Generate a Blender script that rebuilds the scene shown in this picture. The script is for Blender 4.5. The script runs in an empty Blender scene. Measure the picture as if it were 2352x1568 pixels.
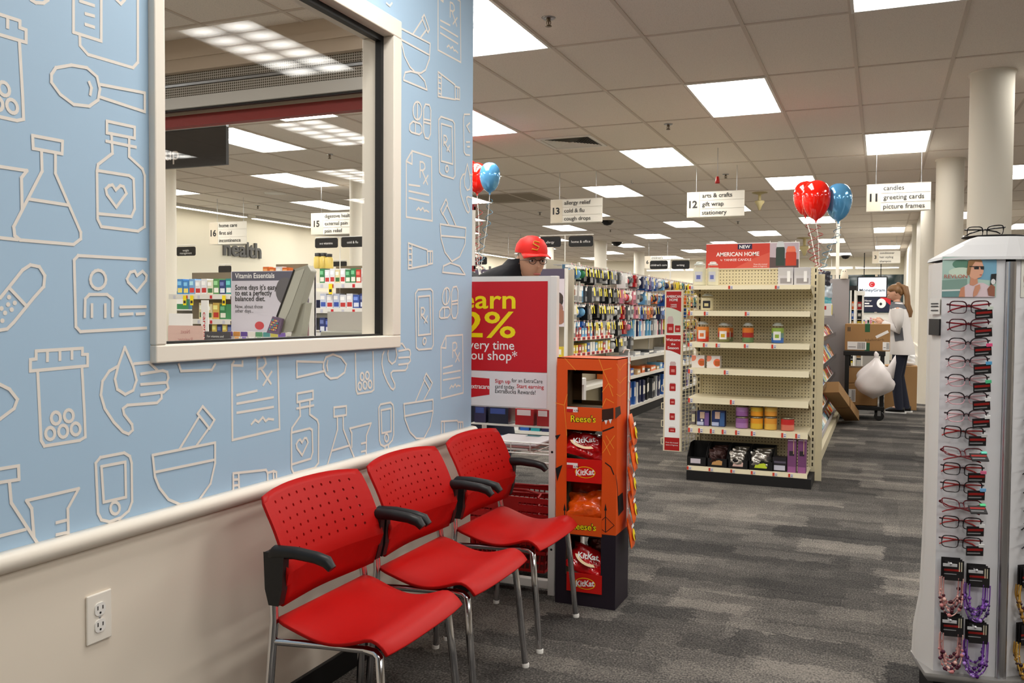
import bpy, bmesh, math, random
from mathutils import Vector, Matrix
random.seed(7)
SC = bpy.context.scene
COL = SC.collection
# ---------------------------------------------------------------- camera
FPX, YAW, PITCH, ROLL, CAMH = 2023.43, .39681, -.03249, .00731, 1.33
CEIL = CAMH + 1.7428
cy, sy, cp, sp = math.cos(YAW), math.sin(YAW), math.cos(PITCH), math.sin(PITCH)
FWD = Vector((-sy*cp, cy*cp, sp)); RT = Vector((cy, sy, 0)); UPV = RT.cross(FWD)
cr_, sr_ = math.cos(ROLL), math.sin(ROLL)
CX = cr_*RT + sr_*UPV; CY = -sr_*RT + cr_*UPV
CAMP = Vector((0, 0, CAMH))
cam = bpy.data.objects.new('camera', bpy.data.cameras.new('camera'))
COL.objects.link(cam)
cam.data.sensor_width = 36.0
cam.data.lens = 36.0*FPX/2352.0
cam.data.clip_start = .05; cam.data.clip_end = 100
cam.matrix_world = Matrix(((CX.x, CY.x, -FWD.x, 0), (CX.y, CY.y, -FWD.y, 0), (CX.z, CY.z, -FWD.z, CAMH), (0, 0, 0, 1)))
SC.camera = cam
# ---------------------------------------------------------------- world, view
wd = bpy.data.worlds.new('world'); SC.world = wd; wd.use_nodes = True
wd.node_tree.nodes['Background'].inputs[0].default_value = (1, .96, .9, 1)
wd.node_tree.nodes['Background'].inputs[1].default_value = .03
SC.view_settings.view_transform = 'Standard'; SC.view_settings.look = 'None'
SC.view_settings.gamma = 1.0; SC.view_settings.use_curve_mapping = False
SC.view_settings.exposure = 0.0
LAMP = 14.5         # strength of the troffers
SC.cycles.max_bounces = 8; SC.cycles.diffuse_bounces = 4; SC.cycles.glossy_bounces = 4
SC.cycles.transparent_max_bounces = 16; SC.cycles.caustics_reflective = False; SC.cycles.caustics_refractive = False
SC.cycles.sample_clamp_indirect = 6.0
# ---------------------------------------------------------------- helpers
def at(u, v, pl, val):
    """the point of the plane x|y|z = val that the photograph shows at pixel u, v"""
    d = CX*((u-1176)/FPX) + CY*(-(v-784)/FPX) + FWD
    i = 'xyz'.index(pl)
    return CAMP + d*((val-CAMP[i])/d[i])
def lin(c):
    return tuple((x/255/12.92 if x/255 <= .04045 else ((x/255+.055)/1.055)**2.4) for x in c)
MATS = {}
def mat(name, rgb, rough=.6, metal=0., spec=.4, emit=None, es=0., coat=0., alpha=1., trans=0.):
    if name in MATS: return MATS[name]
    m = bpy.data.materials.new(name); m.use_nodes = True
    b = m.node_tree.nodes['Principled BSDF']
    b.inputs['Base Color'].default_value = (*lin(rgb), 1)
    b.inputs['Roughness'].default_value = rough; b.inputs['Metallic'].default_value = metal
    b.inputs['Specular IOR Level'].default_value = spec
    b.inputs['Coat Weight'].default_value = coat
    if emit: b.inputs['Emission Color'].default_value = (*lin(emit), 1); b.inputs['Emission Strength'].default_value = es
    b.inputs['Alpha'].default_value = alpha
    b.inputs['Transmission Weight'].default_value = trans
    m.diffuse_color = (*lin(rgb), 1)
    MATS[name] = m
    return m
def cm(rgb, rough=.55):
    return mat('paint_%d_%d_%d' % tuple(rgb), rgb, rough)
def nodes(name):
    m = bpy.data.materials.new(name); m.use_nodes = True
    MATS[name] = m
    nt = m.node_tree
    return m, nt, nt.nodes['Principled BSDF'], nt.nodes, nt.links
def clear_mat(name, tint, rough=.03, refl=1.45, amount=1.0):
    """thin clear sheet: see-through with fresnel reflections"""
    m = bpy.data.materials.new(name); m.use_nodes = True; nt = m.node_tree; nt.nodes.clear()
    o = nt.nodes.new('ShaderNodeOutputMaterial'); mx = nt.nodes.new('ShaderNodeMixShader'); t = nt.nodes.new('ShaderNodeBsdfTransparent')
    g = nt.nodes.new('ShaderNodeBsdfGlossy'); f = nt.nodes.new('ShaderNodeLayerWeight'); f.inputs[0].default_value = .5
    t.inputs[0].default_value = (*tint, 1); g.inputs['Roughness'].default_value = rough
    pw = nt.nodes.new('ShaderNodeMath'); pw.operation = 'POWER'; pw.inputs[1].default_value = 5
    mm = nt.nodes.new('ShaderNodeMath'); mm.operation = 'MULTIPLY_ADD'; f0 = ((refl-1)/(refl+1))**2; mm.inputs[1].default_value = amount*(1-f0); mm.inputs[2].default_value = amount*f0
    nt.links.new(f.outputs['Facing'], pw.inputs[0]); nt.links.new(pw.outputs[0], mm.inputs[0]); nt.links.new(mm.outputs[0], mx.inputs[0])
    nt.links.new(t.outputs[0], mx.inputs[1]); nt.links.new(g.outputs[0], mx.inputs[2]); nt.links.new(mx.outputs[0], o.inputs[0])
    MATS[name] = m
    return m
TXT = {}
def text_mesh(s, bold=0.):
    k = (s, bold)
    if k not in TXT:
        cu = bpy.data.curves.new('lettering', 'FONT'); cu.body = s; cu.offset = bold; cu.resolution_u = 3
        o = bpy.data.objects.new('lettering', cu)
        me = o.to_mesh()
        vs = [v.co.copy() for v in me.vertices]; fs = [tuple(p.vertices) for p in me.polygons]
        o.to_mesh_clear(); bpy.data.objects.remove(o); bpy.data.curves.remove(cu)
        xs = [v.x for v in vs] or [0]
        TXT[k] = (vs, fs, min(xs), max(xs))
    return TXT[k]
class MB:
    def __init__(s, org=(0, 0, 0)):
        s.v = []; s.f = []; s.i = []; s.sm = []; s.mats = []; s.o = Vector(org); s.M = Matrix.Identity(4)
    def mi(s, m):
        if m not in s.mats: s.mats.append(m)
        return s.mats.index(m)
    def add(s, vs, fs, m, smooth=False):
        n = len(s.v); k = s.mi(m)
        s.v += [s.M @ Vector(p) for p in vs]
        for f in fs: s.f.append(tuple(n+q for q in f)); s.i.append(k); s.sm.append(smooth)
        return s
    def box(s, a, b, m):
        x0, y0, z0 = a; x1, y1, z1 = b
        return s.add([(x0,y0,z0),(x1,y0,z0),(x1,y1,z0),(x0,y1,z0),(x0,y0,z1),(x1,y0,z1),(x1,y1,z1),(x0,y1,z1)],
              [(0,3,2,1),(4,5,6,7),(0,1,5,4),(1,2,6,5),(2,3,7,6),(3,0,4,7)], m)
    def rbox(s, a, b, m, r=.01, n=3):
        """box rounded in x and z around the y axis (rounded plan seen from the front)"""
        x0, y0, z0 = a; x1, y1, z1 = b
        pts = rrect(x0, z0, x1, z1, r, n)
        return s.prism([(p[0], y0, p[1]) for p in pts], (0, y1-y0, 0), m)
    def poly(s, pts, m):
        return s.add(pts, [tuple(range(len(pts)))], m)
    def prism(s, pts, d, m, smooth=False):
        n = len(pts); d = Vector(d)
        vs = [Vector(p) for p in pts]; vs += [p+d for p in vs]
        s.add(vs, [tuple(range(n))[::-1], tuple(range(n, 2*n))], m)
        return s.add(vs, [(k, (k+1) % n, n+(k+1) % n, n+k) for k in range(n)], m, smooth)
    def tube(s, path, r, m, n=8, closed=False, caps=True):
        P = [Vector(p) for p in path]; N = len(P); R = r if isinstance(r, (list, tuple)) else [r]*N
        vs = []; up = None
        for k in range(N):
            a = P[(k-1) % N] if (k > 0 or closed) else P[k]; b = P[(k+1) % N] if (k < N-1 or closed) else P[k]
            t = (b-a).normalized()
            if up is None: up = Vector((0, 0, 1)) if abs(t.z) < .9 else Vector((1, 0, 0))
            up = (up - t*up.dot(t)); up = up.normalized() if up.length > 1e-6 else t.orthogonal().normalized()
            w = t.cross(up)
            vs += [P[k] + (up*math.cos(2*math.pi*j/n) + w*math.sin(2*math.pi*j/n))*R[k] for j in range(n)]
        fs = []
        for k in range(N if closed else N-1):
            q = (k+1) % N
            fs += [(k*n+j, k*n+(j+1) % n, q*n+(j+1) % n, q*n+j) for j in range(n)]
        s.add(vs, fs, m, True)
        if caps and not closed:
            s.add(vs[:n], [tuple(range(n))[::-1]], m); s.add(vs[-n:], [tuple(range(n))], m)
        return s
    def lathe(s, prof, c, m, n=20, ax='z', caps=True, smooth=True):
        c = Vector(c); vs = []
        for r, h in prof:
            for j in range(n):
                a = 2*math.pi*j/n; x, y = r*math.cos(a), r*math.sin(a)
                vs.append(c + (Vector((x, y, h)) if ax == 'z' else Vector((x, h, y)) if ax == 'y' else Vector((h, x, y))))
        fs = []
        for k in range(len(prof)-1): fs += [(k*n+j, k*n+(j+1) % n, (k+1)*n+(j+1) % n, (k+1)*n+j) for j in range(n)]
        s.add(vs, fs, m, smooth)
        if caps:
            if prof[0][0] > 1e-5: s.add(vs[:n], [tuple(range(n))[::-1]], m)
            if prof[-1][0] > 1e-5: s.add(vs[-n:], [tuple(range(n))], m)
        return s
    def ball(s, c, r, m, n=14, k=9):
        r = r if isinstance(r, (tuple, list)) else (r, r, r); c = Vector(c)
        vs = []
        for a in range(k+1):
            th = math.pi*a/k
            for j in range(n):
                ph = 2*math.pi*j/n
                vs.append(c+Vector((r[0]*math.sin(th)*math.cos(ph), r[1]*math.sin(th)*math.sin(ph), r[2]*math.cos(th))))
        fs = [(a*n+j, (a+1)*n+j, (a+1)*n+(j+1) % n, a*n+(j+1) % n) for a in range(k) for j in range(n)]
        return s.add(vs, fs, m, True)
    def text(s, t, o, u, w, size, m, align='l', bold=0., width=None):
        """lettering: o origin of the baseline, u reading direction, w up direction, size = cap height"""
        vs, fs, x0, x1 = text_mesh(t, bold)
        if not fs: return s
        k = size/.72; o = Vector(o); u = Vector(u).normalized(); w = Vector(w).normalized()
        kx = k if width is None else width/(x1-x0)
        sh = {'l': x0, 'c': (x0+x1)/2, 'r': x1}[align]
        return s.add([o+u*((p.x-sh)*kx)+w*(p.y*k) for p in vs], fs, m)
    def build(s, name, parent=None, smooth=None, bevel=0., seg=2, solid=0., sub=0, loc=None, off=-1, weld=0.):
        me = bpy.data.meshes.new(name)
        me.from_pydata([tuple(p-s.o) for p in s.v], [], s.f); me.update()
        for m in s.mats: me.materials.append(m)
        me.polygons.foreach_set('material_index', s.i)
        me.polygons.foreach_set('use_smooth', [(q if smooth is None else smooth) for q in s.sm])
        if weld:
            bm = bmesh.new(); bm.from_mesh(me); bmesh.ops.remove_doubles(bm, verts=bm.verts, dist=weld); bm.to_mesh(me); bm.free()
        o = bpy.data.objects.new(name, me); COL.objects.link(o)
        if parent: o.parent = parent
        if loc is not None: o.location = loc
        elif parent is None: o.location = s.o
        if solid:
            d = o.modifiers.new('solid', 'SOLIDIFY'); d.thickness = solid; d.offset = off
        if sub:
            d = o.modifiers.new('sub', 'SUBSURF'); d.levels = sub; d.render_levels = sub
        if bevel:
            d = o.modifiers.new('bev', 'BEVEL'); d.width = bevel; d.segments = seg; d.limit_method = 'ANGLE'; d.angle_limit = .7
        return o
def rrect(x0, z0, x1, z1, r, n=3):
    out = []
    for cx, cz, a0 in ((x1-r, z1-r, 0), (x0+r, z1-r, 90), (x0+r, z0+r, 180), (x1-r, z0+r, 270)):
        for k in range(n+1):
            a = math.radians(a0+90*k/n); out.append((cx+r*math.cos(a), cz+r*math.sin(a)))
    return out
def tag(o, label, cat, group=None, kind=None):
    o['label'] = label; o['category'] = cat
    if group: o['group'] = group
    if kind: o['kind'] = kind
    return o
def thing(name, label, cat, loc=(0, 0, 0), rotz=0., group=None):
    o = bpy.data.objects.new(name, None); COL.objects.link(o); o.empty_display_size = .05
    o.location = loc; o.rotation_euler = (0, 0, rotz)
    return tag(o, label, cat, group)
def dup(o, loc=None, rotz=None, label=None, group=None, rot=None):
    r = o.copy(); COL.objects.link(r)
    if loc is not None: r.location = loc
    if rotz is not None: r.rotation_euler = (0, 0, rotz)
    if rot is not None: r.rotation_euler = rot
    if label: r['label'] = label
    if group: r['group'] = group
    for ch in o.children:
        c = ch.copy(); COL.objects.link(c); c.parent = r
        for g in ch.children:
            d = g.copy(); COL.objects.link(d); d.parent = c
    return r
def struct(o, name=None):
    o['kind'] = 'structure'
    return o
ORD = ['first', 'second', 'third', 'fourth', 'fifth', 'sixth', 'seventh', 'eighth', 'ninth', 'tenth', 'eleventh', 'twelfth', 'thirteenth', 'fourteenth', 'fifteenth',
       'sixteenth', 'seventeenth', 'eighteenth', 'nineteenth', 'twentieth', 'twenty-first', 'twenty-second', 'twenty-third', 'twenty-fourth', 'twenty-fifth', 'twenty-sixth', 'twenty-seventh', 'twenty-eighth', 'twenty-ninth', 'thirtieth',
       'thirty-first', 'thirty-second', 'thirty-third', 'thirty-fourth', 'thirty-fifth', 'thirty-sixth', 'thirty-seventh', 'thirty-eighth', 'thirty-ninth', 'fortieth']
# ---------------------------------------------------------------- shared materials
M_WHITE = mat('white_plastic', (236, 234, 230), .45)
M_TRIM = mat('cream_trim', (240, 232, 220), .4)
M_BLACK = mat('black_plastic', (16, 16, 17), .5)
M_BLACKM = mat('black_board', (20, 19, 20), .75)
M_CHROME = mat('chrome', (215, 215, 218), .12, 1.)
M_STEEL = mat('satin_steel', (170, 172, 176), .3, 1.)
M_SHELF = mat('shelf_beige', (222, 212, 182), .45)
M_SHELFW = mat('shelf_white', (228, 226, 220), .45)
M_RED = mat('sign_red', (196, 22, 34), .5)
M_YEL = mat('sign_yellow', (246, 222, 10), .5)
M_INK = mat('ink_dark', (38, 38, 40), .6)
M_GREY = mat('mid_grey', (140, 140, 143), .5)
M_PAPER = mat('paper_white', (242, 241, 240), .6)
M_CARD = mat('corrugated_card', (166, 128, 84), .8)
M_CLEAR = clear_mat('clear_plastic', (.93, .94, .95), .08, 1.4, 1.0)
M_JAR = clear_mat('jar_glass', (1, 1, 1), .03, 1.35, .6)

def peg_mat(name, rgb, pitch=.0254, axes=(0, 2), r=.17):
    m, nt, b, N, L = nodes(name)
    tc = N.new('ShaderNodeTexCoord'); sx = N.new('ShaderNodeSeparateXYZ'); L.new(tc.outputs['Object'], sx.inputs[0])
    def mth(op, a, c=None):
        z = N.new('ShaderNodeMath'); z.operation = op
        for k, q in enumerate((a, c)):
            if q is None: continue
            if isinstance(q, (int, float)): z.inputs[k].default_value = q
            else: L.new(q, z.inputs[k])
        return z.outputs[0]
    d = []
    for a in axes:
        f = mth('SUBTRACT', mth('FRACT', mth('ADD', mth('MULTIPLY', sx.outputs[a], 1/pitch), 200)), .5); d.append(mth('MULTIPLY', f, f))
    k = mth('LESS_THAN', mth('ADD', d[0], d[1]), r*r)
    mx = N.new('ShaderNodeMix'); mx.data_type = 'RGBA'; L.new(k, mx.inputs[0])
    mx.inputs[6].default_value = (*lin(rgb), 1); mx.inputs[7].default_value = (*lin((70, 62, 44)), 1)
    L.new(mx.outputs[2], b.inputs['Base Color']); b.inputs['Roughness'].default_value = .55
    return m

def crinkle(name, rgb, rough=.2, metal=0., scale=26, strength=.55):
    m = mat(name, rgb, rough, metal, .6); nt = m.node_tree; b = nt.nodes['Principled BSDF']; b.inputs['Coat Weight'].default_value = .5; b.inputs['Coat Roughness'].default_value = .08
    tc = nt.nodes.new('ShaderNodeTexCoord'); v = nt.nodes.new('ShaderNodeTexVoronoi'); v.inputs['Scale'].default_value = scale; n = nt.nodes.new('ShaderNodeTexNoise'); n.inputs['Scale'].default_value = scale*.8
    ad = nt.nodes.new('ShaderNodeMath'); ad.operation = 'ADD'; bp = nt.nodes.new('ShaderNodeBump'); bp.inputs['Strength'].default_value = strength; bp.inputs['Distance'].default_value = .012
    nt.links.new(tc.outputs['Object'], v.inputs[0]); nt.links.new(tc.outputs['Object'], n.inputs[0]); nt.links.new(v.outputs['Distance'], ad.inputs[0]); nt.links.new(n.outputs[0], ad.inputs[1])
    nt.links.new(ad.outputs[0], bp.inputs['Height']); nt.links.new(bp.outputs[0], b.inputs['Normal']); nt.links.new(bp.outputs[0], b.inputs['Coat Normal'])
    return m
# ================================================================ the setting
XW = -1.802            # face of the papered wall
YE = 3.80              # its free end
WZ0, WZ1 = at(910, 797, 'x', XW).z, at(910, 50, 'x', XW).z
WY0, WY1 = at(345, 845, 'x', XW).y, at(910, 797, 'x', XW).y
RAILZ = .783
# floor: carpet laid in streaky grey-brown tiles
def carpet():
    m, nt, b, N, L = nodes('carpet')
    tc = N.new('ShaderNodeTexCoord')
    def math_(op, a, bb):
        z = N.new('ShaderNodeMath'); z.operation = op
        for k, s in enumerate((a, bb)):
            if isinstance(s, (int, float)): z.inputs[k].default_value = s
            else: L.new(s, z.inputs[k])
        return z.outputs[0]
    def noise(sx, sy, detail, rough=.6):
        q = N.new('ShaderNodeMapping'); q.inputs['Scale'].default_value = (sx, sy, 1); L.new(tc.outputs['Object'], q.inputs[0])
        n = N.new('ShaderNodeTexNoise'); n.inputs['Scale'].default_value = 1; n.inputs['Detail'].default_value = detail; n.inputs['Roughness'].default_value = rough
        L.new(q.outputs[0], n.inputs[0]); return n
    rag = noise(16, 30, 3)
    wob = N.new('ShaderNodeVectorMath'); wob.operation = 'SUBTRACT'; L.new(rag.outputs['Color'], wob.inputs[0]); wob.inputs[1].default_value = (.5, .5, .5)
    def blocks(w, h, off, amp, shift):
        sc = N.new('ShaderNodeVectorMath'); sc.operation = 'MULTIPLY'; L.new(wob.outputs[0], sc.inputs[0]); sc.inputs[1].default_value = (amp, amp*.8, 0)
        ad = N.new('ShaderNodeVectorMath'); ad.operation = 'ADD'; L.new(tc.outputs['Object'], ad.inputs[0]); L.new(sc.outputs[0], ad.inputs[1])
        a2 = N.new('ShaderNodeVectorMath'); a2.operation = 'ADD'; L.new(ad.outputs[0], a2.inputs[0]); a2.inputs[1].default_value = (20+shift, 20+shift*.7, 0)
        br = N.new('ShaderNodeTexBrick'); br.offset = off; br.offset_frequency = 2
        br.inputs['Color1'].default_value = (0, 0, 0, 1); br.inputs['Color2'].default_value = (1, 1, 1, 1); br.inputs['Mortar'].default_value = (.5, .5, .5, 1)
        br.inputs['Scale'].default_value = 1; br.inputs['Mortar Size'].default_value = 0; br.inputs['Brick Width'].default_value = w; br.inputs['Row Height'].default_value = h
        L.new(a2.outputs[0], br.inputs[0])
        sp = N.new('ShaderNodeSeparateColor'); L.new(br.outputs[0], sp.inputs[0]); return sp.outputs[0]
    tile = blocks(.61, .61, .0, .0, 0)
    s = math_('ADD', math_('MULTIPLY', blocks(.46, .305, .37, .12, .2), .38), math_('MULTIPLY', blocks(.52, .15, .6, .22, 3.1), .26))
    s = math_('ADD', s, math_('MULTIPLY', tile, .10))
    s = math_('ADD', s, math_('MULTIPLY', noise(3.4, 6.5, 6, .82).outputs[0], .52))
    pile = noise(130, 95, 2); fine = noise(60, 320, 2)
    s2 = math_('ADD', s, math_('MULTIPLY', math_('SUBTRACT', pile.outputs[0], .5), 1.25))
    s2 = math_('ADD', s2, math_('MULTIPLY', math_('SUBTRACT', fine.outputs[0], .5), .35))
    mr = N.new('ShaderNodeMapRange'); mr.inputs['From Min'].default_value = .30; mr.inputs['From Max'].default_value = 1.02
    L.new(s2, mr.inputs[0])
    r = N.new('ShaderNodeValToRGB'); e = r.color_ramp.elements
    e[0].position = 0; e[0].color = (.028, .027, .027, 1); e[1].position = 1; e[1].color = (.245, .222, .197, 1)
    k = e.new(.5); k.color = (.09, .084, .078, 1)
    L.new(mr.outputs[0], r.inputs[0])
    L.new(r.outputs[0], b.inputs['Base Color']); b.inputs['Roughness'].default_value = .95; b.inputs['Specular IOR Level'].default_value = .08
    bp = N.new('ShaderNodeBump'); bp.inputs['Strength'].default_value = .6; bp.inputs['Distance'].default_value = .004
    L.new(math_('ADD', pile.outputs[0], fine.outputs[0]), bp.inputs['Height']); L.new(bp.outputs[0], b.inputs['Normal'])
    return m
X0, X1, Y0, Y1 = -11.0, 7.0, -4.5, 28.5
struct(MB().box((X0, Y0, -.1), (X1, Y1, 0), carpet()).build('floor'))
def tile_mat():
    m, nt, b, N, L = nodes('ceiling_tile')
    tc = N.new('ShaderNodeTexCoord'); n = N.new('ShaderNodeTexNoise'); n.inputs['Scale'].default_value = 140; n.inputs['Detail'].default_value = 3
    L.new(tc.outputs['Object'], n.inputs[0])
    r = N.new('ShaderNodeValToRGB'); r.color_ramp.elements[0].position = .25; r.color_ramp.elements[0].color = (.74, .675, .61, 1)
    r.color_ramp.elements[1].position = .5; r.color_ramp.elements[1].color = (.90, .83, .755, 1)
    L.new(n.outputs[0], r.inputs[0]); L.new(r.outputs[0], b.inputs['Base Color']); b.inputs['Roughness'].default_value = .95
    b.inputs['Specular IOR Level'].default_value = .1
    return m
M_TILE = tile_mat()
struct(MB().box((X0, Y0, CEIL), (X1, Y1, CEIL+.1), M_TILE).build('ceiling'))
GX = lambda c: c*.6096-2.02499
GY = lambda r: r*1.2192+5.47648
M_TBAR = mat('ceiling_bar', (214, 202, 190), .6)
g = MB()
for c in range(-14, 15): g.box((GX(c)-.012, Y0, CEIL-.006), (GX(c)+.012, Y1, CEIL+.001), M_TBAR)
for r in range(-7, 19): g.box((X0, GY(r)-.012, CEIL-.005), (X1, GY(r)+.012, CEIL+.001), M_TBAR)
struct(g.build('ceiling_trim'))
# outer shell
M_WALL = mat('wall_paint', (226, 216, 200), .7)
M_WALLW = mat('wall_white', (244, 238, 220), .7)
struct(MB().box((X0-.1, Y0, 0), (X0, Y1, CEIL), M_WALLW).build('wall_health'))
struct(MB().box((X1, Y0, 0), (X1+.1, Y1, CEIL), M_WALL).build('wall_right'))
struct(MB().box((X0, Y0-.1, 0), (X1, Y0, CEIL), M_WALL).build('wall_rear'))
# ---- the papered wall with its window
def paper():
    m, nt, b, N, L = nodes('blue_wallpaper')
    b.inputs['Base Color'].default_value = (*lin((170, 199, 225)), 1); b.inputs['Roughness'].default_value = .6
    tc = N.new('ShaderNodeTexCoord'); n = N.new('ShaderNodeTexNoise'); n.inputs['Scale'].default_value = 600; L.new(tc.outputs['Object'], n.inputs[0])
    bp = N.new('ShaderNodeBump'); bp.inputs['Strength'].default_value = .06; bp.inputs['Distance'].default_value = .001
    L.new(n.outputs[0], bp.inputs['Height']); L.new(bp.outputs[0], b.inputs['Normal'])
    return m
M_BLUE = paper(); M_LINE = mat('wallpaper_line', (236, 229, 222), .6)
M_DADO = mat('wall_below_rail', (232, 221, 206), .65)
XB = XW-.105
w = MB()
IY0, IY1, IZ0, IZ1 = WY0+.01, WY1-.01, WZ0+.01, WZ1-.01
for (a, b_, z0, z1) in ((Y0, YE, 0, RAILZ), (Y0, YE, RAILZ, IZ0), (Y0, YE, IZ1, CEIL), (Y0, IY0, IZ0, IZ1), (IY1, YE, IZ0, IZ1)):
    w.box((XB, a, z0), (XW-.0005, b_, z1), M_DADO if z1 <= RAILZ else M_WALL)
    if z1 > RAILZ: w.poly([(XW, a, z0), (XW, b_, z0), (XW, b_, z1), (XW, a, z1)], M_BLUE)
    if z1 > RAILZ and b_ == YE: w.poly([(XW, YE+.0004, z0), (XB, YE+.0004, z0), (XB, YE+.0004, z1), (XW, YE+.0004, z1)], M_BLUE)
# the printed line drawings
CROP = {1: (1.96, 0, 0), 2: (1.9167, 0, 750), 5: (2.8, 880, 0), 6: (3.734, 480, 780)}
def wp(c, p):
    s, ox, oy = CROP[c]; q = at(ox+p[0]/s, oy+p[1]/s, 'x', XW); return (q.y, q.z)
LW = .0078
KS = [0]
def seg(p, q):
    d = math.hypot(q[0]-p[0], q[1]-p[1]); n = 1
    inside = lambda r: WY0-.004 < r[0] < WY1+.004 and WZ0-.004 < r[1] < WZ1+.004
    if inside(p) and inside(q): return
    if inside(p) or inside(q):
        n = max(2, int(d/.012))
        for k in range(n):
            a, b2 = [tuple(p[i]+(q[i]-p[i])*f/n for i in (0, 1)) for f in (k, k+1)]
            if not (inside(a) or inside(b2)): seg1(a, b2)
        return
    seg1(p, q)
def seg1(p, q):
    ylo, yhi, zlo, zhi = .2, YE-.004, RAILZ-.02, CEIL-.01
    t0, t1 = 0., 1.
    for k, lo, hi in ((0, ylo, yhi), (1, zlo, zhi)):
        d = q[k]-p[k]
        if abs(d) < 1e-9:
            if p[k] < lo or p[k] > hi: return
            continue
        a, b2 = sorted(((lo-p[k])/d, (hi-p[k])/d)); t0 = max(t0, a); t1 = min(t1, b2)
    if t0 >= t1: return
    a = Vector((p[0]+(q[0]-p[0])*t0, p[1]+(q[1]-p[1])*t0)); b2 = Vector((p[0]+(q[0]-p[0])*t1, p[1]+(q[1]-p[1])*t1))
    d = (b2-a).normalized(); nn = Vector((-d.y, d.x))*LW/2
    a = a-d*LW*.4; b2 = b2+d*LW*.4
    KS[0] += 1; h = .0006+KS[0]*1.2e-6
    w.poly([(XW+h, t.x, t.y) for t in (a-nn, a+nn, b2+nn, b2-nn)][::-1], M_LINE)
def draw(c, strokes, move=(0, 0)):
    for st in strokes:
        if st[0] == 'o':
            cx, cy2, rx, ry = st[1:]
            pts = [(cx+rx*math.cos(k*math.pi/8), cy2+ry*math.sin(k*math.pi/8)) for k in range(17)]
        elif st[0] == 'd':
            cx, cy2, rx, ry = st[1:]
            P = [wp(c, (cx+rx*math.cos(k*math.pi/5), cy2+ry*math.sin(k*math.pi/5))) for k in range(10)]
            w.poly([(XW+.0006, a+move[0], b2+move[1]) for a, b2 in P][::-1], M_LINE); continue
        else: pts = st
        P = [wp(c, p) for p in pts]; P = [(a+move[0], b2+move[1]) for a, b2 in P]
        for a, b2 in zip(P, P[1:]): seg(a, b2)
def again(c, strokes, ref, c2, new):
    a = wp(c, ref); b2 = wp(c2, new); draw(c, strokes, (b2[0]-a[0], b2[1]-a[1]))
DOC = [[(185,970),(310,1010),(315,1420),(148,1395),(148,1035),(185,970)],[(148,1037),(185,1055),(185,970)],[(237,1140),(237,1040),(255,1042),(265,1055),(268,1080),(258,1095),(240,1095)],
  [(250,1097),(285,1185)],[(258,1180),(288,1128)],[(165,1187),(235,1197)],[(165,1228),(293,1255)],[(165,1272),(293,1302)],[(215,1350),(228,1335),(240,1352),(255,1335),(265,1358),(275,1352),(293,1363)]]
draw(5, DOC); again(5, DOC, (148,1395), 5, (352,322)); again(5, DOC, (148,1395), 6, (200,860)); again(5, DOC, (148,1395), 6, (1988,503))
draw(1, [[(330,0),(330,145),(455,185),(455,0)],[(358,152),(360,205),(395,245),(598,305),(620,280),(620,0)],[(525,0),(543,18),(560,0)],[(360,5),(422,25)],[(385,62),(422,72)],[(385,110),(422,122)],[(140,0),(160,12),(195,14),(215,0)]])
RXB = [[(133,195),(133,145),(158,142),(158,107),(362,95),(362,122),(385,122),(385,172),(133,195)],[(208,150),(208,107)],[(263,145),(263,104)],[(316,140),(316,100)],[(165,197),(180,500),(195,525),(350,500),(375,485),(372,400),(360,180)],
  ('o',245,402,20,26),('o',302,392,20,26),('o',220,470,20,26),('o',277,460,20,26),('o',332,450,20,26)]
draw(2, RXB); again(2, RXB, (375,495), 1, (105,548)); again(2, RXB, (375,495), 6, (1412,440))
HAND = [[(548,90),(520,170),(505,230),(515,275),(550,298),(585,280),(600,235),(585,175),(548,90)],[(515,175),(480,195),(450,240),(443,300),(460,360),(500,420),(540,462),(565,472),(583,455),(580,430),(545,385),(540,360),(560,345),(690,335),(710,315),(710,292)],
  [(620,300),(720,288),(740,270),(733,245),(620,254)],[(733,245),(740,225),(735,200),(715,193),(620,208)],[(590,163),(655,157),(690,190)]]
draw(2, HAND); again(2, HAND, (565,472), 6, (1578,428)); again(2, HAND, (565,472), 5, (545,1368))
VIAL = [[(480,545),(605,572),(605,622),(480,598),(480,545)],[(478,635),(610,662)],[(500,600),(505,690),(440,740),(435,770),(438,985),(455,1020),(620,1040),(650,1020),(650,790),(640,760),(580,705),(580,618)],
  [(440,768),(580,790),(600,805),(605,940),(590,975),(445,962)],[(475,850),(490,835),(505,832),(520,855),(540,835),(555,840),(568,870),(522,932),(480,875),(475,850)]]
draw(1, VIAL); again(1, VIAL, (440,1005), 6, (708,1130))
draw(1, [[(145,610),(280,635),(278,692),(148,668),(145,610)],[(185,675),(188,770),(60,1020),(65,1060),(90,1080),(330,1100),(362,1075),(362,1045),(248,780),(248,685)],[(125,895),(300,922)],[(0,750),(120,768),(95,800),(98,940)],[(0,1070),(75,1078)]])
draw(2, [[(0,625),(80,612),(82,672),(0,685)],[(40,685),(48,775),(165,955)],[(0,920),(110,892)],[(345,712),(115,765),(138,800),(148,925)],[(345,712),(297,800),(300,920)],[(248,862),(295,850)],[(248,915),(295,905)]])
draw(6, [[(1070,580),(1175,568),(1175,645),(1070,660),(1070,580)],[(1098,655),(1100,770),(1012,1080)],[(1148,650),(1150,765),(1245,1015)],[(1055,950),(1205,905)],[(1388,715),(1205,760),(1222,800),(1222,920)],[(1388,715),(1348,820),(1345,990)],[(1305,890),(1345,880)],[(1305,960),(1345,950)]])
METER = [[(420,600),(440,575),(545,555),(570,570),(578,600),(580,770),(565,810),(530,840),(480,858),(445,850),(430,820),(420,600)],[(445,615),(550,595),(553,750),(455,772),(445,615)],('o',505,798,20,26),[(490,855),(490,885)],[(525,845),(525,875)]]
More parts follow.
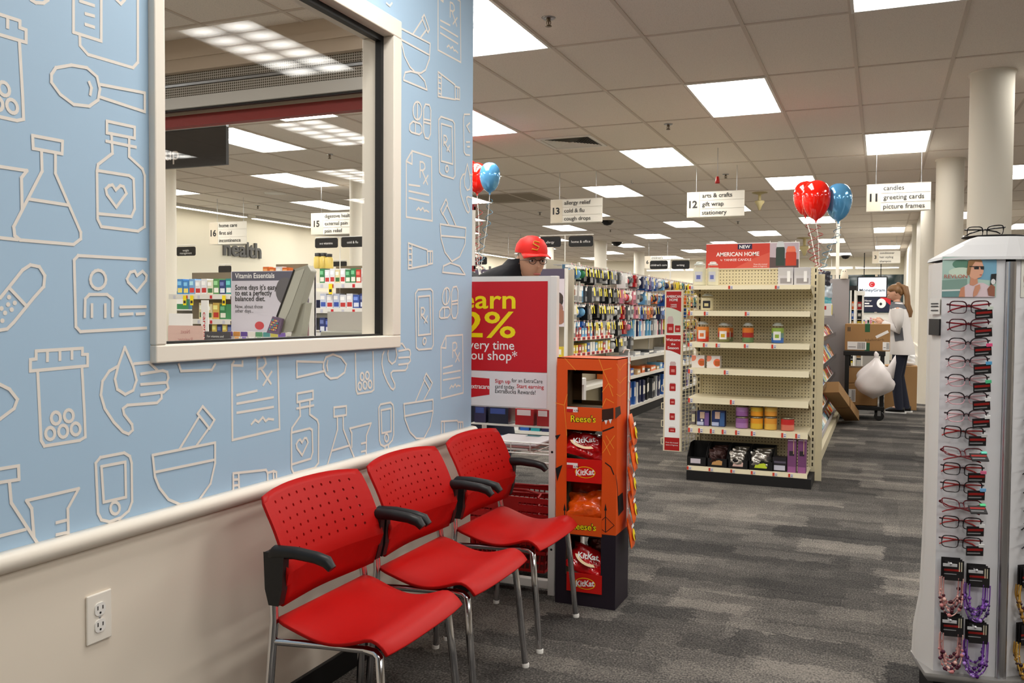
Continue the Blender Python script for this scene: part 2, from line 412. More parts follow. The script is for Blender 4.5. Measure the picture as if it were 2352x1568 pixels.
draw(2, METER); again(2, METER, (505,798), 6, (1520,840))
draw(1, [[(230,335),(250,305),(320,293),(390,305),(435,345),(448,400),(440,450),(400,478),(330,470),(270,425),(230,370),(230,335)],[(400,370),(410,395),(405,425)],[(448,380),(650,418),(650,503),(450,437)]])
draw(6, [[(975,192),(750,185),(752,322),(985,268)],[(980,200),(1000,150),(1060,125),(1130,150),(1175,210),(1160,280),(1100,325),(1040,332),(1000,300),(978,240),(980,200)],[(1015,180),(1008,220),(1015,265)]])
draw(2, [[(0,255),(40,275),(75,320),(60,360),(0,405)]])
draw(1, [[(0,1340),(100,1215),(135,1192),(175,1200),(200,1240),(195,1290),(150,1340),(60,1450),(30,1480),(0,1485)],[(40,1295),(120,1380)]] + [('d',x,y,10,11) for x, y in ((40,1337),(66,1363),(36,1370),(6,1388),(52,1393),(22,1408),(10,1443))])
draw(1, [[(672,1168),(350,1150),(332,1170),(340,1470),(360,1492),(672,1475)],('o',440,1258,35,42),[(380,1425),(382,1345),(400,1325),(480,1325),(505,1345),(505,1422)],[(412,1370),(412,1425)],[(472,1370),(472,1425)],[(570,1255),(585,1225),(605,1220),(615,1240),(640,1220),(658,1240),(655,1262),(615,1312),(575,1270),(570,1255)],[(540,1382),(670,1380)],[(540,1415),(595,1412)],[(613,1413),(648,1411)]])
draw(5, [[(555,735),(520,735),(515,760),(518,975),(530,995),(555,998)],[(555,790),(535,810),(555,850)],[(533,913),(555,913)],[(540,943),(555,943)],[(20,20),(40,38),(55,20)],[(60,1047),(105,1050),(105,1130),(60,1128)],[(80,1365),(105,1395),(110,1568)]])
TUBE = [[(352,462),(460,545),(462,640),(352,620),(352,462)],[(372,480),(372,620)],[(462,555),(490,565),(490,640),(462,635)],[(478,560),(478,637)]] + [[(352,y),(372,y+8)] for y in (495,530,565,598)]
draw(5, TUBE); again(5, TUBE, (352,462), 5, (160,1562))
draw(6, [[(500,1225),(500,1140),(485,1115),(205,1145),(205,1300)],[(250,1142),(255,1285)],[(205,1200),(250,1196)],[(205,1250),(252,1245)],[(505,1140),(550,1125),(575,1135),(575,1200)],[(550,1130),(550,1210)]])
draw(6, [[(2135,770),(2135,705),(2125,692),(1990,700),(1990,805)],[(2015,702),(2015,795)],[(2140,705),(2175,705),(2175,760)],[(2155,705),(2155,765)]])
PILL = [('o',218,712,28,58),[(218,655),(218,770)],[(190,780),(170,800),(168,835),(180,850),(230,865),(247,850),(247,815),(235,795),(190,780)],[(205,785),(205,860)],[(258,700),(270,670),(295,675),(305,710),(303,860),(290,892),(268,885),(258,850),(258,700)],[(258,765),(303,775)],[(258,785),(303,797)]]
draw(5, PILL); again(5, PILL, (218,712), 5, ((1024-880)*2.8, 680*2.8))
PHONE = [[(355,770),(370,750),(445,775),(457,795),(460,1130),(450,1148),(375,1125),(360,1105),(355,770)],[(372,795),(440,815),(445,1055),(372,1035),(372,795)],('o',408,1085,9,20),[(388,935),(388,870),(403,875),(410,895),(403,915),(390,912),(425,975)],[(408,970),(425,935)]]
draw(5, PHONE); again(5, PHONE, (408,1085), 6, (1845,12))
draw(5, [[(108,180),(300,280)],[(115,255),(292,352)],[(108,180),(115,270),(135,360),(170,430),(205,465),(240,470),(270,450),(295,380),(300,280)],[(262,95),(295,190),(285,210),(248,115),(262,95)],[(250,125),(190,218)],[(278,190),(240,240)],[(130,515),(130,500),(140,465),(175,458),(220,470),(265,520),(280,578),(130,515)]])
draw(5, [[(365,1440),(530,1465)],[(370,1515),(528,1528)],[(365,1440),(370,1530),(395,1620),(440,1680),(490,1650),(525,1570),(530,1465)],[(402,1280),(413,1310),(380,1378),(368,1350),(402,1280)],[(410,1320),(465,1448)],[(385,1380),(420,1445)],[(380,1750),(385,1710),(430,1690),(490,1710),(525,1765),(380,1750)]])
draw(6, [[(1668,550),(1918,512)],[(1672,655),(1915,608)],[(1668,550),(1678,680),(1720,790),(1775,845),(1840,845),(1895,740),(1918,620),(1918,512)],[(1860,288),(1912,370),(1890,425),(1840,335),(1860,288)],[(1845,345),(1770,525)],[(1890,420),(1840,515)]])
draw(2, [[(670,565),(945,510)],[(680,640),(945,585)],[(670,565),(680,660),(700,710),(740,760),(790,782),(870,768),(925,690),(945,600),(945,510)],[(890,350),(942,410),(920,448),(868,382),(890,350)],[(872,400),(790,535)],[(918,445),(865,520)],[(785,165),(795,195),(930,190),(945,165)]])
struct(w.build('wall_left'))
# chair rail with a rounded nose, black base
r = MB()
prof = [(0, -.047), (.012, -.046), (.026, -.036), (.032, -.022), (.03, -.008), (.02, 0), (0, .003)]
r.prism([(XW-.001+a, Y0, RAILZ+.003+b2) for a, b2 in prof], (0, YE+.012-Y0, 0), M_TRIM, True)
struct(r.build('trim_1'))
struct(MB().box((XW-.001, Y0, 0), (XW+.012, YE+.002, .088), M_BLACK).build('baseboard_left', bevel=.003))
# window: casing, black gasket, pane
def ring(mb, x0, x1, a, b_, m):
    (y0, z0, y1, z1), (p0, q0, p1, q1) = a, b_     # outer, inner
    mb.box((x0, y0, z0), (x1, y1, q0), m); mb.box((x0, y0, q1), (x1, y1, z1), m); mb.box((x0, y0, q0), (x1, p0, q1), m); mb.box((x0, p1, q0), (x1, y1, q1), m)
fw = MB()
JZ0, JZ1, JY0, JY1 = WZ0+.048, WZ1-.07, WY0+.038, WY1-.06
ring(fw, XB-.02, XW+.022, (WY0, WZ0, WY1, WZ1), (JY0, JZ0, JY1, JZ1), M_TRIM)
wo = struct(fw.build('window_1', bevel=.004))
gk = MB(); XG = XW-.04
ring(gk, XG-.012, XG+.014, (JY0-.002, JZ0-.002, JY1+.002, JZ1+.002), (JY0+.006, JZ0+.007, JY1-.02, JZ1-.022), M_BLACK)
gk.build('gasket', wo)
M_GLASS = clear_mat('window_glass', (.985, .99, .985), .0, 1.5, .42)
MB().box((XG-.003, JY0+.004, JZ0+.004), (XG+.003, JY1-.018, JZ1-.02), M_GLASS).build('pane', wo)
# ================================================================ ceiling fixtures
def troffer_mat():
    m, nt, b, N, L = nodes('troffer_cells')
    nt.nodes.remove(b)
    o = N['Material Output']; e = N.new('ShaderNodeEmission'); L.new(e.outputs[0], o.inputs[0])
    e.inputs[0].default_value = (1, .965, .9, 1)
    tc = N.new('ShaderNodeTexCoord'); sx = N.new('ShaderNodeSeparateXYZ'); L.new(tc.outputs['Object'], sx.inputs[0])
    def mth(op, a, c=None):
        z = N.new('ShaderNodeMath'); z.operation = op
        for k, q in enumerate((a, c)):
            if q is None: continue
            if isinstance(q, (int, float)): z.inputs[k].default_value = q
            else: L.new(q, z.inputs[k])
        return z.outputs[0]
    fx = mth('SUBTRACT', mth('FRACT', mth('ADD', mth('MULTIPLY', sx.outputs[0], 2/.57), 10)), .5)
    fy = mth('SUBTRACT', mth('FRACT', mth('ADD', mth('MULTIPLY', sx.outputs[1], 6/1.17), 10)), .5)
    d = mth('SQRT', mth('ADD', mth('MULTIPLY', fx, fx), mth('MULTIPLY', fy, fy)))
    mr = N.new('ShaderNodeMapRange'); L.new(d, mr.inputs[0]); mr.inputs['From Min'].default_value = .0; mr.inputs['From Max'].default_value = .55
    mr.inputs['To Min'].default_value = 2.6*LAMP; mr.inputs['To Max'].default_value = .45*LAMP
    edge = mth('MAXIMUM', mth('ABSOLUTE', fx), mth('ABSOLUTE', fy))
    k = mth('SUBTRACT', 1, mth('MULTIPLY', mth('GREATER_THAN', edge, .478), .5))
    L.new(mth('MULTIPLY', mr.outputs[0], k), e.inputs[1])
    return m
M_CELL = troffer_mat()
M_FRAME = mat('troffer_frame', (235, 232, 226), .4)
def troffer(c, r, first=[None]):
    loc = (GX(c+.5), GY(r+.5), CEIL)
    lab = 'recessed ceiling light, %s from far end, %s row from health wall' % (ORD[max(0, min(38, int((20-r)/2)))], ORD[int((c+22)/2)])
    if first[0]: return dup(first[0], loc, label=lab)
    t = thing('ceiling_light', lab, 'ceiling light', loc, 0, 'troffers in the ceiling')
    f = MB()
    ring2(f, .303, .607, .285, .585, -.012, .0, M_FRAME); f.build('frame', t)
    MB().poly([(-.285, -.585, -.006), (-.285, .585, -.006), (.285, .585, -.006), (.285, -.585, -.006)], M_CELL).build('diffuser', t)
    first[0] = t
    return t
def ring2(f, X, Y, x, y, z0, z1, m):
    f.box((-X, -Y, z0), (X, -y, z1), m); f.box((-X, y, z0), (X, Y, z1), m); f.box((-X, -y, z0), (-x, y, z1), m); f.box((x, -y, z0), (X, y, z1), m)
lamps = [(-5, 0)]
for c in range(-14, 11):
    for r in range(-5, 19):
        if (c % 4 == 3 and r % 4 == 3) or (c % 4 == 1 and r % 4 == 1): lamps.append((c, r))
for c, r in lamps:
    if (c, r) in ((-5, -1),): continue
    troffer(c, r)
# sprinklers
def sprinkler(first=[None], loc=None, lab=''):
    if first[0]: return dup(first[0], loc, label=lab)
    t = thing('sprinkler', lab, 'sprinkler', loc, 0, 'ceiling sprinklers')
    MB().lathe([(.001, 0), (.042, 0), (.036, -.006), (.016, -.007), (.016, 0)], (0, 0, 0), M_STEEL, 18).build('escutcheon', t)
    b = MB().lathe([(.012, -.004), (.012, -.02), (.005, -.022), (.004, -.048)], (0, 0, 0), mat('brass_dark', (110, 96, 78), .4, .8), 10)
    for s in (-1, 1): b.tube([(s*.012, 0, -.02), (s*.014, 0, -.034), (s*.003, 0, -.048)], .0025, MATS['brass_dark'], 6)
    b.build('head', t)
    MB().lathe([(.0, -.05), (.02, -.05), (.017, -.046), (.0, -.045)], (0, 0, 0), MATS['brass_dark'], 16).build('deflector', t)
    first[0] = t
for (u, v), lab in {(1260, 41): 'dark sprinkler head between the corner lamp and the air vent', (1535, 285): 'sprinkler head beside the lamp above aisle twelve', (1667, 400): 'small sprinkler head above the arts and crafts sign',
                    (1240, 487): 'small sprinkler head just before the allergy relief sign', (757, 354): 'sprinkler head seen through the upper window glass beside a reflection', (592, 472): 'tiny sprinkler head seen through the window above the health lettering',
                    (1695, 508): 'tiny sprinkler head behind the arts and crafts sign', (1402, 615-88): 'tiny sprinkler head under the dark dome beyond aisle thirteen'}.items():
    sprinkler(loc=tuple(at(u, v, 'z', CEIL)), lab=lab)
# supply air vent
def vent(c, r, lab, dark=False):
    t = thing('ceiling_vent', lab, 'air vent', (GX(c+.5), GY(r+.52), CEIL), 0)
    f = MB(); ring2(f, .29, .29, .25, .25, -.014, .001, M_FRAME); f.build('frame', t, bevel=.003)
    MB().box((-.25, -.25, -.002), (.25, .25, .0), M_BLACKM).build('duct_opening', t)
    l = MB()
    for k in range(9):                       # four-way louvres, a right-angled set on each side
        s = .24-k*.026
        for a in range(4):
            q = Matrix.Rotation(a*math.pi/2, 4, 'Z'); l.M = q
            l.poly([(-s, -s, -.012), (s, -s, -.012), (s-.02, -s+.02, -.001), (-s+.02, -s+.02, -.001)], M_FRAME if not dark else M_GREY)
    l.M = Matrix.Identity(4); l.build('louvre', t)
    return t
vent(-2, 2, 'square white louvred air vent beside the lamp above aisle thirteen')
q = at(1165, 455, 'z', CEIL)
rt = thing('return_grille', 'flat dark return air grille behind the red and blue balloons', 'air vent', tuple(q))
MB().box((-.6, -.5, -.004), (.6, .5, 0), mat('grille_taupe', (150, 138, 120), .8)).build('grille', rt)  # return panel in one even taupe
f = MB(); ring2(f, .6, .5, .58, .48, -.008, 0, M_TBAR); f.build('frame', rt)
# dome cameras
def dome(u, v, rpx, lab):
    q = at(u, v, 'z', CEIL); r = rpx*q.y/FPX*.95
    t = thing('dome_camera', lab, 'security camera', (q.x, q.y, CEIL), 0, 'dark dome cameras')
    MB().lathe([(0, -r*.95), (r*.5, -r*.85), (r*.85, -r*.5), (r, -.03), (r, -.02), (0, -.02)], (0, 0, 0), mat('dome_dark', (18, 16, 15), .15), 20).build('dome', t)
    MB().lathe([(r*1.12, -.03), (r*1.12, 0)], (0, 0, 0), M_TRIM, 16).build('housing', t)
dome(1395, 503, 17, 'dark dome camera at the lower corner of the allergy relief sign')
dome(1417, 553, 14, 'dark dome camera beyond the home and office flag')
dome(1942, 584, 11, 'dark dome camera by the far lamps above the checkout')
q = at(633, 443, 'z', CEIL)
t = thing('ceiling_speaker', 'round white ceiling speaker seen through the window above the health lettering', 'speaker', tuple(q))
MB().lathe([(.16, 0), (.16, -.008), (.13, -.012), (0, -.012)], (0, 0, 0), M_FRAME, 24).build('grille', t)
# beige projector heads
M_BEIGE = mat('beige_metal', (190, 176, 130), .4)
for (u, v, lab) in ((1745, 442, 'beige angled sensor on a stem beside the arts and crafts sign'), (1848, 546, 'beige angled sensor on a stem above the candle header board')):
    q = at(u, v, 'z', CEIL); s = q.y/12.
    t = thing('ceiling_sensor', lab, 'sensor', (q.x, q.y, CEIL)); d = -.10*s
    MB().lathe([(.10*s, 0), (.10*s, -.01), (.02*s, -.03), (.02*s, d)], (0, 0, 0), M_BEIGE, 12).build('stem', t)
    MB().lathe([(0, .0), (.06*s, -.01*s), (.065*s, -.03*s), (.035*s, -.07*s), (.015*s, -.13*s), (0, -.13*s)], (0, 0, d), M_BEIGE, 12).build('head', t)
q = at(1648, 410, 'y', 9.4)
t = thing('pull_tag', 'small red tag hanging from the ceiling above the arts and crafts sign', 'tag', (q.x, q.y, q.z))
MB().tube([(0, 0, .02), (0, 0, CEIL-q.z)], .0025, M_GREY, 6).build('cord', t)
MB().lathe([(0, .025), (.014, .02), (.026, -.04), (.024, -.05), (0, -.05)], (0, 0, 0), mat('tag_red', (170, 20, 16), .4), 12).build('bob', t)
q = at(1450, 414, 'z', CEIL)
t = thing('ceiling_hook', 'tiny empty metal hook on the ceiling near the arts and crafts sign', 'hook', tuple(q))
MB().tube([(0, 0, 0), (0, 0, -.03), (.02, 0, -.045), (.03, 0, -.03)], .004, M_STEEL, 6).build('hook', t)
# ---------------------------------------------------------------- round white columns
M_COLP = mat('column_paint', (240, 234, 220), .5)
for k, (x, y) in enumerate(((.70, 7.2), (.675, 10.98), (.66, 14.75), (.65, 18.5))):
    r = .143
    o = MB((x, y, 0)).lathe([(r, 0), (r, CEIL-.02), (r+.012, CEIL-.015), (r+.012, CEIL)], (x, y, 0), M_COLP, 40).build('pillar')
    struct(o)
for k, (u, y) in enumerate(((1379, 20.5), (1468, 24.5), (1258, 20.5))):
    q = at(u, 600, 'y', y); r = .15
    struct(MB((q.x, y, 0)).lathe([(r, 0), (r, CEIL)], (q.x, y, 0), M_COLP, 28).build('pillar'))
for u, y in ((384, 8.0), (822, 9.5)):
    q = at(u, 600, 'y', y); r = .105
    struct(MB((q.x, y, 0)).lathe([(r, 0), (r, CEIL)], (q.x, y, 0), M_COLP, 28).build('pillar'))
# ================================================================ hanging aisle signs
M_SIGN = mat('sign_panel', (226, 222, 212), .5)
M_SIGN2 = mat('sign_panel_end', (212, 202, 184), .5)
def aisle_sign(num, lines, u0, u1, vt, vb, Y, lab, dim=1.0):
    a = at(u0, vb, 'y', Y); b = at(u1, vb, 'y', Y); top = at(u0, vt, 'y', Y).z; z0 = a.z; W = b.x-a.x; Hh = top-z0
    t = thing('aisle_sign', lab, 'aisle sign', (a.x+W/2, Y, z0), 0, 'hanging aisle signs')
    h = W/2; dp = W*.5
    bd = MB()
    bd.prism([(-h, 0, 0), (h, 0, 0), (0, dp, 0)], (0, 0, Hh), M_SIGN)
    bd.build('body', t, bevel=.004)
    e = MB(); e.box((-h+.006, -.004, .006), (-h+W*.23, 0, Hh-.006), M_SIGN2); e.build('number_panel', t)
    e = MB()
    for k in range(4): e.box((-h+W*.235, -.0035, k*Hh/3-.0012 if k else .006), (h-.008, 0, k*Hh/3+.0012 if k else .008), mat('sign_edge', (198, 194, 186), .5))
    e.build('slot_rail', t)
    ink = M_INK
    l = MB(); l.text(num, (-h+W*.115, -.0052, Hh*.38), (1, 0, 0), (0, 0, 1), Hh*.28, ink, 'c', .035); l.build('number', t)
    for k, s in enumerate(lines):
        if s: l = MB(); l.text(s, (-h+W*.27, -.0052, Hh*(2-k)/3+Hh*.1), (1, 0, 0), (0, 0, 1), Hh*.17, ink, 'l', .008); l.build('lettering', t)
    for s in (-.7, .7):
        MB().tube([(s*h, dp*.15, Hh), (s*h, dp*.15, CEIL-z0)], .003, M_STEEL, 6).build('hanger', t)
    return t
aisle_sign('12', ['arts & crafts', 'gift wrap', 'stationery'], 1577, 1710, 442, 500, 10.5, 'white hanging sign for aisle twelve listing arts and crafts, gift wrap, stationery')
aisle_sign('13', ['allergy relief', 'cold & flu', 'cough drops'], 1264, 1384, 459, 513, 10.3, 'white hanging sign for aisle thirteen listing allergy relief and cough drops')
aisle_sign('11', ['candles', 'greeting cards', 'picture frames'], 1989, 2138, 424, 487, 10.0, 'white hanging sign for aisle eleven listing candles, greeting cards, picture frames')
aisle_sign('3', ['conditioner', 'hair styling', 'shampoo'], 2003, 2068, 577, 605, 21.0, 'far hanging sign for aisle three listing conditioner, hair styling and shampoo')
aisle_sign('6', ['children\'s', '', ''], 1480, 1541, 588, 617, 20.5, 'far hanging sign for aisle six behind the children flag')
aisle_sign('8', ['', '', ''], 1160, 1200, 600, 620, 18.0, 'far hanging sign for aisle eight behind the man in the cap')
aisle_sign('15', ['digestive health', 'external pain', 'pain relief'], 714, 836, 490, 540, 10.2, 'hanging sign for aisle fifteen seen through the window listing pain relief')
aisle_sign('16', ['home care', 'first aid', 'incontinence'], 481, 567, 511, 562, 10.9, 'hanging sign for aisle sixteen seen through the window above the health lettering')
# ---- black rounded flags on poles
def flag_post(upole, vbar, z0, Y, flags, lab, ubar=None):
    """flags: (text, u0, u1, v0, v1)"""
    p = at(upole, vbar, 'y', Y)
    t = thing('category_flag_post', lab, 'sign', (p.x, Y, z0), 0, 'black category flags on poles')
    O = Vector((p.x, Y, z0))
    MB(O).tube([(p.x, Y, z0), (p.x, Y, p.z)], .006*Y/9, M_SHELFW, 8).build('pole', t)
    us = [f[1] for f in flags]+[f[2] for f in flags]
    a = at(min(us), vbar, 'y', Y); b = at(max(us), vbar, 'y', Y)
    MB(O).tube([(a.x, Y, p.z), (b.x, Y, p.z)], .005*Y/9, M_SHELFW, 8).build('crossbar', t)
    for tx, u0, u1, v0, v1 in flags:
        A = at(u0, v1, 'y', Y); B = at(u1, v0, 'y', Y); h = B.z-A.z
        pl = MB(O); pl.rbox((A.x, Y-.012, A.z), (B.x, Y-.004, B.z), M_BLACK, h*.2, 4); po = pl.build('flag', t)
        ls = tx.split('/'); l = MB(O)
        for k, s in enumerate(ls):
            l.text(s, ((A.x+B.x)/2, Y-.0145, A.z+h*(.5-.14+(len(ls)-1)*.13-.3*k)), (1, 0, 0), (0, 0, 1), h*.24, M_PAPER, 'c')
        l.build('lettering', po)
    return t
# ================================================================ by the papered wall
# ---- double outlet
q = at(225, 1416, 'x', XW)
t = thing('wall_outlet', 'white double power outlet on the wall below the chair rail', 'outlet', (XW, q.y, q.z))
A = at(196, 1362, 'x', XW); B = at(254, 1465, 'x', XW)
hw, hh = (B.y-A.y)/2*1.0, .062
M_IV = mat('outlet_white', (238, 232, 222), .35)
p = MB(); p.box((0, -hw, -hh), (.006, hw, hh), M_IV); p.build('cover_plate', t, bevel=.003)
for s in (1, -1):
    k = MB(); pts = rrect(-hw*.42, s*.021-.0165, hw*.42, s*.021+.0165, .012, 5)
    k.prism([(.0055, a, b) for a, b in pts], (.003, 0, 0), M_WHITE)
    f = k.build('socket', t)
    h = MB()
    h.box((.0085, -.009, s*.021-.001), (.0092, -.0065, s*.021+.009), M_BLACK); h.box((.0085, .0065, s*.021-.001), (.0092, .009, s*.021+.008), M_BLACK)
    h.lathe([(.0028, .0085), (.0028, .0093), (0, .0093)], (0, 0, s*.021-.009), M_BLACK, 10, 'x'); h.build('slot', f)
MB().lathe([(.003, .0055), (.003, .0072), (0, .0075)], (0, 0, 0), M_STEEL, 10, 'x').build('screw', t)
# ---- three red chairs
M_CHAIR = mat('chair_red', (178, 17, 15), .45, spec=.16)
M_ARM = mat('arm_black', (22, 22, 24), .45)
def make_chair():
    t = thing('waiting_chair', '', 'chair', (-1.40, 0, 0), 0, 'red chairs along the papered wall')
    # backrest, pierced with round holes
    def surf(s, k):
        if k < .34: f = k/.34; x = -.188+f*.03; z = .485+f*.105
        else: f = (k-.34)/.66; x = -.158-f*.095+.01*math.sin(f*math.pi); z = .59+f*.225
        hw = .242+.014*min(1, k/.34) - (.012*max(0, (k-.9)/.1)**2)
        x += .04*s*s; z -= .012*abs(s)**3*(1 if k > .5 else -1)*(abs(k-.5)*2)
        return (x, s*hw, z)
    b = MB(); NXC, NZC = 12, 6
    xs = [-1+2*k/NXC for k in range(NXC+1)]; zs = [.44+.5*k/NZC for k in range(NZC+1)]
    for k0, k1 in ((0, .11), (.11, .22), (.22, .34), (.34, .44), (.94, 1.0)):
        for j in range(NXC): b.add([surf(xs[j], k0), surf(xs[j+1], k0), surf(xs[j+1], k1), surf(xs[j], k1)], [(0, 1, 2, 3)], M_CHAIR, k0 not in (.22,))
    for j in range(NXC):
        for i in range(NZC):
            x0, x1, z0, z1 = xs[j], xs[j+1], zs[i], zs[i+1]; xc, zc = (x0+x1)/2, (z0+z1)/2
            if j in (0, NXC-1): b.add([surf(x0, z0), surf(x1, z0), surf(x1, z1), surf(x0, z1)], [(0, 1, 2, 3)], M_CHAIR, False); continue
            out = [(x1, zc), (x1, z1), (xc, z1), (x0, z1), (x0, zc), (x0, z0), (xc, z0), (x1, z0)]
            inn = [(xc+.019*math.cos(a*math.pi/4), zc+.0135*math.sin(a*math.pi/4)) for a in range(8)]
            vs = [surf(*p) for p in out]+[surf(*p) for p in inn]
            b.add(vs, [(a, (a+1) % 8, 8+(a+1) % 8, 8+a) for a in range(8)], M_CHAIR, False)
    b.build('backrest', t, solid=.008, off=0, weld=.0004)
    m = b = MB(); N1, N2 = 22, 12
    def seat(u, s):
        x = -.175+.36*u; hw = .242-.012*u
        z = .447+.010*math.cos(u*math.pi*1.7)
        if u > .82: f = (u-.82)/.18; z -= .048*f*f; x += .02*f-.012*f*f
        z -= .026*abs(s)**2.2*math.sin(min(1, u/.86)*math.pi)**1.2
        x += .012*(1-abs(s)**3) if u > .9 else 0
        if u < .12: hw *= 1-.06*((.12-u)/.12)**2
        return (x, s*hw, z)
    vs = [seat(i/N1, -1+2*j/N2) for i in range(N1+1) for j in range(N2+1)]
    b.add(vs, [(i*(N2+1)+j, (i+1)*(N2+1)+j, (i+1)*(N2+1)+j+1, i*(N2+1)+j+1) for i in range(N1) for j in range(N2)], M_CHAIR, True)
    b.build('seat', t, solid=.012, off=-1, bevel=.003)
    for s in (-1, 1):
        MB().tube([(.19, s*.222, 0), (.165, s*.214, .25), (.15, s*.205, .385), (.135, s*.20, .392), (.10, s*.195, .394)], .0125, M_CHROME, 12).build('leg', t)
        MB().tube([(-.205, s*.25, 0), (-.19, s*.243, .25), (-.178, s*.236, .45), (-.19, s*.226, .56), (-.198, s*.223, .62)], .0125, M_CHROME, 12).build('leg', t)
        MB().tube([(.10, s*.195, .394), (-.03, s*.20, .388), (-.18, s*.236, .39)], .011, M_CHROME, 10).build('side_rail', t)
        for x, yg in ((.19, .222), (-.205, .25)):
            MB().lathe([(.014, 0), (.0145, .012), (.0125, .016)], (x, s*yg, 0), M_WHITE, 12).build('glide', t)
        a = MB()
        a.tube([(-.175, s*.256, .640), (-.155, s*.257, .655), (-.09, s*.257, .659), (-.02, s*.257, .654), (.015, s*.257, .646), (.032, s*.257, .628)], [.014, .02, .018, .017, .0175, .013], M_ARM, 12)
        a.prism([(-.188, s*.246, .655), (-.118, s*.246, .655), (-.126, s*.245, .55), (-.138, s*.244, .505), (-.172, s*.244, .505), (-.184, s*.245, .55)], (0, s*.025, 0), M_ARM)
        a.build('armrest', t, bevel=.004)
    MB().tube([(.0, -.197, .388), (.0, .197, .388)], .009, M_CHROME, 8).build('cross_rail', t)
    return t
ch = make_chair(); ch.location.y = 2.265
ch['label'] = 'red perforated metal-legged chair closest to the wall outlet'
dup(ch, (-1.40, 2.82, 0), label='red perforated metal-legged chair in the middle of the three chairs')
dup(ch, (-1.40, 3.415, 0), label='red perforated metal-legged chair at the wall end before the basket stand')
# ---- bag shape
def bag(mb, c, u, w, W, Hh, T, m, seed, n=10, crump=.35, wav=1.):
    rnd = random.Random(seed); u = Vector(u).normalized(); w = Vector(w).normalized(); nrm = u.cross(w); c = Vector(c)
    ph = [rnd.uniform(0, 6.28) for _ in range(8)]
    def P(a, b, s):
        e = max(0, (1-a**4))**.6*max(0, (1-b**4))**.5
        k = 1+crump*(math.sin(5*a+ph[0])*math.cos(4*b+ph[1])+.6*math.sin(9*b+ph[2]+3*a)+.4*math.sin(13*a+ph[3]-7*b))
        edge = .03*wav*math.sin(8*b+ph[4])*W
        return c+u*(a*W/2*(1-.06*(1-b*b))+edge*abs(a))+w*(b*Hh/2)+nrm*(s*T/2*e*k+.012*wav*math.sin(3*a+ph[5])*math.sin(2*b+ph[6]))
    for s in (1, -1):
        vs = [P(-1+2*i/n, -1+2*j/n, s) for i in range(n+1) for j in range(n+1)]
        fs = [(i*(n+1)+j, (i+1)*(n+1)+j, (i+1)*(n+1)+j+1, i*(n+1)+j+1) for i in range(n) for j in range(n)]
        if s < 0: fs = [f[::-1] for f in fs]
        mb.add(vs, fs, m, True)
    return mb
# ---- basket stand with the red sign
YS = 3.86
xr = at(1273, 1385, 'y', YS).x; xl = xr-.78
zt = at(1180, 634, 'y', YS).z; zp = at(1180, 937, 'y', YS).z
O = Vector((xr-.39, YS, 0))
M_ST = mat('stand_white', (226, 222, 218), .45)
t = thing('basket_stand', 'white basket stand with a red and yellow savings sign on top', 'stand', tuple(O))
f = MB(O)
pw = .035
for x in (xl, xr-pw):
    for y in (YS, YS+.42): f.box((x, y, .0), (x+pw, y+pw, zt if y == YS else 1.0), M_ST)
    f.box((x, YS+pw, .03), (x+pw, YS+.42, .065), M_ST); f.box((x, YS+pw, .965), (x+pw, YS+.42, 1.0), M_ST)
f.box((xl+pw, YS, .03), (xr-pw, YS+pw, .07), M_ST); f.box((xl+pw, YS+.42, .03), (xr-pw, YS+.42+pw, .07), M_ST)
f.build('frame', t, bevel=.003)
b = MB(O)
for z in (.22, .68):
    b.lathe([(.005, -.0015), (.006, 0)], (xr-pw/2, YS, z), M_BLACK, 8, 'y')
b.build('bolt', t)
pn = MB(O); pn.box((xl+pw, YS+.004, zp), (xr-pw, YS+.028, zt), M_ST); sp_ = pn.build('sign_panel', t)
pn = MB(O)
rz0, rz1 = at(1180, 853, 'y', YS).z, at(1180, 646, 'y', YS).z
rx1 = at(1257, 750, 'y', YS).x
pn.poly([(xl+.045, YS+.0015, rz0), (rx1, YS+.0015, rz0), (rx1, YS+.0015, rz1), (xl+.045, YS+.0015, rz1)], M_RED)
pn.poly([(xl+.05, YS+.0015, zp+.005), (rx1, YS+.0015, zp+.005), (rx1, YS+.0015, rz0-.002), (xl+.05, YS+.0015, rz0-.002)], mat('poster_white', (228, 224, 228), .5))
c0 = [at(*q, 'y', YS) for q in ((1040, 862), (1124, 869), (1124, 906), (1040, 918))]
pn.poly([(p.x, YS+.001, p.z) for p in c0], M_RED)
pn.build('poster', sp_)
l = MB(O); YT = YS+.0005
def ln(tx, u0, u1, vbase, vcap, m, bold=.0, al='r'):
    a = at(u0, vbase, 'y', YT); c = at(u1, vbase, 'y', YT); h = at(u1, vcap, 'y', YT).z-c.z
    l.text(tx, (c.x if al == 'r' else a.x, YT, c.z if al == 'r' else a.z), (1, 0, 0), (0, 0, 1), h, m, al, bold, c.x-a.x)
ln('earn', 1058, 1184, 708, 664, M_YEL, .014); ln('2%', 1060, 1184, 775, 714, M_YEL, .012)
ln('every time', 1064, 1181, 803, 782, M_PAPER, .006); ln('you shop*', 1068, 1188, 828, 806, M_PAPER, .006)
ln('extracare', 1080, 1124, 893, 882, M_PAPER, .012)
ln('Sign up', 1137, 1172, 880, 871, M_RED, .008); ln('for an ExtraCare', 1175, 1246, 880, 871, M_INK)
ln('card today.', 1137, 1183, 893, 884, M_INK); ln('Start earning', 1187, 1249, 893, 884, M_RED, .008); ln('ExtraBucks Rewards!', 1137, 1230, 906, 896, M_INK)
l.build('lettering', sp_)
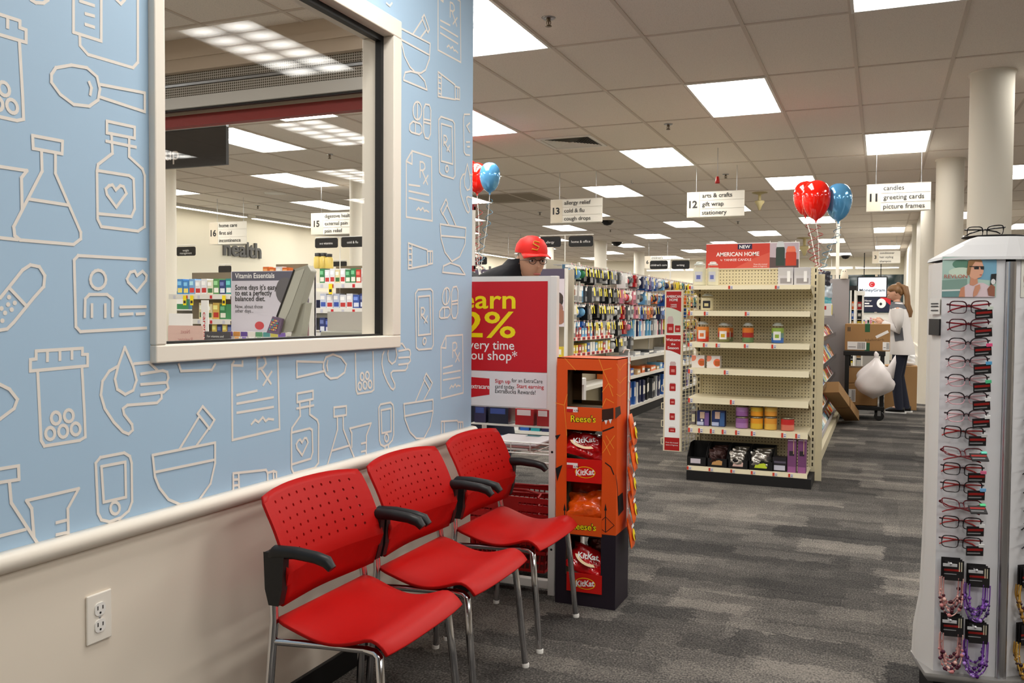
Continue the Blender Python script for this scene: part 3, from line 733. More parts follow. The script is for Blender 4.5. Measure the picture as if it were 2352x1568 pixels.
# wire shelf with flyers
wz = .66
r = MB(O)
for k in range(5): r.tube([(xl+.04, YS+.03+k*.09, wz), (xr-.04, YS+.03+k*.09, wz)], .003, M_WHITE, 6)
for k in range(8): r.tube([(xl+.04+k*.1, YS+.03, wz+.05), (xl+.04+k*.1, YS+.03, wz), (xl+.04+k*.1, YS+.40, wz)], .0025, M_WHITE, 6)
r.tube([(xl+.04, YS+.03, wz+.05), (xr-.04, YS+.03, wz+.05)], .0035, M_WHITE, 6); r.tube([(xl+.04, YS+.03, wz-.04), (xr-.04, YS+.03, wz-.04)], .0035, M_WHITE, 6)
r.build('wire_shelf', t)
for k in range(3):
    fl = MB((xr-.30+.02*k, YS+.2, wz+.008+k*.012)); c = Vector((xr-.30+.02*k, YS+.2, wz+.008+k*.012))
    fl.box((c.x-.13, c.y-.15, c.z), (c.x+.14, c.y+.15, c.z+.01), cm(((208, 198, 196), (170, 120, 118), (200, 196, 200))[k]))
    tag(fl.build('flyer', bevel=.002), '%s folded flyer lying in the wire shelf of the basket stand' % ('lowest', 'middle', 'topmost')[k], 'flyer', 'flyers in the wire shelf')
# nested shopping baskets
M_BASK = mat('basket_red', (150, 10, 14), .4)
def basket(z, lab, first=[None]):
    loc = (xr-.285, YS+.235, z)
    if first[0]: return dup(first[0], loc, label=lab)
    t = thing('shopping_basket', lab, 'shopping basket', loc, 0, 'red baskets nested in the stand')
    b = MB(); W, D, Hh = .225, .16, .24
    def side(z): k = .86+.14*z/Hh; return W*k, D*k
    for z0, z1 in ((0, .012), (.09, .105), (.19, .205), (.215, .24)):
        for z_, in ((z0,),):
            w0, d0 = side(z0); w1, d1 = side(z1); e = .004
            for sx in (-1, 1):
                b.box((sx*w1-e, -d1, z0), (sx*w1+e, d1, z1), M_BASK); b.box((-w1, sx*d1-e, z0), (w1, sx*d1+e, z1), M_BASK)
    for k in range(17):
        f = -1+2*k/16
        for s in (-1, 1):
            w0, d0 = side(0); w1, d1 = side(Hh)
            b.tube([(f*w0, s*d0, 0), (f*w1, s*d1, Hh-.02)], .004, M_BASK, 4, caps=False)
            if k % 2 == 0: b.tube([(s*w0, f*d0, 0), (s*w1, f*d1, Hh-.02)], .004, M_BASK, 4, caps=False)
    w0, d0 = side(0); b.box((-w0, -d0, 0), (w0, d0, .006), M_BASK)
    b.box((-.07, -D-.004, .175), (.07, -D+.004, .235), M_BASK)
    b.build('body', t)
    for s in (-1, 1):
        h = MB(); h.tube([(-W*.75, s*D, Hh), (-W*.75, s*(D-.04), Hh+.012), (-.07, s*(D-.10), Hh+.015), (.07, s*(D-.10), Hh+.015), (W*.75, s*(D-.04), Hh+.012), (W*.75, s*D, Hh)], .006, M_BASK, 8)
        h.build('handle', t)
    first[0] = t
    return t
for k in range(4): basket(.072+k*.042, 'red plastic shopping basket in the stand, %s of the nested stack' % ('lowest', 'second from bottom', 'second from top', 'topmost')[k])
# ---- orange candy display of printed card
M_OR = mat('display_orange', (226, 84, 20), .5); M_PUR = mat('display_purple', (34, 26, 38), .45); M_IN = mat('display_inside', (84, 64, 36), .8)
OX0, OX1, OY, OD = at(1275, 1382, 'z', 0).x, at(1412, 1402, 'z', 0).x, 3.787, .215
OZ = at(1340, 822, 'y', OY).z; OZS = at(1340, 1222, 'y', OY).z
O = Vector(((OX0+OX1)/2, OY+OD/2, 0))
t = thing('candy_display', 'orange and black cardboard candy display with four open bays', 'candy display', tuple(O))
WX0, WX1 = at(1302, 1000, 'y', OY).x, at(1383, 1000, 'y', OY).x
bays = [(at(1340, v1, 'y', OY).z, at(1340, v0, 'y', OY).z) for v0, v1 in ((850, 937), (988, 1057), (1107, 1190), (1232, 1322))]
b = MB(O)
def panel(y0, y1, skip):
    zs = sorted({0, OZ, OZS} | {z for q in bays for z in q})
    for z0, z1 in zip(zs, zs[1:]):
        m = M_OR if z0 >= OZS-1e-6 else M_PUR
        hole = any(q[0]-1e-6 <= z0 and z1 <= q[1]+1e-6 for q in bays)
        if not hole: b.box((OX0, y0, z0), (OX1, y1, z1), m)
        else:
            b.box((OX0, y0, z0), (WX0-skip, y1, z1), m); b.box((WX1+skip, y0, z0), (OX1, y1, z1), m)
panel(OY, OY+.004, 0)
for z0, z1, m in ((0, OZS, M_PUR), (OZS, OZ, M_OR)):
    b.box((OX0, OY+.004, z0), (OX0+.004, OY+OD, z1), m); b.box((OX1-.004, OY+.004, z0), (OX1, OY+OD, z1), m)
b.box((OX0, OY, OZ-.004), (OX1, OY+OD, OZ), M_OR)
b.build('carton', t)
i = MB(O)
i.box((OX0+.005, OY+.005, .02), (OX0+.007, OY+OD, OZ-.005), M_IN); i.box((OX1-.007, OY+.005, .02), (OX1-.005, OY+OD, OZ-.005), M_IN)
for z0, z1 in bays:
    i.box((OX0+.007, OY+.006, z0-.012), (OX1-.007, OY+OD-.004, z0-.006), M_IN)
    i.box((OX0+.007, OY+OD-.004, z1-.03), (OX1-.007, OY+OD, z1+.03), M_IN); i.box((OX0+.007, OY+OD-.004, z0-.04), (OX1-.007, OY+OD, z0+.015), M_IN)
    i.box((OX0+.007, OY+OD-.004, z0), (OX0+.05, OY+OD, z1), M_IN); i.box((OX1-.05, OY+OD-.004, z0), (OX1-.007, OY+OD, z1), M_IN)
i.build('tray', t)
def onf(u, v, d=.0006): q = at(u, v, 'y', OY); return (q.x, OY-d, q.z)
def ons(u, v, d=.0006): q = at(u, v, 'x', OX1); return (OX1+d, q.y, q.z)
def stroke3(mb, pts, wd, m, nrm):
    nrm = Vector(nrm)
    for a, c in zip(pts, pts[1:]):
        a, c = Vector(a), Vector(c)
        if (c-a).length < 1e-5: continue
        s = (c-a).normalized().cross(nrm)*wd/2
        mb.poly([a-s, a+s, c+s, c-s], m)
d = MB(O)
M_WEB = mat('web_yellow', (246, 170, 60), .5)
fr = (0, -1, 0); sd = (1, 0, 0)
webs = [[(1297,822),(1322,850)],[(1375,822),(1385,850),(1398,880),(1408,910)],[(1385,850),(1405,845)],[(1385,850),(1398,880),(1408,890)],[(1383,900),(1398,880)],[(1275,925),(1296,930),(1303,905)],[(1296,930),(1302,1000)],[(1383,935),(1392,915),(1410,925)],[(1392,1000),(1410,1030)],[(1386,1010),(1402,1045)],[(1384,1040),(1412,1000)]]
for k, s in enumerate(webs): stroke3(d, [onf(*p, .0005+k*1e-5) for p in s], .0022, M_WEB, fr)
for k, s in enumerate([[(1416,835),(1424,850),(1432,838),(1444,830)],[(1416,870),(1424,880),(1434,868),(1445,862)],[(1416,905),(1424,910),(1436,900)],[(1424,830),(1424,960)]]): stroke3(d, [ons(*p, .0005+k*1e-5) for p in s], .002, M_WEB, sd)
M_MO = mat('mouth_brown', (58, 34, 22), .6)
d.poly([onf(*p, .0009) for p in ((1376,948),(1384,940),(1400,938),(1409,936),(1409,962),(1384,968),(1374,965))], M_MO)
d.poly([ons(*p, .0009) for p in ((1413,936),(1424,932),(1426,950),(1413,962))], M_MO)
for p in ((1380,966),(1392,966),(1402,964)): d.poly([onf(p[0]-4, p[1]-1, .0012), onf(p[0]+4, p[1]-2, .0012), onf(p[0], p[1]+9, .0012)], M_PAPER)
stroke3(d, [onf(*p, .001) for p in ((1384,990),(1398,985),(1410,980))], .006, M_BLACKM, fr)
for pts in (((1276,1075),(1292,1067),(1280,1105)), ((1275,1000),(1288,997),(1279,1010))): d.poly([onf(*p, .001) for p in pts], M_BLACKM)
stroke3(d, [onf(*p, .001) for p in ((1390,1062),(1403,1072),(1410,1090))], .005, M_BLACKM, fr); stroke3(d, [ons(*p, .001) for p in ((1414,1090),(1418,1120),(1420,1165))], .006, M_BLACKM, sd)
d.poly([ons(*p, .001) for p in ((1418,1140),(1430,1130),(1432,1170),(1420,1185))], M_BLACKM)
for u in (1297, 1391):
    stroke3(d, [onf(u, 1222, .001), onf(u, 1166, .001)], .004, M_BLACKM, fr); d.poly([onf(*p, .0011) for p in ((u-3,1172),(u,1155),(u+3,1172))], M_BLACKM)
    for s in (-20, 20): stroke3(d, [onf(u, 1186, .0012), onf(u+s, 1206, .0012), onf(u, 1222, .0012)], .0022, M_BLACKM, fr)
d.build('print_pattern', t)
LIPS = [(937, 985, M_OR), (1057, 1104, mat('kit_red', (208, 26, 20), .4)), (1190, 1224, M_OR), (1322, 1354, MATS['kit_red'])]
for k, (v0, v1, m) in enumerate(LIPS):
    lp = MB(O); a, c = onf(1302, v1), onf(1383, v0)
    lp.box((a[0], OY-.006, a[2]), (c[0], OY-.001, c[2]), m); po = lp.build('shelf_lip', t)
    l = MB(O)
    if m is M_OR:
        for dd, off in ((M_BLACKM, .0), (M_YEL, .0004)):
            s = at(1311 if k == 0 else 1326-14, v1-(17 if k == 0 else 10), 'y', OY-.0065-off)
            l.text("Reese's", (s.x, OY-.0065-off, s.z), (1, 0, .02), (0, 0, 1), .030, dd, 'l', .06 if dd is M_BLACKM else .015, .118)
    else:
        e0 = at(1344, (v0+v1)/2+(4 if k == 1 else 2), 'y', OY-.0065)
        for rx, rz, mm, o_ in ((.048, .026, M_YEL, 0), (.045, .0235, m, .0003)):
            l.poly([(e0.x+rx*math.cos(q*math.pi/10), OY-.0066-o_, e0.z+rz*math.sin(q*math.pi/10)) for q in range(20)], mm)
        l.text('KitKat', (e0.x, OY-.0072, e0.z-.012), (1, 0, .12), (0, 0, 1), .027, M_PAPER, 'c', .03, .088)
    l.build('logo', po)
    if k < 2:
        g = MB(O); a = onf(1303, v0+8+(0 if k == 0 else 8)); c = onf(1328, v0-2+(0 if k == 0 else 8))
        z1_, z0_ = max(a[2], c[2]), min(a[2], c[2])
        g.poly([(a[0], OY-.0068, z0_), (c[0], OY-.0068, z0_), (c[0], OY-.0068, z1_), (a[0], OY-.0068, z1_)], M_PAPER)
        g.poly([(a[0], OY-.0072, z0_), (a[0]+.03, OY-.0072, z0_), (a[0]+.03, OY-.0072, z0_+.014), (a[0], OY-.0072, z0_+.014)], M_RED)
        g.text('4.98', (a[0]+.034, OY-.0074, z0_+.003), (1, 0, 0), (0, 0, 1), .01, M_INK); g.build('price_label', po)
# bags in the bays
M_BR = crinkle('bag_red', (190, 14, 20)); M_BO = crinkle('bag_orange', (232, 88, 18)); M_BSIL = crinkle('bag_silver', (120, 60, 56), .2, .5)
def candy_bag(c, u, w, W, Hh, T, m, seed, lab, txt=None, tc=None, cat='candy bag', grp='candy bags in the display'):
    c = Vector(c); t = thing('candy_bag', lab, cat, tuple(c), 0, grp)
    bag(MB(), (0, 0, 0), u, w, W, Hh, T, m, seed, 12, .35 if T > .02 else .15, 1. if T > .02 else .2).build('pouch', t)
    u = Vector(u).normalized(); w = Vector(w).normalized(); n = u.cross(w)
    l = MB()
    if txt:
        o = n*(T*.62+.004)
        if tc is None:
            n_ = 9; band = []
            for k in range(n_): a_ = math.pi*(1.1+.62*k/(n_-1)); band.append((math.cos(a_), math.sin(a_)))
            l.add([o+u*(W*.36*p[0]*f)+w*(Hh*.34*p[1]*f+Hh*.08) for f in (.72, 1.0) for p in band], [(k, k+1, n_+k+1, n_+k) for k in range(n_-1)], mat('label_cream', (236, 206, 160), .4))
            l.text(txt, o+n*.002-w*Hh*.02, u+w*.3, w-u*.3, Hh*.22, M_PAPER, 'c', .02, W*.5)
        else:
            l.poly([o+u*(W*.3*math.cos(k*math.pi/6))+w*(Hh*.2*math.sin(k*math.pi/6)-Hh*.12) for k in range(12)], tc)
            l.poly([o+n*.0008+u*(W*.14*math.cos(k*math.pi/4)+W*.1)+w*(Hh*.1*math.sin(k*math.pi/4)-Hh*.22) for k in range(8)], mat('print_brown', (110, 50, 20), .5))
            l.poly([o+n*.0006+u*(W*p)+w*(Hh*q) for p, q in ((-.3, .12), (.3, .12), (.3, .22), (-.3, .22))], M_PAPER)
        l.build('logo', t)
    return t
zb = [q[0]-.006 for q in bays]
xc = (WX0+WX1)/2
candy_bag((xc-.01, OY+.05, zb[1]+.068), (1, .1, -.15), (0.05, .5, .8), .20, .12, .05, M_BR, 3, 'red crinkled candy bag at the front of the second bay', 'KitKat')
candy_bag((xc-.06, OY+.15, zb[1]+.09), (1, 0, .3), (0, .2, 1), .14, .13, .05, M_BSIL, 4, 'dark red candy bag standing at the back of the second bay')
candy_bag((xc+.005, OY+.05, zb[2]+.06), (1, 0, .1), (0, .6, .75), .20, .13, .06, M_BO, 5, 'orange candy bag at the front of the third bay')
candy_bag((xc-.02, OY+.14, zb[2]+.08), (1, 0, -.1), (0, .2, 1), .19, .14, .05, crinkle('bag_amber', (206, 74, 20)), 6, 'amber candy bag behind the orange one in the third bay')
candy_bag((xc+.01, OY+.05, zb[3]+.06), (1, 0, -.35), (.2, .6, .75), .19, .13, .05, M_BR, 7, 'red candy bag tipped forward in the lowest bay', 'KitKat')
candy_bag((xc+.035, OY+.14, zb[3]+.10), (1, 0, .2), (0, .1, 1), .13, .14, .05, M_BSIL, 8, 'dark red candy bag at the back of the lowest bay')
# clip strip of orange bags down the side
s = thing('clip_strip', 'white plastic clip strip hanging down the side of the candy display', 'clip strip', (OX1+.004, OY+.17, OZ+.02))
a = MB(); a.box((0, -.012, -.78), (.002, .012, 0), M_WHITE)
a.tube([(0, 0, 0), (.004, .0, .015), (-.02, .01, .018), (-.03, .01, .0)], .0022, M_WHITE, 6)
for k in range(9): a.box((.002, -.008, -.05-k*.085), (.006, .008, -.042-k*.085), M_WHITE)
a.build('strip', s)
for k in range(5):
    z = OZ-.33-k*.117
    candy_bag((OX1+.032+.006*(k % 2), OY+.15-.004*k, z), (-.12, 1, 0), (-.2, 0, 1), .105, .14, .016, mat('strip_bag', (236, 96, 20), .3, coat=.3), 20+k, 'small orange candy bag on the clip strip, %s from the top' % ORD[k], 'x', M_YEL, 'candy bag', 'orange bags on the clip strip')
# ================================================================ candle end cap and the run behind it
YF, YB = 7.05, 7.43
EX0, EX1 = at(1577, 1105, 'y', YF).x, at(1863, 1105, 'y', YF).x
M_PEG = peg_mat('pegboard', (214, 204, 172))
def zof(v, Y=YF, u=1582): return at(u, v, 'y', Y).z
LIPV = [(655, 665), (713, 725), (785, 797), (845, 858), (911, 925), (979, 993), (1069, 1079)]
SH = [zof(a) for a, b in LIPV]
ZPT = at(1700, 617, 'y', YB).z
O = Vector(((EX0+EX1)/2, (YF+YB)/2, 0)); OC = O
t = thing('end_shelf_unit', 'beige pegboard end shelf of jar candles under a red header board', 'shelf unit', tuple(O)); ENDCAP = t
b = MB(O); b.box((EX0, YF-.01, 0), (EX1, YB, zof(1079)-.002), M_BLACKM); b.build('kick_base', t)
b = MB(O); b.box((EX0+.03, YB-.012, SH[6]-.05), (EX1-.03, YB, ZPT), M_PEG); b.build('pegboard', t)
M_SLOT = mat('slot_dark', (44, 38, 26), .7)
for x in (EX0+.0, EX1-.035):
    b = MB(O); b.box((x, YB-.02, 0), (x+.035, YB+.01, ZPT+.01), M_SHELF)
    z = .12
    while z < ZPT: b.box((x+.012, YB-.0206, z), (x+.023, YB-.0201, z+.03), M_SLOT); z += .05
    b.build('upright', t)
M_TAGO = mat('tag_orange_red', (214, 66, 48), .5)
def price(p, x, z, y, w=.03, h=.026, tint=M_TAGO, nm=''):
    q = MB(O); q.box((x, y-.0025, z), (x+w*.42, y-.001, z+h), tint); q.box((x+w*.42, y-.0025, z), (x+w, y-.001, z+h), M_PAPER)
    q.box((x+w*.5, y-.0032, z+h*.2), (x+w*.92, y-.0026, z+h*.42), mat('ink_blue', (110, 112, 150), .6)); q.box((x+w*.5, y-.0032, z+h*.62), (x+w*.95, y-.0026, z+h*.8), mat('ink_lilac', (150, 150, 190), .6))
    q.build('price_tag', p)
TAGS = [[1585, 1675, 1782], [1583, 1619, 1713], [1582, 1617, 1646, 1711, 1774], [1583, 1665], [1583, 1679], [1583, 1606, 1633, 1660, 1691, 1727, 1797, 1829], [1580, 1630, 1680, 1727, 1777, 1813]]
for k, ((v0, v1), z) in enumerate(zip(LIPV, SH)):
    b = MB(O); zl = zof(v1)
    b.box((EX0+.005, YF+.012, z-.012), (EX1-.03, YB-.02, z), M_SHELF)
    b.prism([(EX0+.005, YF+.012, z), (EX0+.005, YF+.0, zl), (EX0+.005, YF+.012, zl)], (EX1-.035-EX0, 0, 0), M_SHELF)
    if k < 6:
        for x in (EX0+.007, EX1-.034): b.prism([(x, YF+.05, z-.012), (x, YB-.02, z-.012), (x, YB-.02, z-.09)], (.002, 0, 0), M_SHELF)
    s = b.build('shelf', t)
    for u in TAGS[k]:
        price(s, at(u-3, v1, 'y', YF).x+.002, zl+.004, YF, .036, (z-zl)*.72)
# header board
hz0, hz1 = at(1700, 617, 'y', 7.38).z, at(1700, 558, 'y', 7.38).z
hx0, hxm, hx1 = at(1622, 590, 'y', 7.38).x, at(1768, 590, 'y', 7.38).x, at(1836, 590, 'y', 7.38).x
b = MB(O); b.box((hx0, 7.38, hz0), (hx1, 7.39, hz1), M_PAPER); hb = b.build('header_board', t)
M_HR = mat('header_red', (196, 62, 48), .5)
b = MB(O); Y = 7.379
b.poly([(hx0, Y, hz0+.004), (hxm, Y, hz0+.004), (hxm, Y, hz1-.006), (hx0, Y, hz1-.006)], M_HR)
b.poly([(hxm-.28, Y-.0003, hz0+.004), (hxm, Y-.0003, hz0+.004), (hxm, Y-.0003, hz0+.13), (hxm-.12, Y-.0003, hz0+.085)], mat('header_red_pale', (206, 88, 72), .5))
b.poly([(hxm, Y, hz0+.004), (hx1-.004, Y, hz0+.004), (hx1-.004, Y, hz1-.006), (hxm, Y, hz1-.006)], mat('picture_lilac', (186, 170, 180), .6))
b.poly([(hxm, Y-.0003, hz0+.004), (hx1-.004, Y-.0003, hz0+.004), (hx1-.004, Y-.0003, hz0+.07), (hxm, Y-.0003, hz0+.09)], mat('picture_dark', (90, 74, 76), .6))
w_ = hx1-hxm
for cx, w2, h2, cc, ct in ((.36, .30, .15, (52, 66, 60), (200, 205, 208)), (.72, .36, .11, (190, 62, 40), (226, 120, 90))):
    c = hxm+w_*cx; h0 = hz0+.02
    b.poly([(c+p*w_*w2*.5, Y-.0006, h0+q*h2) for p, q in ((-1, 0), (1, 0), (1, .9), (.85, 1), (-.85, 1), (-1, .9))], cm(cc))
    b.poly([(c+p*w_*w2*.5, Y-.0006, h0+h2+q*.05) for p, q in ((-.85, 0), (.85, 0), (.9, .3), (.6, .9), (-.6, .9), (-.9, .3))], cm(ct))
b.poly([(hx0+.255, Y-.0004, hz1-.052), (hx0+.37, Y-.0004, hz1-.052), (hx0+.37, Y-.0004, hz1-.008), (hx0+.255, Y-.0004, hz1-.008)], mat('navy', (44, 40, 72), .5))
b.build('print_pattern', hb)
b = MB(O); Y = 7.3783
b.text('NEW', (hx0+.312, Y, hz1-.044), (1, 0, 0), (0, 0, 1), .027, M_PAPER, 'c', .02); b.text('AMERICAN HOME', ((hx0+hxm)/2, Y, hz0+.104), (1, 0, 0), (0, 0, 1), .033, M_PAPER, 'c', .02, .345)
b.text('by', (hx0+.118, Y, hz0+.068), (1, 0, 0), (0, 0, 1), .013, M_PAPER); b.text('YANKEE CANDLE', (hx0+.145, Y, hz0+.064), (1, 0, 0), (0, 0, 1), .02, M_PAPER, 'l', 0, .22)
b.text('From the trusted', (hxm-.02, Y, hz0+.030), (1, 0, 0), (0, 0, 1), .011, M_PAPER, 'r'); b.text('name in fragrance', (hxm-.02, Y, hz0+.014), (1, 0, 0), (0, 0, 1), .011, M_PAPER, 'r')
b.build('lettering', hb)
b = MB(O)
for x in (hx0+.1, hxm, hx1-.03): b.tube([(x, 7.392, hz0-.03), (x, 7.392, hz1+.012)], .003, M_WHITE, 6)
b.build('sign_holder', t)
# ---- goods on the shelves
def span(u0, u1, v, Y): a, c = at(u0, v, 'y', Y), at(u1, v, 'y', Y); return (a.x+c.x)/2, c.x-a.x
def jar(u0, u1, vt, z, Y, bands, lab, label=None, lidless=False, cat='candle', lid=None, glass=True, group='jar candles on the end shelf'):
    x, w = span(u0, u1, 800, Y); h = at((u0+u1)/2, vt, 'y', Y).z-z; r = w/2
    t = thing('jar_candle', lab, cat, (x, Y, z), 0, group)
    wx = MB(); hb = h*(.72 if not lidless else .86)
    n = len(bands)
    for k, cc in enumerate(bands):
        z0, z1 = hb*k/n+.004, hb*(k+1)/n+.004
        wx.lathe([(r*.98, z0), (r*.98, z1)], (0, 0, 0), cm(cc, .4), 20, caps=(n == 1))
    if n > 1: wx.lathe([(0, .004), (r*.98, .004)], (0, 0, 0), cm(bands[0], .4), 20, caps=False); wx.lathe([(r*.98, hb+.004), (0, hb+.004)], (0, 0, 0), cm(bands[-1], .4), 20, caps=False)
    wx.build('wax', t)
    if glass:
        g = MB()
        g.lathe([(r*.8, 0), (r, .006), (r, hb*.98), (r*.97, hb*1.06), (r*.82, hb*1.12), (r*.82, hb*1.2)], (0, 0, 0), M_JAR, 24, caps=False); g.build('jar_body', t)
    if not lidless:
        l = MB()
        if lid: l.lathe([(r*.9, hb*1.14), (r*.9, hb*1.26), (r*.5, hb*1.30), (0, hb*1.30)], (0, 0, 0), lid, 20)
        else: l.lathe([(r*.84, hb*1.18), (r*.9, hb*1.22), (r*.8, hb*1.27), (r*.55, hb*1.29), (r*.62, h*.97), (r*.4, h), (0, h)], (0, 0, 0), mat('lid_glass', (214, 220, 216), .08, alpha=.55), 20)
        l.build('lid', t)
    elif glass:
        l = MB(); l.lathe([(r*.97, hb*1.0), (r*1.0, hb*1.04), (r*1.0, h), (r*.9, h)], (0, 0, 0), lid or mat('rim_steel', (140, 132, 112), .25, .8), 20); l.build('rim', t)
    if label:
        bg, c2 = label; q = MB(); n = 8; a0 = -math.pi/2-.62
        vs = []
        for k in range(n+1):
            a = a0+1.24*k/n
            vs += [(r*1.012*math.cos(a), r*1.012*math.sin(a), hb*.22), (r*1.012*math.cos(a), r*1.012*math.sin(a), hb*.8)]
        q.add(vs, [(2*k, 2*k+2, 2*k+3, 2*k+1) for k in range(n)], cm(bg), True)
        vs = []
        for k in range(n+1):
            a = a0+.3+.64*k/n
            vs += [(r*1.02*math.cos(a), r*1.02*math.sin(a), hb*.36), (r*1.02*math.cos(a), r*1.02*math.sin(a), hb*.6)]
        q.add(vs, [(2*k, 2*k+2, 2*k+3, 2*k+1) for k in range(n)], cm(c2), True)
        q.build('label', t)
    return t
Yg = 7.15
CR_ = (236, 232, 206)
jar(1590, 1619, 601, SH[0], Yg, [CR_], 'cream jar candle with clear lid at the outer end of the top shelf', ((216, 216, 222), (110, 120, 190)))
jar(1622, 1648, 601, SH[0], Yg, [CR_], 'cream jar candle with clear lid in front of the red header board', ((216, 216, 222), (110, 120, 190)))
jar(1609, 1638, 674, SH[1], 7.2, [(232, 220, 180)], 'lone cream jar candle with a black label on the second shelf', ((40, 38, 44), (220, 205, 150)))
jar(1600, 1628, 738, SH[2], Yg, [(216, 60, 36), (226, 104, 44), (232, 140, 60)], 'orange and red layered jar candle alone at the end of the third shelf', ((240, 232, 226), (226, 120, 60)))
jar(1648, 1676, 741, SH[2], Yg, [(130, 130, 80), (190, 70, 50), (230, 130, 50)], 'orange over green jar candle with a fruit label in front of another', ((244, 240, 232), (220, 180, 40)))
jar(1660, 1684, 742, SH[2], 7.27, [(120, 130, 90), (170, 60, 40), (214, 120, 50)], 'orange over green jar candle half hidden behind its twin on the third shelf', ((240, 236, 230), (70, 66, 72)))
jar(1704, 1731, 741, SH[2], Yg, [(110, 140, 90), (176, 44, 36), (222, 120, 40)], 'orange, red and green banded jar candle in the middle of the third shelf', None)
jar(1771, 1800, 741, SH[2], Yg, [(60, 110, 190), (110, 150, 140), (150, 180, 80)], 'green over blue jar candle on the third shelf', ((240, 240, 236), (150, 180, 60)))
LID_D = mat('lid_dark', (60, 56, 58), .3, .6)
def tumbler(u0, u1, v0, z, bands, lab): return jar(u0, u1, v0, z, 7.14, bands, lab, None, True, group='tumbler candles on the sixth shelf')
hs = zof(955, 7.14)-zof(982, 7.14)
for u0, bands, nm in ((1692, [(176, 128, 190), (150, 96, 160)], 'purple'), (1726, [(232, 190, 60), (240, 160, 40)], 'yellow'), (1758, [(236, 190, 84), (232, 160, 60)], 'amber')):
    for k in (0, 1):
        bb = bands if k == 0 else bands[::-1]
        tumbler(u0, u0+30, 956, SH[5]+k*(zof(956, 7.14, u0)-SH[5]), bb, '%s two-tone tumbler candle, %s of a stack of two' % (nm, 'lower' if k == 0 else 'upper')) if k == 0 else tumbler(u0, u0+30, 931, SH[5]+.002+(at(u0+15, 956, 'y', 7.14).z-SH[5]), bb, '%s two-tone tumbler candle, upper of a stack of two' % nm)
tumbler(1796, 1828, 958, SH[5], [(222, 124, 104), (206, 44, 44)], 'red over pink single tumbler candle on the sixth shelf')
jar(1590, 1602, 932, SH[5], 7.2, [(120, 110, 110)], 'grey jar candle with a cream label at the end of the sixth shelf', ((232, 226, 190), (210, 204, 180)))
def carton(u0, u1, vt, z, Y, D, lab, base, deco=None, name='carton', cat='box', group=None, **k):
    x, w = span(u0, u1, 800, Y); h = at((u0+u1)/2, vt, 'y', Y).z-z
    t = thing(name, lab, cat, (x, Y, z), 0, group)
    MB().box((-w/2, 0, 0), (w/2, D, h), base if not isinstance(base, tuple) else cm(base)).build('box', t, bevel=.001)
    if deco:
        d = MB(); deco(d, w, h); d.build('print_pattern', t)
    return t
def rect(d, x0, z0, x1, z1, c, y=-.0006): d.poly([(x0, y, z0), (x1, y, z0), (x1, y, z1), (x0, y, z1)], cm(c) if isinstance(c, tuple) else c)
def disc(d, x, z, r, c, y=-.0006, clip=None):
    pts = [(x+r*math.cos(k*math.pi/10), y, z+r*math.sin(k*math.pi/10)) for k in range(20)]
    if clip: pts = [(min(max(p[0], clip[0]), clip[2]), y, min(max(p[2], clip[1]), clip[3])) for p in pts]
    d.poly(pts, cm(c))
def fruit(d, w, h):
    disc(d, -w*.42, h*.82, w*.28, (232, 140, 110), clip=(-w/2, 0, w/2, h)); disc(d, w*.3, h*.45, w*.3, (232, 110, 70), -.0006, (-w/2, 0, w/2, h)); rect(d, w*.12, h*.22, w*.5, h*.58, (186, 92, 40), -.0012)
carton(1589, 1618, 816, SH[3], 7.14, .09, 'white box with orange fruit circles at the outer end of the fourth shelf', (232, 226, 222), fruit, group='fruit candle boxes')
carton(1624, 1654, 817, SH[3], 7.14, .09, 'white box with orange fruit circles second along the fourth shelf', (232, 226, 222), fruit, group='fruit candle boxes')
def clip_box(d, w, h): rect(d, -w*.45, h*.55, w*.45, h*.95, (200, 198, 200)); rect(d, -w*.35, h*.1, w*.4, h*.4, (150, 146, 150)); rect(d, w*.1, h*.2, w*.3, h*.8, (244, 244, 246), -.001)
carton(1784, 1819, 614, SH[0], 7.18, .08, 'clear-fronted white gadget box beside its twin under the header board', (206, 204, 210), clip_box, group='white gadget boxes on the top shelf')
carton(1821, 1858, 614, SH[0], 7.18, .08, 'clear-fronted white gadget box at the aisle end of the top shelf', (206, 204, 210), clip_box, group='white gadget boxes on the top shelf')
def navy_box(d, w, h): rect(d, -w*.25, h*.5, w*.15, h*.95, (196, 170, 150)); rect(d, -w*.48, h*.05, w*.05, h*.28, (190, 196, 226)); rect(d, w*.12, h*.05, w*.48, h*.9, (120, 90, 150)); disc(d, -w*.1, h*.38, w*.09, (230, 230, 240), -.0012)
carton(1603, 1631, 944, SH[5], 7.14, .08, 'navy candle box with a purple side at the end of the sixth shelf', (38, 44, 96), navy_box, group='navy candle boxes')
carton(1637, 1667, 944, SH[5], 7.14, .08, 'navy candle box with a blue side beside the purple tumblers', (34, 50, 100), lambda d, w, h: (rect(d, -w*.25, h*.5, w*.15, h*.95, (206, 176, 160)), rect(d, -w*.48, h*.05, w*.05, h*.28, (180, 190, 226)), rect(d, w*.12, h*.05, w*.48, h*.9, (60, 96, 150))), group='navy candle boxes')
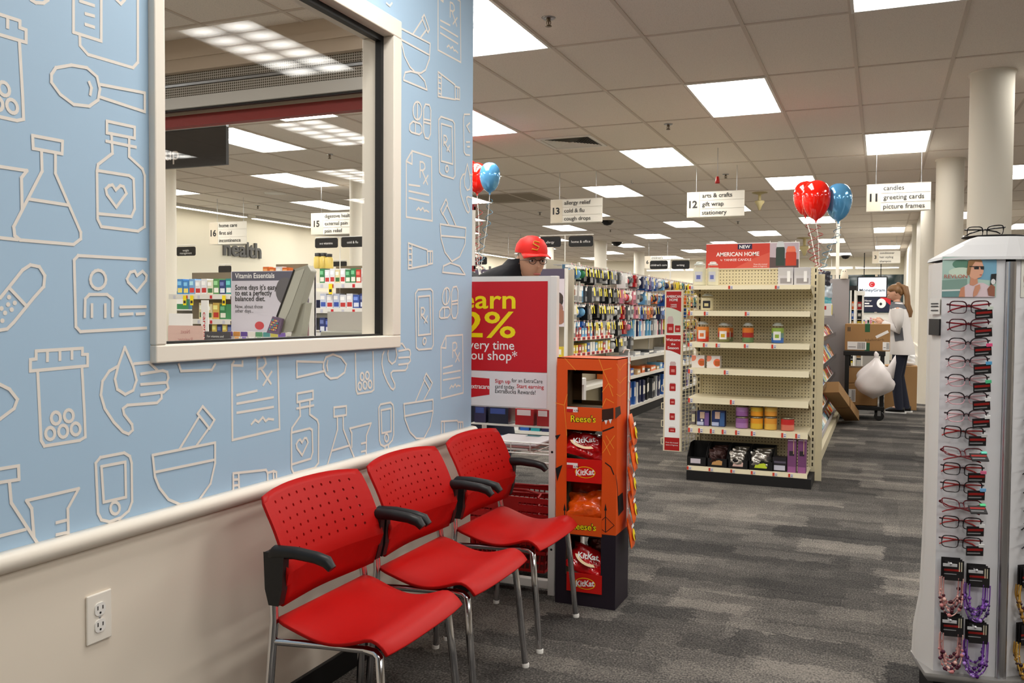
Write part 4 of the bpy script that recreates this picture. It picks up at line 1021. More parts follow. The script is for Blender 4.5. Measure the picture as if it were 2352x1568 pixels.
# black counter trays and what is in them
zb = SH[6]
FOIL = mat('foil', (190, 186, 180), .25, .9)
for k, (u0, u1, lab, cc) in enumerate(((1578, 1622, 'empty black tray with a white slip at the end of the bottom shelf', (214, 206, 216)), (1624, 1670, 'black tray with dark wrapped bags, second along the bottom shelf', (210, 160, 100)),
                                 (1672, 1718, 'black tray heaped with silver bags and a pink slip', (226, 190, 180)), (1720, 1776, 'black tray heaped with silver bags and a lime slip', (206, 226, 60)))):
    x, w = span(u0, u1, 1070, 7.07); h = .085
    t = thing('display_tray', lab, 'tray', (x, 7.07, zb), 0, 'black counter trays on the bottom shelf')
    b = MB()
    b.box((-w/2, 0, 0), (w/2, .26, .004), M_BLACKM); b.box((-w/2, 0, 0), (w/2, .004, h*.82), M_BLACKM); b.box((-w/2, .256, 0), (w/2, .26, h*2.0), M_BLACKM)
    for s in (-w/2, w/2-.004): b.prism([(s, 0, 0), (s, .26, 0), (s, .26, h*2.0), (s, .12, h*2.0), (s, 0, h*.9)], (.004, 0, 0), M_BLACKM)
    b.build('tray', t)
    q = MB(); pts = [(-w*.28, -.001, .018), (w*.24, -.001, .018), (w*.26, -.001, .05), (w*.1, -.001, .058), (-w*.22, -.001, .046)] if k else [(-w*.32, -.001, .02), (w*.2, -.001, .02), (w*.2, -.001, .058), (-w*.32, -.001, .058)]
    q.poly(pts, cm(cc)); q.build('slip', t)
    if k:
        for j in range(3):
            tt = thing('wrapped_bag', '%s crinkled bag, %s in the %s black tray of the bottom shelf' % ('silver' if k > 1 else 'dark', ('front', 'middle', 'rear')[j], ORD[k]), 'bag', (x+(j-1)*.012, 7.10+j*.06, zb+.08+.010*j), 0, 'foil bags in the black trays')
            bag(MB(), (0, 0, 0), (1, 0, .05*(j-1)), (0, .35, 1), w*.78, .115, .045, FOIL if k > 1 else mat('dark_foil', (60, 36, 34), .3, .3), 60+k*5+j, 10, .6).build('pouch', tt)
carton(1779, 1811, 1051, zb, 7.08, .1, 'dark box with a white slip between the trays and the purple boxes', (34, 30, 36), lambda d, w, h: (rect(d, -w*.4, h*.1, w*.4, h*.45, (206, 206, 222)), rect(d, -w*.4, h*.6, w*.45, h*.75, (90, 84, 100))))
def diff(d, w, h): rect(d, -w*.45, 0, w*.45, h*.16, (160, 96, 150)); rect(d, -w*.3, h*.45, w*.28, h*.58, (44, 34, 44)); rect(d, -w*.45, h*.85, w*.45, h*.88, (214, 190, 214)); rect(d, w*.16, h*.5, w*.24, h*.95, (206, 170, 130), -.001)
carton(1813, 1833, 1000, zb, 7.08, .07, 'tall purple reed diffuser box next to the dark box', (124, 72, 118), diff, group='tall purple boxes on the bottom shelf')
carton(1837, 1856, 1000, zb, 7.08, .07, 'tall purple reed diffuser box at the aisle end of the bottom shelf', (118, 68, 114), diff, group='tall purple boxes on the bottom shelf')
# ---- side wing: printed board on a wire grid
YWg = 7.12
wx0, wx1 = at(1525, 850, 'y', YWg).x, at(1566, 850, 'y', YWg).x
wz0, wz1 = at(1545, 1036, 'y', YWg).z, at(1545, 666, 'y', YWg).z
t = thing('wing_panel', 'narrow red and white candle poster hung beside the end shelf on wire grid', 'poster', ((wx0+wx1)/2, YWg, wz0)); O2 = Vector(t.location)
b = MB(O2); b.box((wx0, YWg, wz0), (wx1, YWg+.012, wz1), mat('board_cream', (226, 214, 190), .5)); bd = b.build('board', t)
bx0, bx1 = wx0+.012, wx1-.012; Hh = wz1-wz0; W = bx1-bx0; xm = (bx0+bx1)/2
def R2(mb, f0, f1, m, d=.0006): mb.poly([(bx0, YWg-d, wz0+Hh*f0), (bx1, YWg-d, wz0+Hh*f0), (bx1, YWg-d, wz0+Hh*f1), (bx0, YWg-d, wz0+Hh*f1)], m)
b = MB(O2); M_WR = mat('wing_red', (170, 22, 22), .5)
R2(b, .005, .995, M_PAPER, .0003); R2(b, .865, .992, M_WR); R2(b, .73, .865, mat('wing_pic', (206, 214, 196), .6)); R2(b, .60, .722, M_WR); R2(b, .005, .085, M_WR)
for f, s in ((.865, -1), (.60, -1)): b.poly([(bx0, YWg-.0009, wz0+Hh*f)]+[(bx0+W*k/8, YWg-.0009, wz0+Hh*(f+.028*math.sin(math.pi*k/8*.5+1.57))) for k in range(9)]+[(bx1, YWg-.0009, wz0+Hh*f)], MATS['wing_pic'] if f > .7 else M_PAPER)
def jarpic(cx, f, w, h, m, top=.25):
    z = wz0+Hh*f
    b.poly([(cx+w*p, YWg-.0012, z+h*q) for p, q in ((-.5, .05), (-.42, 0), (.42, 0), (.5, .05), (.5, .95), (.42, 1), (-.42, 1), (-.5, .95))], m)
    if top: b.poly([(cx+w*p, YWg-.0012, z+h+h*top*q) for p, q in ((-.4, 0), (.4, 0), (.45, .6), (.3, 1), (-.3, 1), (-.45, .6))], mat('pic_glass', (200, 176, 176), .5))
    b.poly([(cx+w*p, YWg-.0015, z+h*q) for p, q in ((-.25, .3), (.28, .3), (.28, .62), (-.25, .62))], mat('pic_label', (214, 130, 124), .5))
jarpic(xm-.025, .735, .055, .075, M_WR, .8); jarpic(xm+.035, .74, .045, .055, M_WR, 0)
for f, w, h, tp in ((.475, .055, .075, .45), (.375, .05, .06, .12), (.29, .042, .045, .15), (.195, .044, .055, 0), (.118, .055, .035, .3)): jarpic(xm, f, w, h, M_WR, tp)
b.build('print_pattern', bd)
b = MB(O2); Y = YWg-.0018
for s, f, h, wd in (('AMERICAN', .953, .021, .118), ('HOME', .932, .021, .068), ('YANKEE', .905, .012, .05), ('CANDLE', .893, .012, .05), ('Welcome', .685, .022, .115), ('the', .66, .019, .034), ('Season', .635, .022, .09), ('From the trusted', .05, .011, .1), ('name in fragrance', .035, .011, .1)):
    b.text(s, (xm, Y, wz0+Hh*f), (1, 0, 0), (0, 0, 1), h, M_PAPER, 'c', .012 if h > .018 else 0, wd)
b.build('lettering', bd)
g = MB(O2); gx0, gy0, gx1, gy1 = wx1+.004, YWg+.006, EX0+.0, YB-.05
for k in range(5):
    f = k/4; g.tube([(gx0+(gx1-gx0)*f, gy0+(gy1-gy0)*f, wz0), (gx0+(gx1-gx0)*f, gy0+(gy1-gy0)*f, wz1)], .0032, M_SHELF, 6)
for k in range(46):
    z = wz0+(wz1-wz0)*k/45; g.tube([(gx0, gy0, z), (gx1, gy1, z)], .0022, M_SHELF, 5, caps=False)
g.build('wire_grid', t)
for k in range(4):
    z = wz0+Hh*(.04+.11*k); h = MB(O2); h.tube([(wx0, YWg+.01, z+.05), (wx0-.018, YWg+.01, z+.05), (wx0-.018, YWg+.01, z), (wx0, YWg+.01, z)], .004, M_SHELF, 6); h.build('bracket', t)
# ---- run of shelving behind the end cap with the greeting cards
YE2 = 12.3
GX1 = EX1+.02
O3 = Vector(((EX0+EX1)/2, 9.8, 0))
t = thing('card_shelf_unit', 'long beige shelving run of greeting cards behind the candle end shelf', 'shelf unit', tuple(O3))
b = MB(O3); b.box((EX0+.42, YB+.015, .1), (EX0+.5, YE2, ZPT), M_SHELF); b.build('back_panel', t)
b = MB(O3); b.box((EX0+.05, YB+.015, 0), (GX1-.03, YE2, .09), M_SHELF); b.build('kick_base', t)
b = MB(O3); b.box((EX1-.012, YB+.012, .0), (GX1+.03, YB+.02, ZPT-.05), M_SHELF); b.build('end_panel', t)
M_CRD = mat('card_rack_grey', (200, 196, 196), .5)
tiers = []
b = None
for k, (z0, x0, x1, dz) in enumerate(((.14, .0, .12, .16), (.34, .02, .10, .2), (.56, .0, .09, .2), (.80, -.02, .10, .22), (1.08, -.04, .09, .16), (1.32, -.05, .07, .18))):
    b = MB(O3); X0_, X1_ = GX1+x0-.32, GX1+x1-.19
    b.prism([(X0_, YB+.03, z0+dz), (X1_, YB+.03, z0), (X1_, YB+.03, z0-.02), (X0_, YB+.03, z0-.02)], (0, YE2-YB-.05, 0), M_CRD)
    b.prism([(X1_, YB+.03, z0-.02), (X1_+.006, YB+.03, z0-.02), (X1_+.006, YB+.03, z0+.03), (X1_, YB+.03, z0+.03)], (0, YE2-YB-.05, 0), M_CLEAR if k else M_CRD)
    b.build('card_tier', t); tiers.append((X0_, X1_, z0, dz))
rnd = random.Random(4)
CCOL = [(238, 236, 232), (232, 150, 70), (226, 90, 40), (240, 222, 190), (150, 190, 196), (200, 196, 90), (120, 84, 60), (236, 200, 206), (96, 120, 170), (244, 244, 240), (214, 60, 40), (60, 50, 60), (190, 214, 220)]
COLN = ['white', 'orange', 'deep orange', 'cream', 'pale teal', 'lime', 'brown', 'pink', 'blue', 'ivory', 'red', 'black', 'ice blue']
TN = ['lowest', 'second', 'third', 'fourth', 'fifth', 'top']
card = [None]
for k, (x0, x1, z0, dz) in enumerate(tiers):
    n = 28
    for j in range(n):
        y = YB+.10+j*.168+rnd.uniform(-.02, .02); ci = rnd.randrange(len(CCOL)); h = min(.17, dz*.9)*rnd.uniform(.85, 1.1)
        lab = '%s greeting card on the %s tier, %s from the candle end shelf' % (COLN[ci], TN[k], ORD[j])
        q = thing('greeting_card', lab, 'greeting card', (x1-.012, y, z0+.004), 0, 'greeting cards on the tiers')
        q.rotation_euler = (0, -math.atan2(x1-x0, dz)*.55, 0)
        m = MB(); m.box((-.012, -.075, 0), (.0, .075, h), cm(CCOL[ci])); m.box((.0002, -.05, h*.45), (.0008, .05, h*.8), cm(CCOL[(ci+4) % 13])); m.build('card', q)
# red strip sign and packets hanging at the near end of the cards
q0 = at(1883, 842, 'y', 7.55); q1 = at(1883, 640, 'y', 7.55)
t = thing('strip_sign', 'tall thin red strip sign edged in white beside the greeting cards', 'sign', (q0.x, 7.55, q0.z))
b = MB(); h = q1.z-q0.z; b.box((-.018, 0, 0), (.018, .004, h), M_PAPER); b.box((-.014, -.001, .01), (.010, -.0002, h-.02), M_RED); b.build('strip', t)
b = MB()
for f in (.03, .10, .125, .15, .18): b.box((-.009, -.0014, h-f-.022), (.006, -.0009, h-f-.008), M_PAPER)
b.build('print_pattern', t)
for k, (u, v, w, hh, cc, nm) in enumerate(((1893, 640, .075, .10, (60, 60, 70), 'black foil balloon packet at the top beside the red strip sign'), (1899, 668, .07, .10, (190, 200, 210), 'silver foil packet below the black one by the strip sign'), (1897, 690, .07, .08, (90, 160, 170), 'teal packet low beside the red strip sign'))):
    q = at(u, v, 'y', 7.7); candy_bag((q.x, 7.7, q.z), (1, 0, .1), (0, .1, 1), w*1.3, hh*1.2, .03, cm(cc, .2), 80+k, nm, cat='packet', grp=None)
q = at(1893, 725, 'y', 7.62)
t = thing('gift_carton', 'white carton with a red mark under the foil packets', 'box', tuple(q))
b = MB(); b.box((-.055, 0, 0), (.055, .12, .10), M_PAPER); b.build('box', t, bevel=.002); b = MB(); b.box((-.02, -.001, .05), (.015, -.0003, .08), M_RED); b.box((.056, .01, .01), (.0565, .11, .09), M_YEL); b.build('print_pattern', t)
# ================================================================ long aisle shelving with hanging goods
AX, AY0, AY1 = -3.25, 8.62, 16.6
O = Vector((AX+.1, 12.5, 0))
M_PEGW = mat('shelf_back_grey', (176, 168, 150), .6)
t = thing('aisle_shelf_unit', 'long aisle shelving hung with hundreds of packets past the allergy end shelf', 'shelf unit', tuple(O)); AISLE = t
b = MB(O); b.box((AX-.03, AY0, .1), (AX, AY1, 1.9), M_PEGW); b.build('back_panel', t)
b = MB(O); b.box((AX-.03, AY0, 0), (-2.93, AY1, .1), M_BLACKM); b.build('kick_base', t)
for k in range(8):
    y = AY0+k*1.12; b = MB(O); b.box((AX-.01, y-.015, .1), (AX+.012, y+.015, 1.92), M_SHELFW); b.build('upright', t)
YSPL = 10.25
for z, x1, y0, y1, m in ((.14, -2.93, AY0, AY1, M_SHELFW), (.52, -2.95, AY0, AY1, M_SHELFW), (.76, -2.95, YSPL, AY1, M_SHELFW), (.90, -2.97, AY0, YSPL, M_SHELFW), (1.07, -2.97, AY0, YSPL, M_SHELFW), (1.02, -3.0, 11.3, 13.2, M_SHELFW)):
    b = MB(O); b.box((AX+.012, y0, z-.015), (x1, y1, z), m); b.box((x1, y0, z-.03), (x1+.004, y1, z+.008), m)
    so = b.build('shelf', t)
    if y1 == YSPL:
        g = MB(O)
        for j in range(9): g.box((x1+.0045, y0+.08+j*.17, z-.027), (x1+.0055, y0+.18+j*.17, z+.005), M_RED); g.box((x1+.0056, y0+.09+j*.17, z-.018), (x1+.006, y0+.17+j*.17, z-.008), M_INK)
        g.build('price_strip', so)
rnd = random.Random(11)
def hookmesh(tag_):
    b = MB(); b.tube([(-.21, 0, 0), (0, 0, 0), (.012, 0, .012)], .0028, M_STEEL, 5)
    b.box((-.004, -.012, -.016), (-.001, .012, .014), M_PAPER); b.box((-.0008, -.010, .0), (.0, .010, .012), mat('tip_red', (220, 120, 116), .5))
    if tag_: b.poly([(.003, -.014, -.012), (.003, .014, -.012), (.012, .014, -.10), (.012, -.014, -.10)], M_YEL)
    return b
PAL = {'black': (26, 27, 30), 'graphite': (70, 72, 76), 'green': (40, 120, 72), 'blue': (44, 92, 170), 'sky blue': (110, 170, 214), 'orange': (222, 110, 44), 'purple': (92, 70, 140), 'red': (176, 34, 40), 'white': (226, 226, 226), 'silver': (180, 182, 186), 'teal': (40, 140, 150), 'pink': (214, 130, 150), 'tan': (196, 160, 112), 'navy': (34, 40, 76), 'yellow': (226, 200, 60)}
ZON = [(8.62, 9.2, ['green', 'white', 'orange', 'sky blue', 'blue'], .25), (9.2, 10.7, ['black', 'black', 'graphite', 'black', 'silver'], .85), (10.7, 11.7, ['silver', 'white', 'pink', 'graphite', 'red'], .2), (11.7, 13.2, ['blue', 'purple', 'sky blue', 'orange', 'navy', 'white'], .25), (13.2, 17, ['orange', 'navy', 'yellow', 'black', 'blue', 'tan', 'red', 'teal'], .6)]
pk = {}
def packet(col, kind):
    k = (col, kind)
    if k in pk: return pk[k]
    b = MB(); c = PAL[col]; m = cm(c, .3); d = cm([int(q*.55+110) for q in c] if sum(c) < 240 else [int(q*.6) for q in c], .35)
    if kind == 0:
        b.box((-.10, -.045, -.15), (-.01, .045, -.02), m); b.box((-.01, -.04, -.10), (.004, .04, -.045), d); b.box((-.10, -.047, -.035), (-.008, .047, 0), m)
    elif kind == 1:
        b.box((-.12, -.05, -.17), (-.012, .05, 0), m); b.box((-.0115, -.04, -.16), (-.008, .04, -.11), d); b.box((-.0115, -.035, -.05), (-.009, .035, -.015), M_PAPER)
    else:
        b.box((-.09, -.035, -.14), (-.06, .035, 0), d); b.ball((-.045, 0, -.085), (.042, .03, .045), m, 10, 6); b.box((-.058, -.034, -.03), (-.02, .034, -.005), M_PAPER)
    pk[k] = b
    return b
made = {}
def ordw(j): return ORD[j] if j < 40 else ('forty-' if j < 49 else 'fifty-' if j < 59 else 'sixty-' if j < 69 else 'seventy-')+ORD[(j-40) % 10 if j < 49 else (j-49) % 10]
hk_near, hk_far = [], MB(O)
hkm = {}
ROWZ = [(1.84, 'top', AY0), (1.63, 'second', AY0), (1.43, 'third', AY0), (1.24, 'fourth', AY0), (1.03, 'fifth', YSPL+.1)]
nh = 0
for ri, (z, rn, ys) in enumerate(ROWZ):
    y = ys+.09; j = 0
    while y < AY1-.05:
        if ri >= 3 and 11.25 < y < 13.25: y += .15; continue
        for a, c, cols, py in ZON:
            if a <= y < c: break
        col = cols[rnd.randrange(len(cols))]; kind = rnd.randrange(3); hasy = rnd.random() < py
        x = -2.99+rnd.uniform(-.03, .02)
        if nh < 100 or y < 11.3:
            hk = 'tag' if hasy else 'plain'
        if nh % 2 == 0 and y < 12.2:
            if hasy not in hkm:
                o = hookmesh(hasy).build('peg_hook', t); hkm[hasy] = o; o.location = Vector((x, y, z))-O
            else:
                o = hkm[hasy].copy(); COL.objects.link(o); o.parent = t; o.location = Vector((x, y, z))-O
        else:
            hk_far.M = Matrix.Translation((x, y, z)); q = hookmesh(hasy)
            off = len(hk_far.v)
            for f, mi_ in zip(q.f, q.i): pass
            hk_far.v += [hk_far.M @ p for p in q.v]
            for f, mi_, sm in zip(q.f, q.i, q.sm): hk_far.f.append(tuple(off+w for w in f)); hk_far.i.append(hk_far.mi(q.mats[mi_])); hk_far.sm.append(sm)
        if rnd.random() < .93:
            key = (col, kind); lab = '%s %s on %s aisle peg row, %s from the allergy end' % (col, ('boxed packet', 'carded packet', 'blister packet')[kind], rn, ordw(j))
            if key not in made: o = packet(*key).build(('boxed_packet', 'carded_packet', 'blister_packet')[kind], loc=(x, y, z)); tag(o, lab, 'packet', 'hanging packets in the aisle'); made[key] = o
            else:
                o = made[key].copy(); COL.objects.link(o); o.location = (x, y, z); o['label'] = lab
            o.rotation_euler = (rnd.uniform(-.08, .08), 0, rnd.uniform(-.12, .12)); o.scale = (1.05, rnd.uniform(.92, 1.08), rnd.uniform(.98, 1.12))
        j += 1; y += .118+rnd.uniform(-.012, .012); nh += 1
hk_far.M = Matrix.Identity(4)
o = hk_far.build('peg_hook', t); o['kind'] = 'stuff'
# small boxes on the two narrow shelves at the near end
bx = {}
def shelfbox(name, loc, size, col, lab, cat, grp, deco=None):
    k = (name, size, col)
    if k not in bx:
        b = MB(); w, d, h = size; b.box((-d, -w/2, 0), (0, w/2, h), cm(PAL[col])); b.box((.0003, -w*.4, h*.35), (.001, w*.4, h*.75), cm(deco or (236, 234, 226)))
        o = b.build(name, loc=loc); tag(o, lab, cat, grp); bx[k] = o
    else:
        o = bx[k].copy(); COL.objects.link(o); o.location = loc; o['label'] = lab
    return o
for z, nm in ((.90, 'lower'), (1.07, 'upper')):
    for j in range(15):
        col = ['blue', 'sky blue', 'red', 'tan', 'red', 'yellow', 'white'][rnd.randrange(7)]
        shelfbox('small_box', (-2.985, AY0+.1+j*.1, z+.001), (.07, .12, rnd.choice((.09, .11, .10))), col, '%s small box on the %s narrow shelf near the allergy end, %s along' % (col, nm, ORD[j]), 'box', 'small boxes on narrow shelves')
for j in range(22):
    col = ['white', 'navy', 'silver', 'teal', 'black', 'sky blue', 'pink', 'white'][rnd.randrange(8)]; h = rnd.uniform(.19, .24)
    shelfbox('notebook', (-3.02+rnd.uniform(-.02, .01), 11.36+j*.083, 1.021), (.03+.012*(j % 3), .17, .21 if j % 2 else .23), col, '%s notebook standing on the short shelf midway along the aisle, %s in the row' % (col, ORD[j]), 'notebook', 'notebooks on the short shelf')
for j in range(34):
    col = ['navy', 'black', 'graphite', 'blue', 'white', 'white', 'silver', 'purple', 'navy'][rnd.randrange(9)]
    shelfbox('binder', (-2.96+rnd.uniform(-.03, .01), 10.6+j*.135, .141), (.05+.02*(j % 2), .26, .30 if j % 3 else .28), col, '%s binder standing on the bottom shelf of the aisle, %s from the allergy end' % (col, ORD[j]), 'binder', 'binders on the bottom shelf')
for j in range(26):
    col = ['blue', 'white', 'tan', 'sky blue', 'silver', 'orange', 'graphite'][rnd.randrange(7)]
    shelfbox('flat_packet', (-2.98+rnd.uniform(-.05, .01), 10.5+j*.2, .521), (.15, .2, rnd.choice((.05, .09, .07))), col, '%s flat packet on the second lowest aisle shelf, %s from the allergy end' % (col, ORD[j]), 'packet', 'flat packets on the low shelf')
for j in range(14):
    col = ['silver', 'white', 'graphite', 'silver'][rnd.randrange(4)]
    shelfbox('paper_pad', (-2.99+rnd.uniform(-.05, .01), 10.5+j*.38, .761), (.3, .22, rnd.choice((.03, .06, .02))), col, '%s paper pad lying on the waist-high aisle shelf, %s from the allergy end' % (col, ORD[j]), 'paper pad', 'paper pads on the shelf')
flag_post(1298, 540, 1.9, 9.2, [('allergy', 1240, 1289, 543, 568), ('home & office', 1307, 1363, 541, 567)], 'pole with black allergy and home and office flags on the aisle shelving')
flag_post(1540, 596, 1.9, 15.5, [("children's care", 1493, 1534, 598, 618), ('writing', 1543, 1584, 598, 618)], 'pole with black children care and writing flags far along the aisle')
flag_post(1100, 588, 0, 12.0, [('phone point', 1078, 1119, 590, 608)], 'pole with one black phone flag behind the balloons')
# ================================================================ allergy end shelf
AEY = 8.36
ax0, ax1 = at(1088, 700, 'y', AEY).x, at(1301, 700, 'y', AEY).x
zt_ = at(1290, 617, 'y', AEY).z
O = Vector(((ax0+ax1)/2, AEY+.12, 0))
t = thing('allergy_end_shelf', 'end shelf with a dark allergy relief header and pale picture board', 'shelf unit', tuple(O))
M_DKP = mat('header_plum', (84, 76, 96), .5)
b = MB(O); b.box((ax0, AEY+.2, 0), (ax1, AEY+.24, zt_), M_PEGW); b.box((ax0, AEY, 0), (ax1, AEY+.2, .1), M_BLACKM); b.build('back_panel', t)
for x in (ax0, ax1-.02):
    b = MB(O); b.box((x, AEY-.005, 0), (x+.02, AEY+.05, zt_+.005), M_SHELFW); b.build('upright', t)
zb_ = at(1290, 640, 'y', AEY).z; zp_ = at(1290, 750, 'y', AEY).z
b = MB(O); b.box((ax0+.02, AEY-.012, zp_), (ax1-.02, AEY, zt_), mat('poster_pale', (214, 204, 212), .5)); hb = b.build('header_board', t)
b = MB(O); Y = AEY-.013
b.poly([(ax0+.02, Y, zb_), (ax1-.02, Y, zb_), (ax1-.02, Y, zt_), (ax0+.02, Y, zt_)], M_DKP)
zd = (zb_+zp_)/2
for cx, cz, rx, rz, cc in ((-.10, .05, .07, .06, (70, 56, 52)), (-.06, .02, .03, .05, (50, 44, 44)), (-.11, -.06, .08, .07, (150, 110, 100)), (-.08, -.14, .09, .08, (160, 110, 90))):
    b.poly([(min(ax1-.022, ax1+cx+rx*math.cos(k*math.pi/8)), Y-.0004-abs(cz)*.002, zd+cz+rz*math.sin(k*math.pi/8)) for k in range(16)], cm(cc))
b.build('print_pattern', hb)
b = MB(O); a = at(1099, 636, 'y', AEY); b.text('Allergy Relief', (a.x, Y-.001, a.z), (1, 0, 0), (0, 0, 1), .055, M_PAPER, 'l', .02, .42); b.build('lettering', hb)
for k, z in enumerate((.12, .36, .60, .86)):
    b = MB(O); b.box((ax0+.02, AEY, z-.012), (ax1-.02, AEY+.2, z), M_SHELFW); b.box((ax0+.02, AEY-.004, z-.03), (ax1-.02, AEY, z+.004), M_SHELFW); b.build('shelf', t)
    for j in range(8):
        col = ['yellow', 'white', 'navy', 'purple', 'blue', 'red', 'white', 'teal'][(j*3+k) % 8]; x = ax0+.1+j*.118
        c = carton(1, 2, 1, z, AEY+.03, .1, '%s medicine box on the %s shelf of the allergy end shelf, %s along' % (col, ORD[k], ORD[j]), (0, 0, 0), None, name='medicine_box', group='medicine boxes on the allergy end') if False else None
        m = MB(); h = .11+.02*((j+k) % 3); m.box((-.048, 0, 0), (.048, .1, h), cm(PAL[col])); m.box((-.04, -.0008, h*.4), (.04, -.0002, h*.8), cm((236, 234, 226) if col != 'white' else (60, 80, 150)))
        o = m.build('medicine_box', loc=(x, AEY+.03, z)); tag(o, '%s medicine box on the %s shelf of the allergy end shelf, %s along' % (col, ('lowest', 'second', 'third', 'fourth')[k], ORD[j]), 'box', 'medicine boxes on the allergy end')
# goods in clear bins behind the sign stand
binY = YS+.43
bz = at(1180, 976, 'y', binY).z; bz1 = at(1180, 936, 'y', binY).z
bxl, bxr = at(1082, 960, 'y', binY).x, at(1262, 960, 'y', binY).x
t = thing('bin_shelf', 'clear divided shelf of dark and red packs behind the savings sign', 'shelf', ((bxl+bxr)/2, binY, 0)); O = Vector(t.location)
b = MB(O); b.box((bxl, binY, bz-.008), (bxr, binY+.16, bz), M_WHITE); b.build('shelf', t)
for u in (1115, 1167, 1226): 
    x = at(u, 960, 'y', binY).x; b = MB(O); b.box((x-.0015, binY, bz), (x+.0015, binY+.15, bz1+.0), M_CLEAR); b.build('divider', t)
for x in (bxl+.01, bxr-.01):
    b = MB(O); b.box((x-.01, binY+.14, 0), (x+.01, binY+.16, bz1), M_WHITE); b.build('post', t)
for k, (u0, u1, cc, nm) in enumerate(((1086, 1112, (54, 50, 84), 'dark violet pack'), (1118, 1164, (36, 40, 58), 'wide black and blue pack'), (1180, 1222, (176, 26, 34), 'red and white pack'), (1230, 1258, (166, 24, 32), 'narrow red pack'))):
    xa, xb_ = at(u0, 960, 'y', binY).x, at(u1, 960, 'y', binY).x
    m = MB(); h = (bz1-bz)*.92; w2 = (xb_-xa)/2; m.box((-w2, 0, 0), (w2, .1, h), cm(cc, .3)); m.box((-w2*.8, -.001, h*.6), (w2*.7, -.0003, h*.95), cm((60, 80, 150) if k < 2 else (226, 216, 220)))
    o = m.build('boxed_pack', loc=((xa+xb_)/2, binY+.02, bz+.001)); tag(o, nm+' standing in the clear bins behind the savings sign', 'box', 'packs in the clear bins')
for u0, u1, v, cc, nm in ((1126, 1147, 1000, (90, 130, 180), 'small blue and white packet'), (1206, 1238, 1001, (60, 120, 130), 'small orange and teal packet')):
    a, c = at(u0, v, 'y', YS+.3), at(u1, v, 'y', YS+.3); m = MB(); w2 = (c.x-a.x)/2
    m.box((-w2, 0, 0), (w2, .05, .045), cm(cc, .3)); m.box((-w2*.5, -.001, .01), (w2*.6, -.0003, .04), cm((226, 226, 230) if u0 < 1150 else (226, 110, 50)))
    o = m.build('small_packet', loc=((a.x+c.x)/2, YS+.3, a.z-.045)); tag(o, nm+' lying behind the wire shelf of the stand', 'packet')
# ================================================================ beyond the window
YH = 4.5
hx0_, hx1_ = X0, -2.5
zz = lambda v: at(600, v, 'y', YH).z
M_SOFF = mat('soffit_paint', (206, 190, 172), .7)
b = MB(); b.box((hx0_, YH-.05, zz(147)), (hx1_, YH+.30, CEIL), M_SOFF); b.box((hx0_, YH-.062, zz(118)), (hx1_, YH-.05, zz(100)), M_SOFF); struct(b.build('beam'))
M_RB = mat('beam_red', (150, 44, 40), .5)
b = MB(); b.box((hx0_, YH+.1, zz(263)), (hx1_, YH+.16, zz(236)), M_RB); b.box((hx0_, YH+.1, zz(236)), (hx1_, YH+.3, zz(147)), M_SOFF); struct(b.build('beam'))
M_PERF = peg_mat('perforated_metal', (186, 180, 172), .016, (0, 2), .36)
t = thing('roller_shutter', 'half-raised perforated metal roller shutter seen through the window', 'roller shutter', (-4, YH, zz(210))); O = Vector(t.location)
for v0, v1, m in ((147, 168, M_PERF), (170, 176, M_STEEL), (178, 201, M_PERF)):
    b = MB(O); b.box((hx0_+.1, YH, zz(v1)), (hx1_-.02, YH+.02, zz(v0)), m); b.build('slat', t)
b = MB(O); b.box((hx0_+.1, YH-.02, zz(231)), (hx1_-.02, YH+.03, zz(204)), mat('bar_grey', (206, 204, 200), .4)); b.box((hx0_+.1, YH-.0, zz(235)), (hx1_-.02, YH+.03, zz(231)), M_BLACK); b.build('bottom_bar', t)
# inside the pharmacy: counter
b = MB(); b.box((-8.0, 4.35, 0), (-2.77, 4.9, 1.0), mat('counter_white', (222, 218, 210), .5)); b.box((-8.0, 4.3, 1.0), (-2.75, 4.95, 1.03), mat('counter_top', (214, 210, 204), .3))
tag(b.build('service_counter'), 'long pale service counter below the shutter behind the window', 'counter')
# hanging 'pick up' sign
Yp = 5.2
a, c = at(300, 390, 'y', Yp), at(519, 290, 'y', Yp)
z0_, z1_ = at(519, 377, 'y', Yp).z, at(519, 290, 'y', Yp).z
t = thing('hanging_sign', 'dark hanging pick up sign under the red beam behind the window', 'sign', ((a.x+c.x)/2, Yp, z0_)); O = Vector(t.location)
M_DG = mat('sign_charcoal', (62, 62, 64), .5)
b = MB(O); b.box((a.x, Yp, z0_), (c.x, Yp+.03, z1_), M_DG); b.build('panel', t)
b = MB(O); b.tube([(a.x, Yp+.015, z1_+.012), (c.x, Yp+.015, z1_+.012)], .016, M_STEEL, 10); b.build('rail', t)
b = MB(O); q = at(411, 366, 'y', Yp); b.text('pick up', (q.x, Yp-.001, q.z), (1, 0, 0), (0, 0, 1), .105, M_PAPER, 'r', 0); b.build('lettering', t)
b = MB(O)
for x in (q.x+.1, a.x+.1): b.tube([(x, Yp+.015, z1_+.02), (x, Yp+.015, CEIL)], .002, M_STEEL, 6)
b.build('hanger', t)
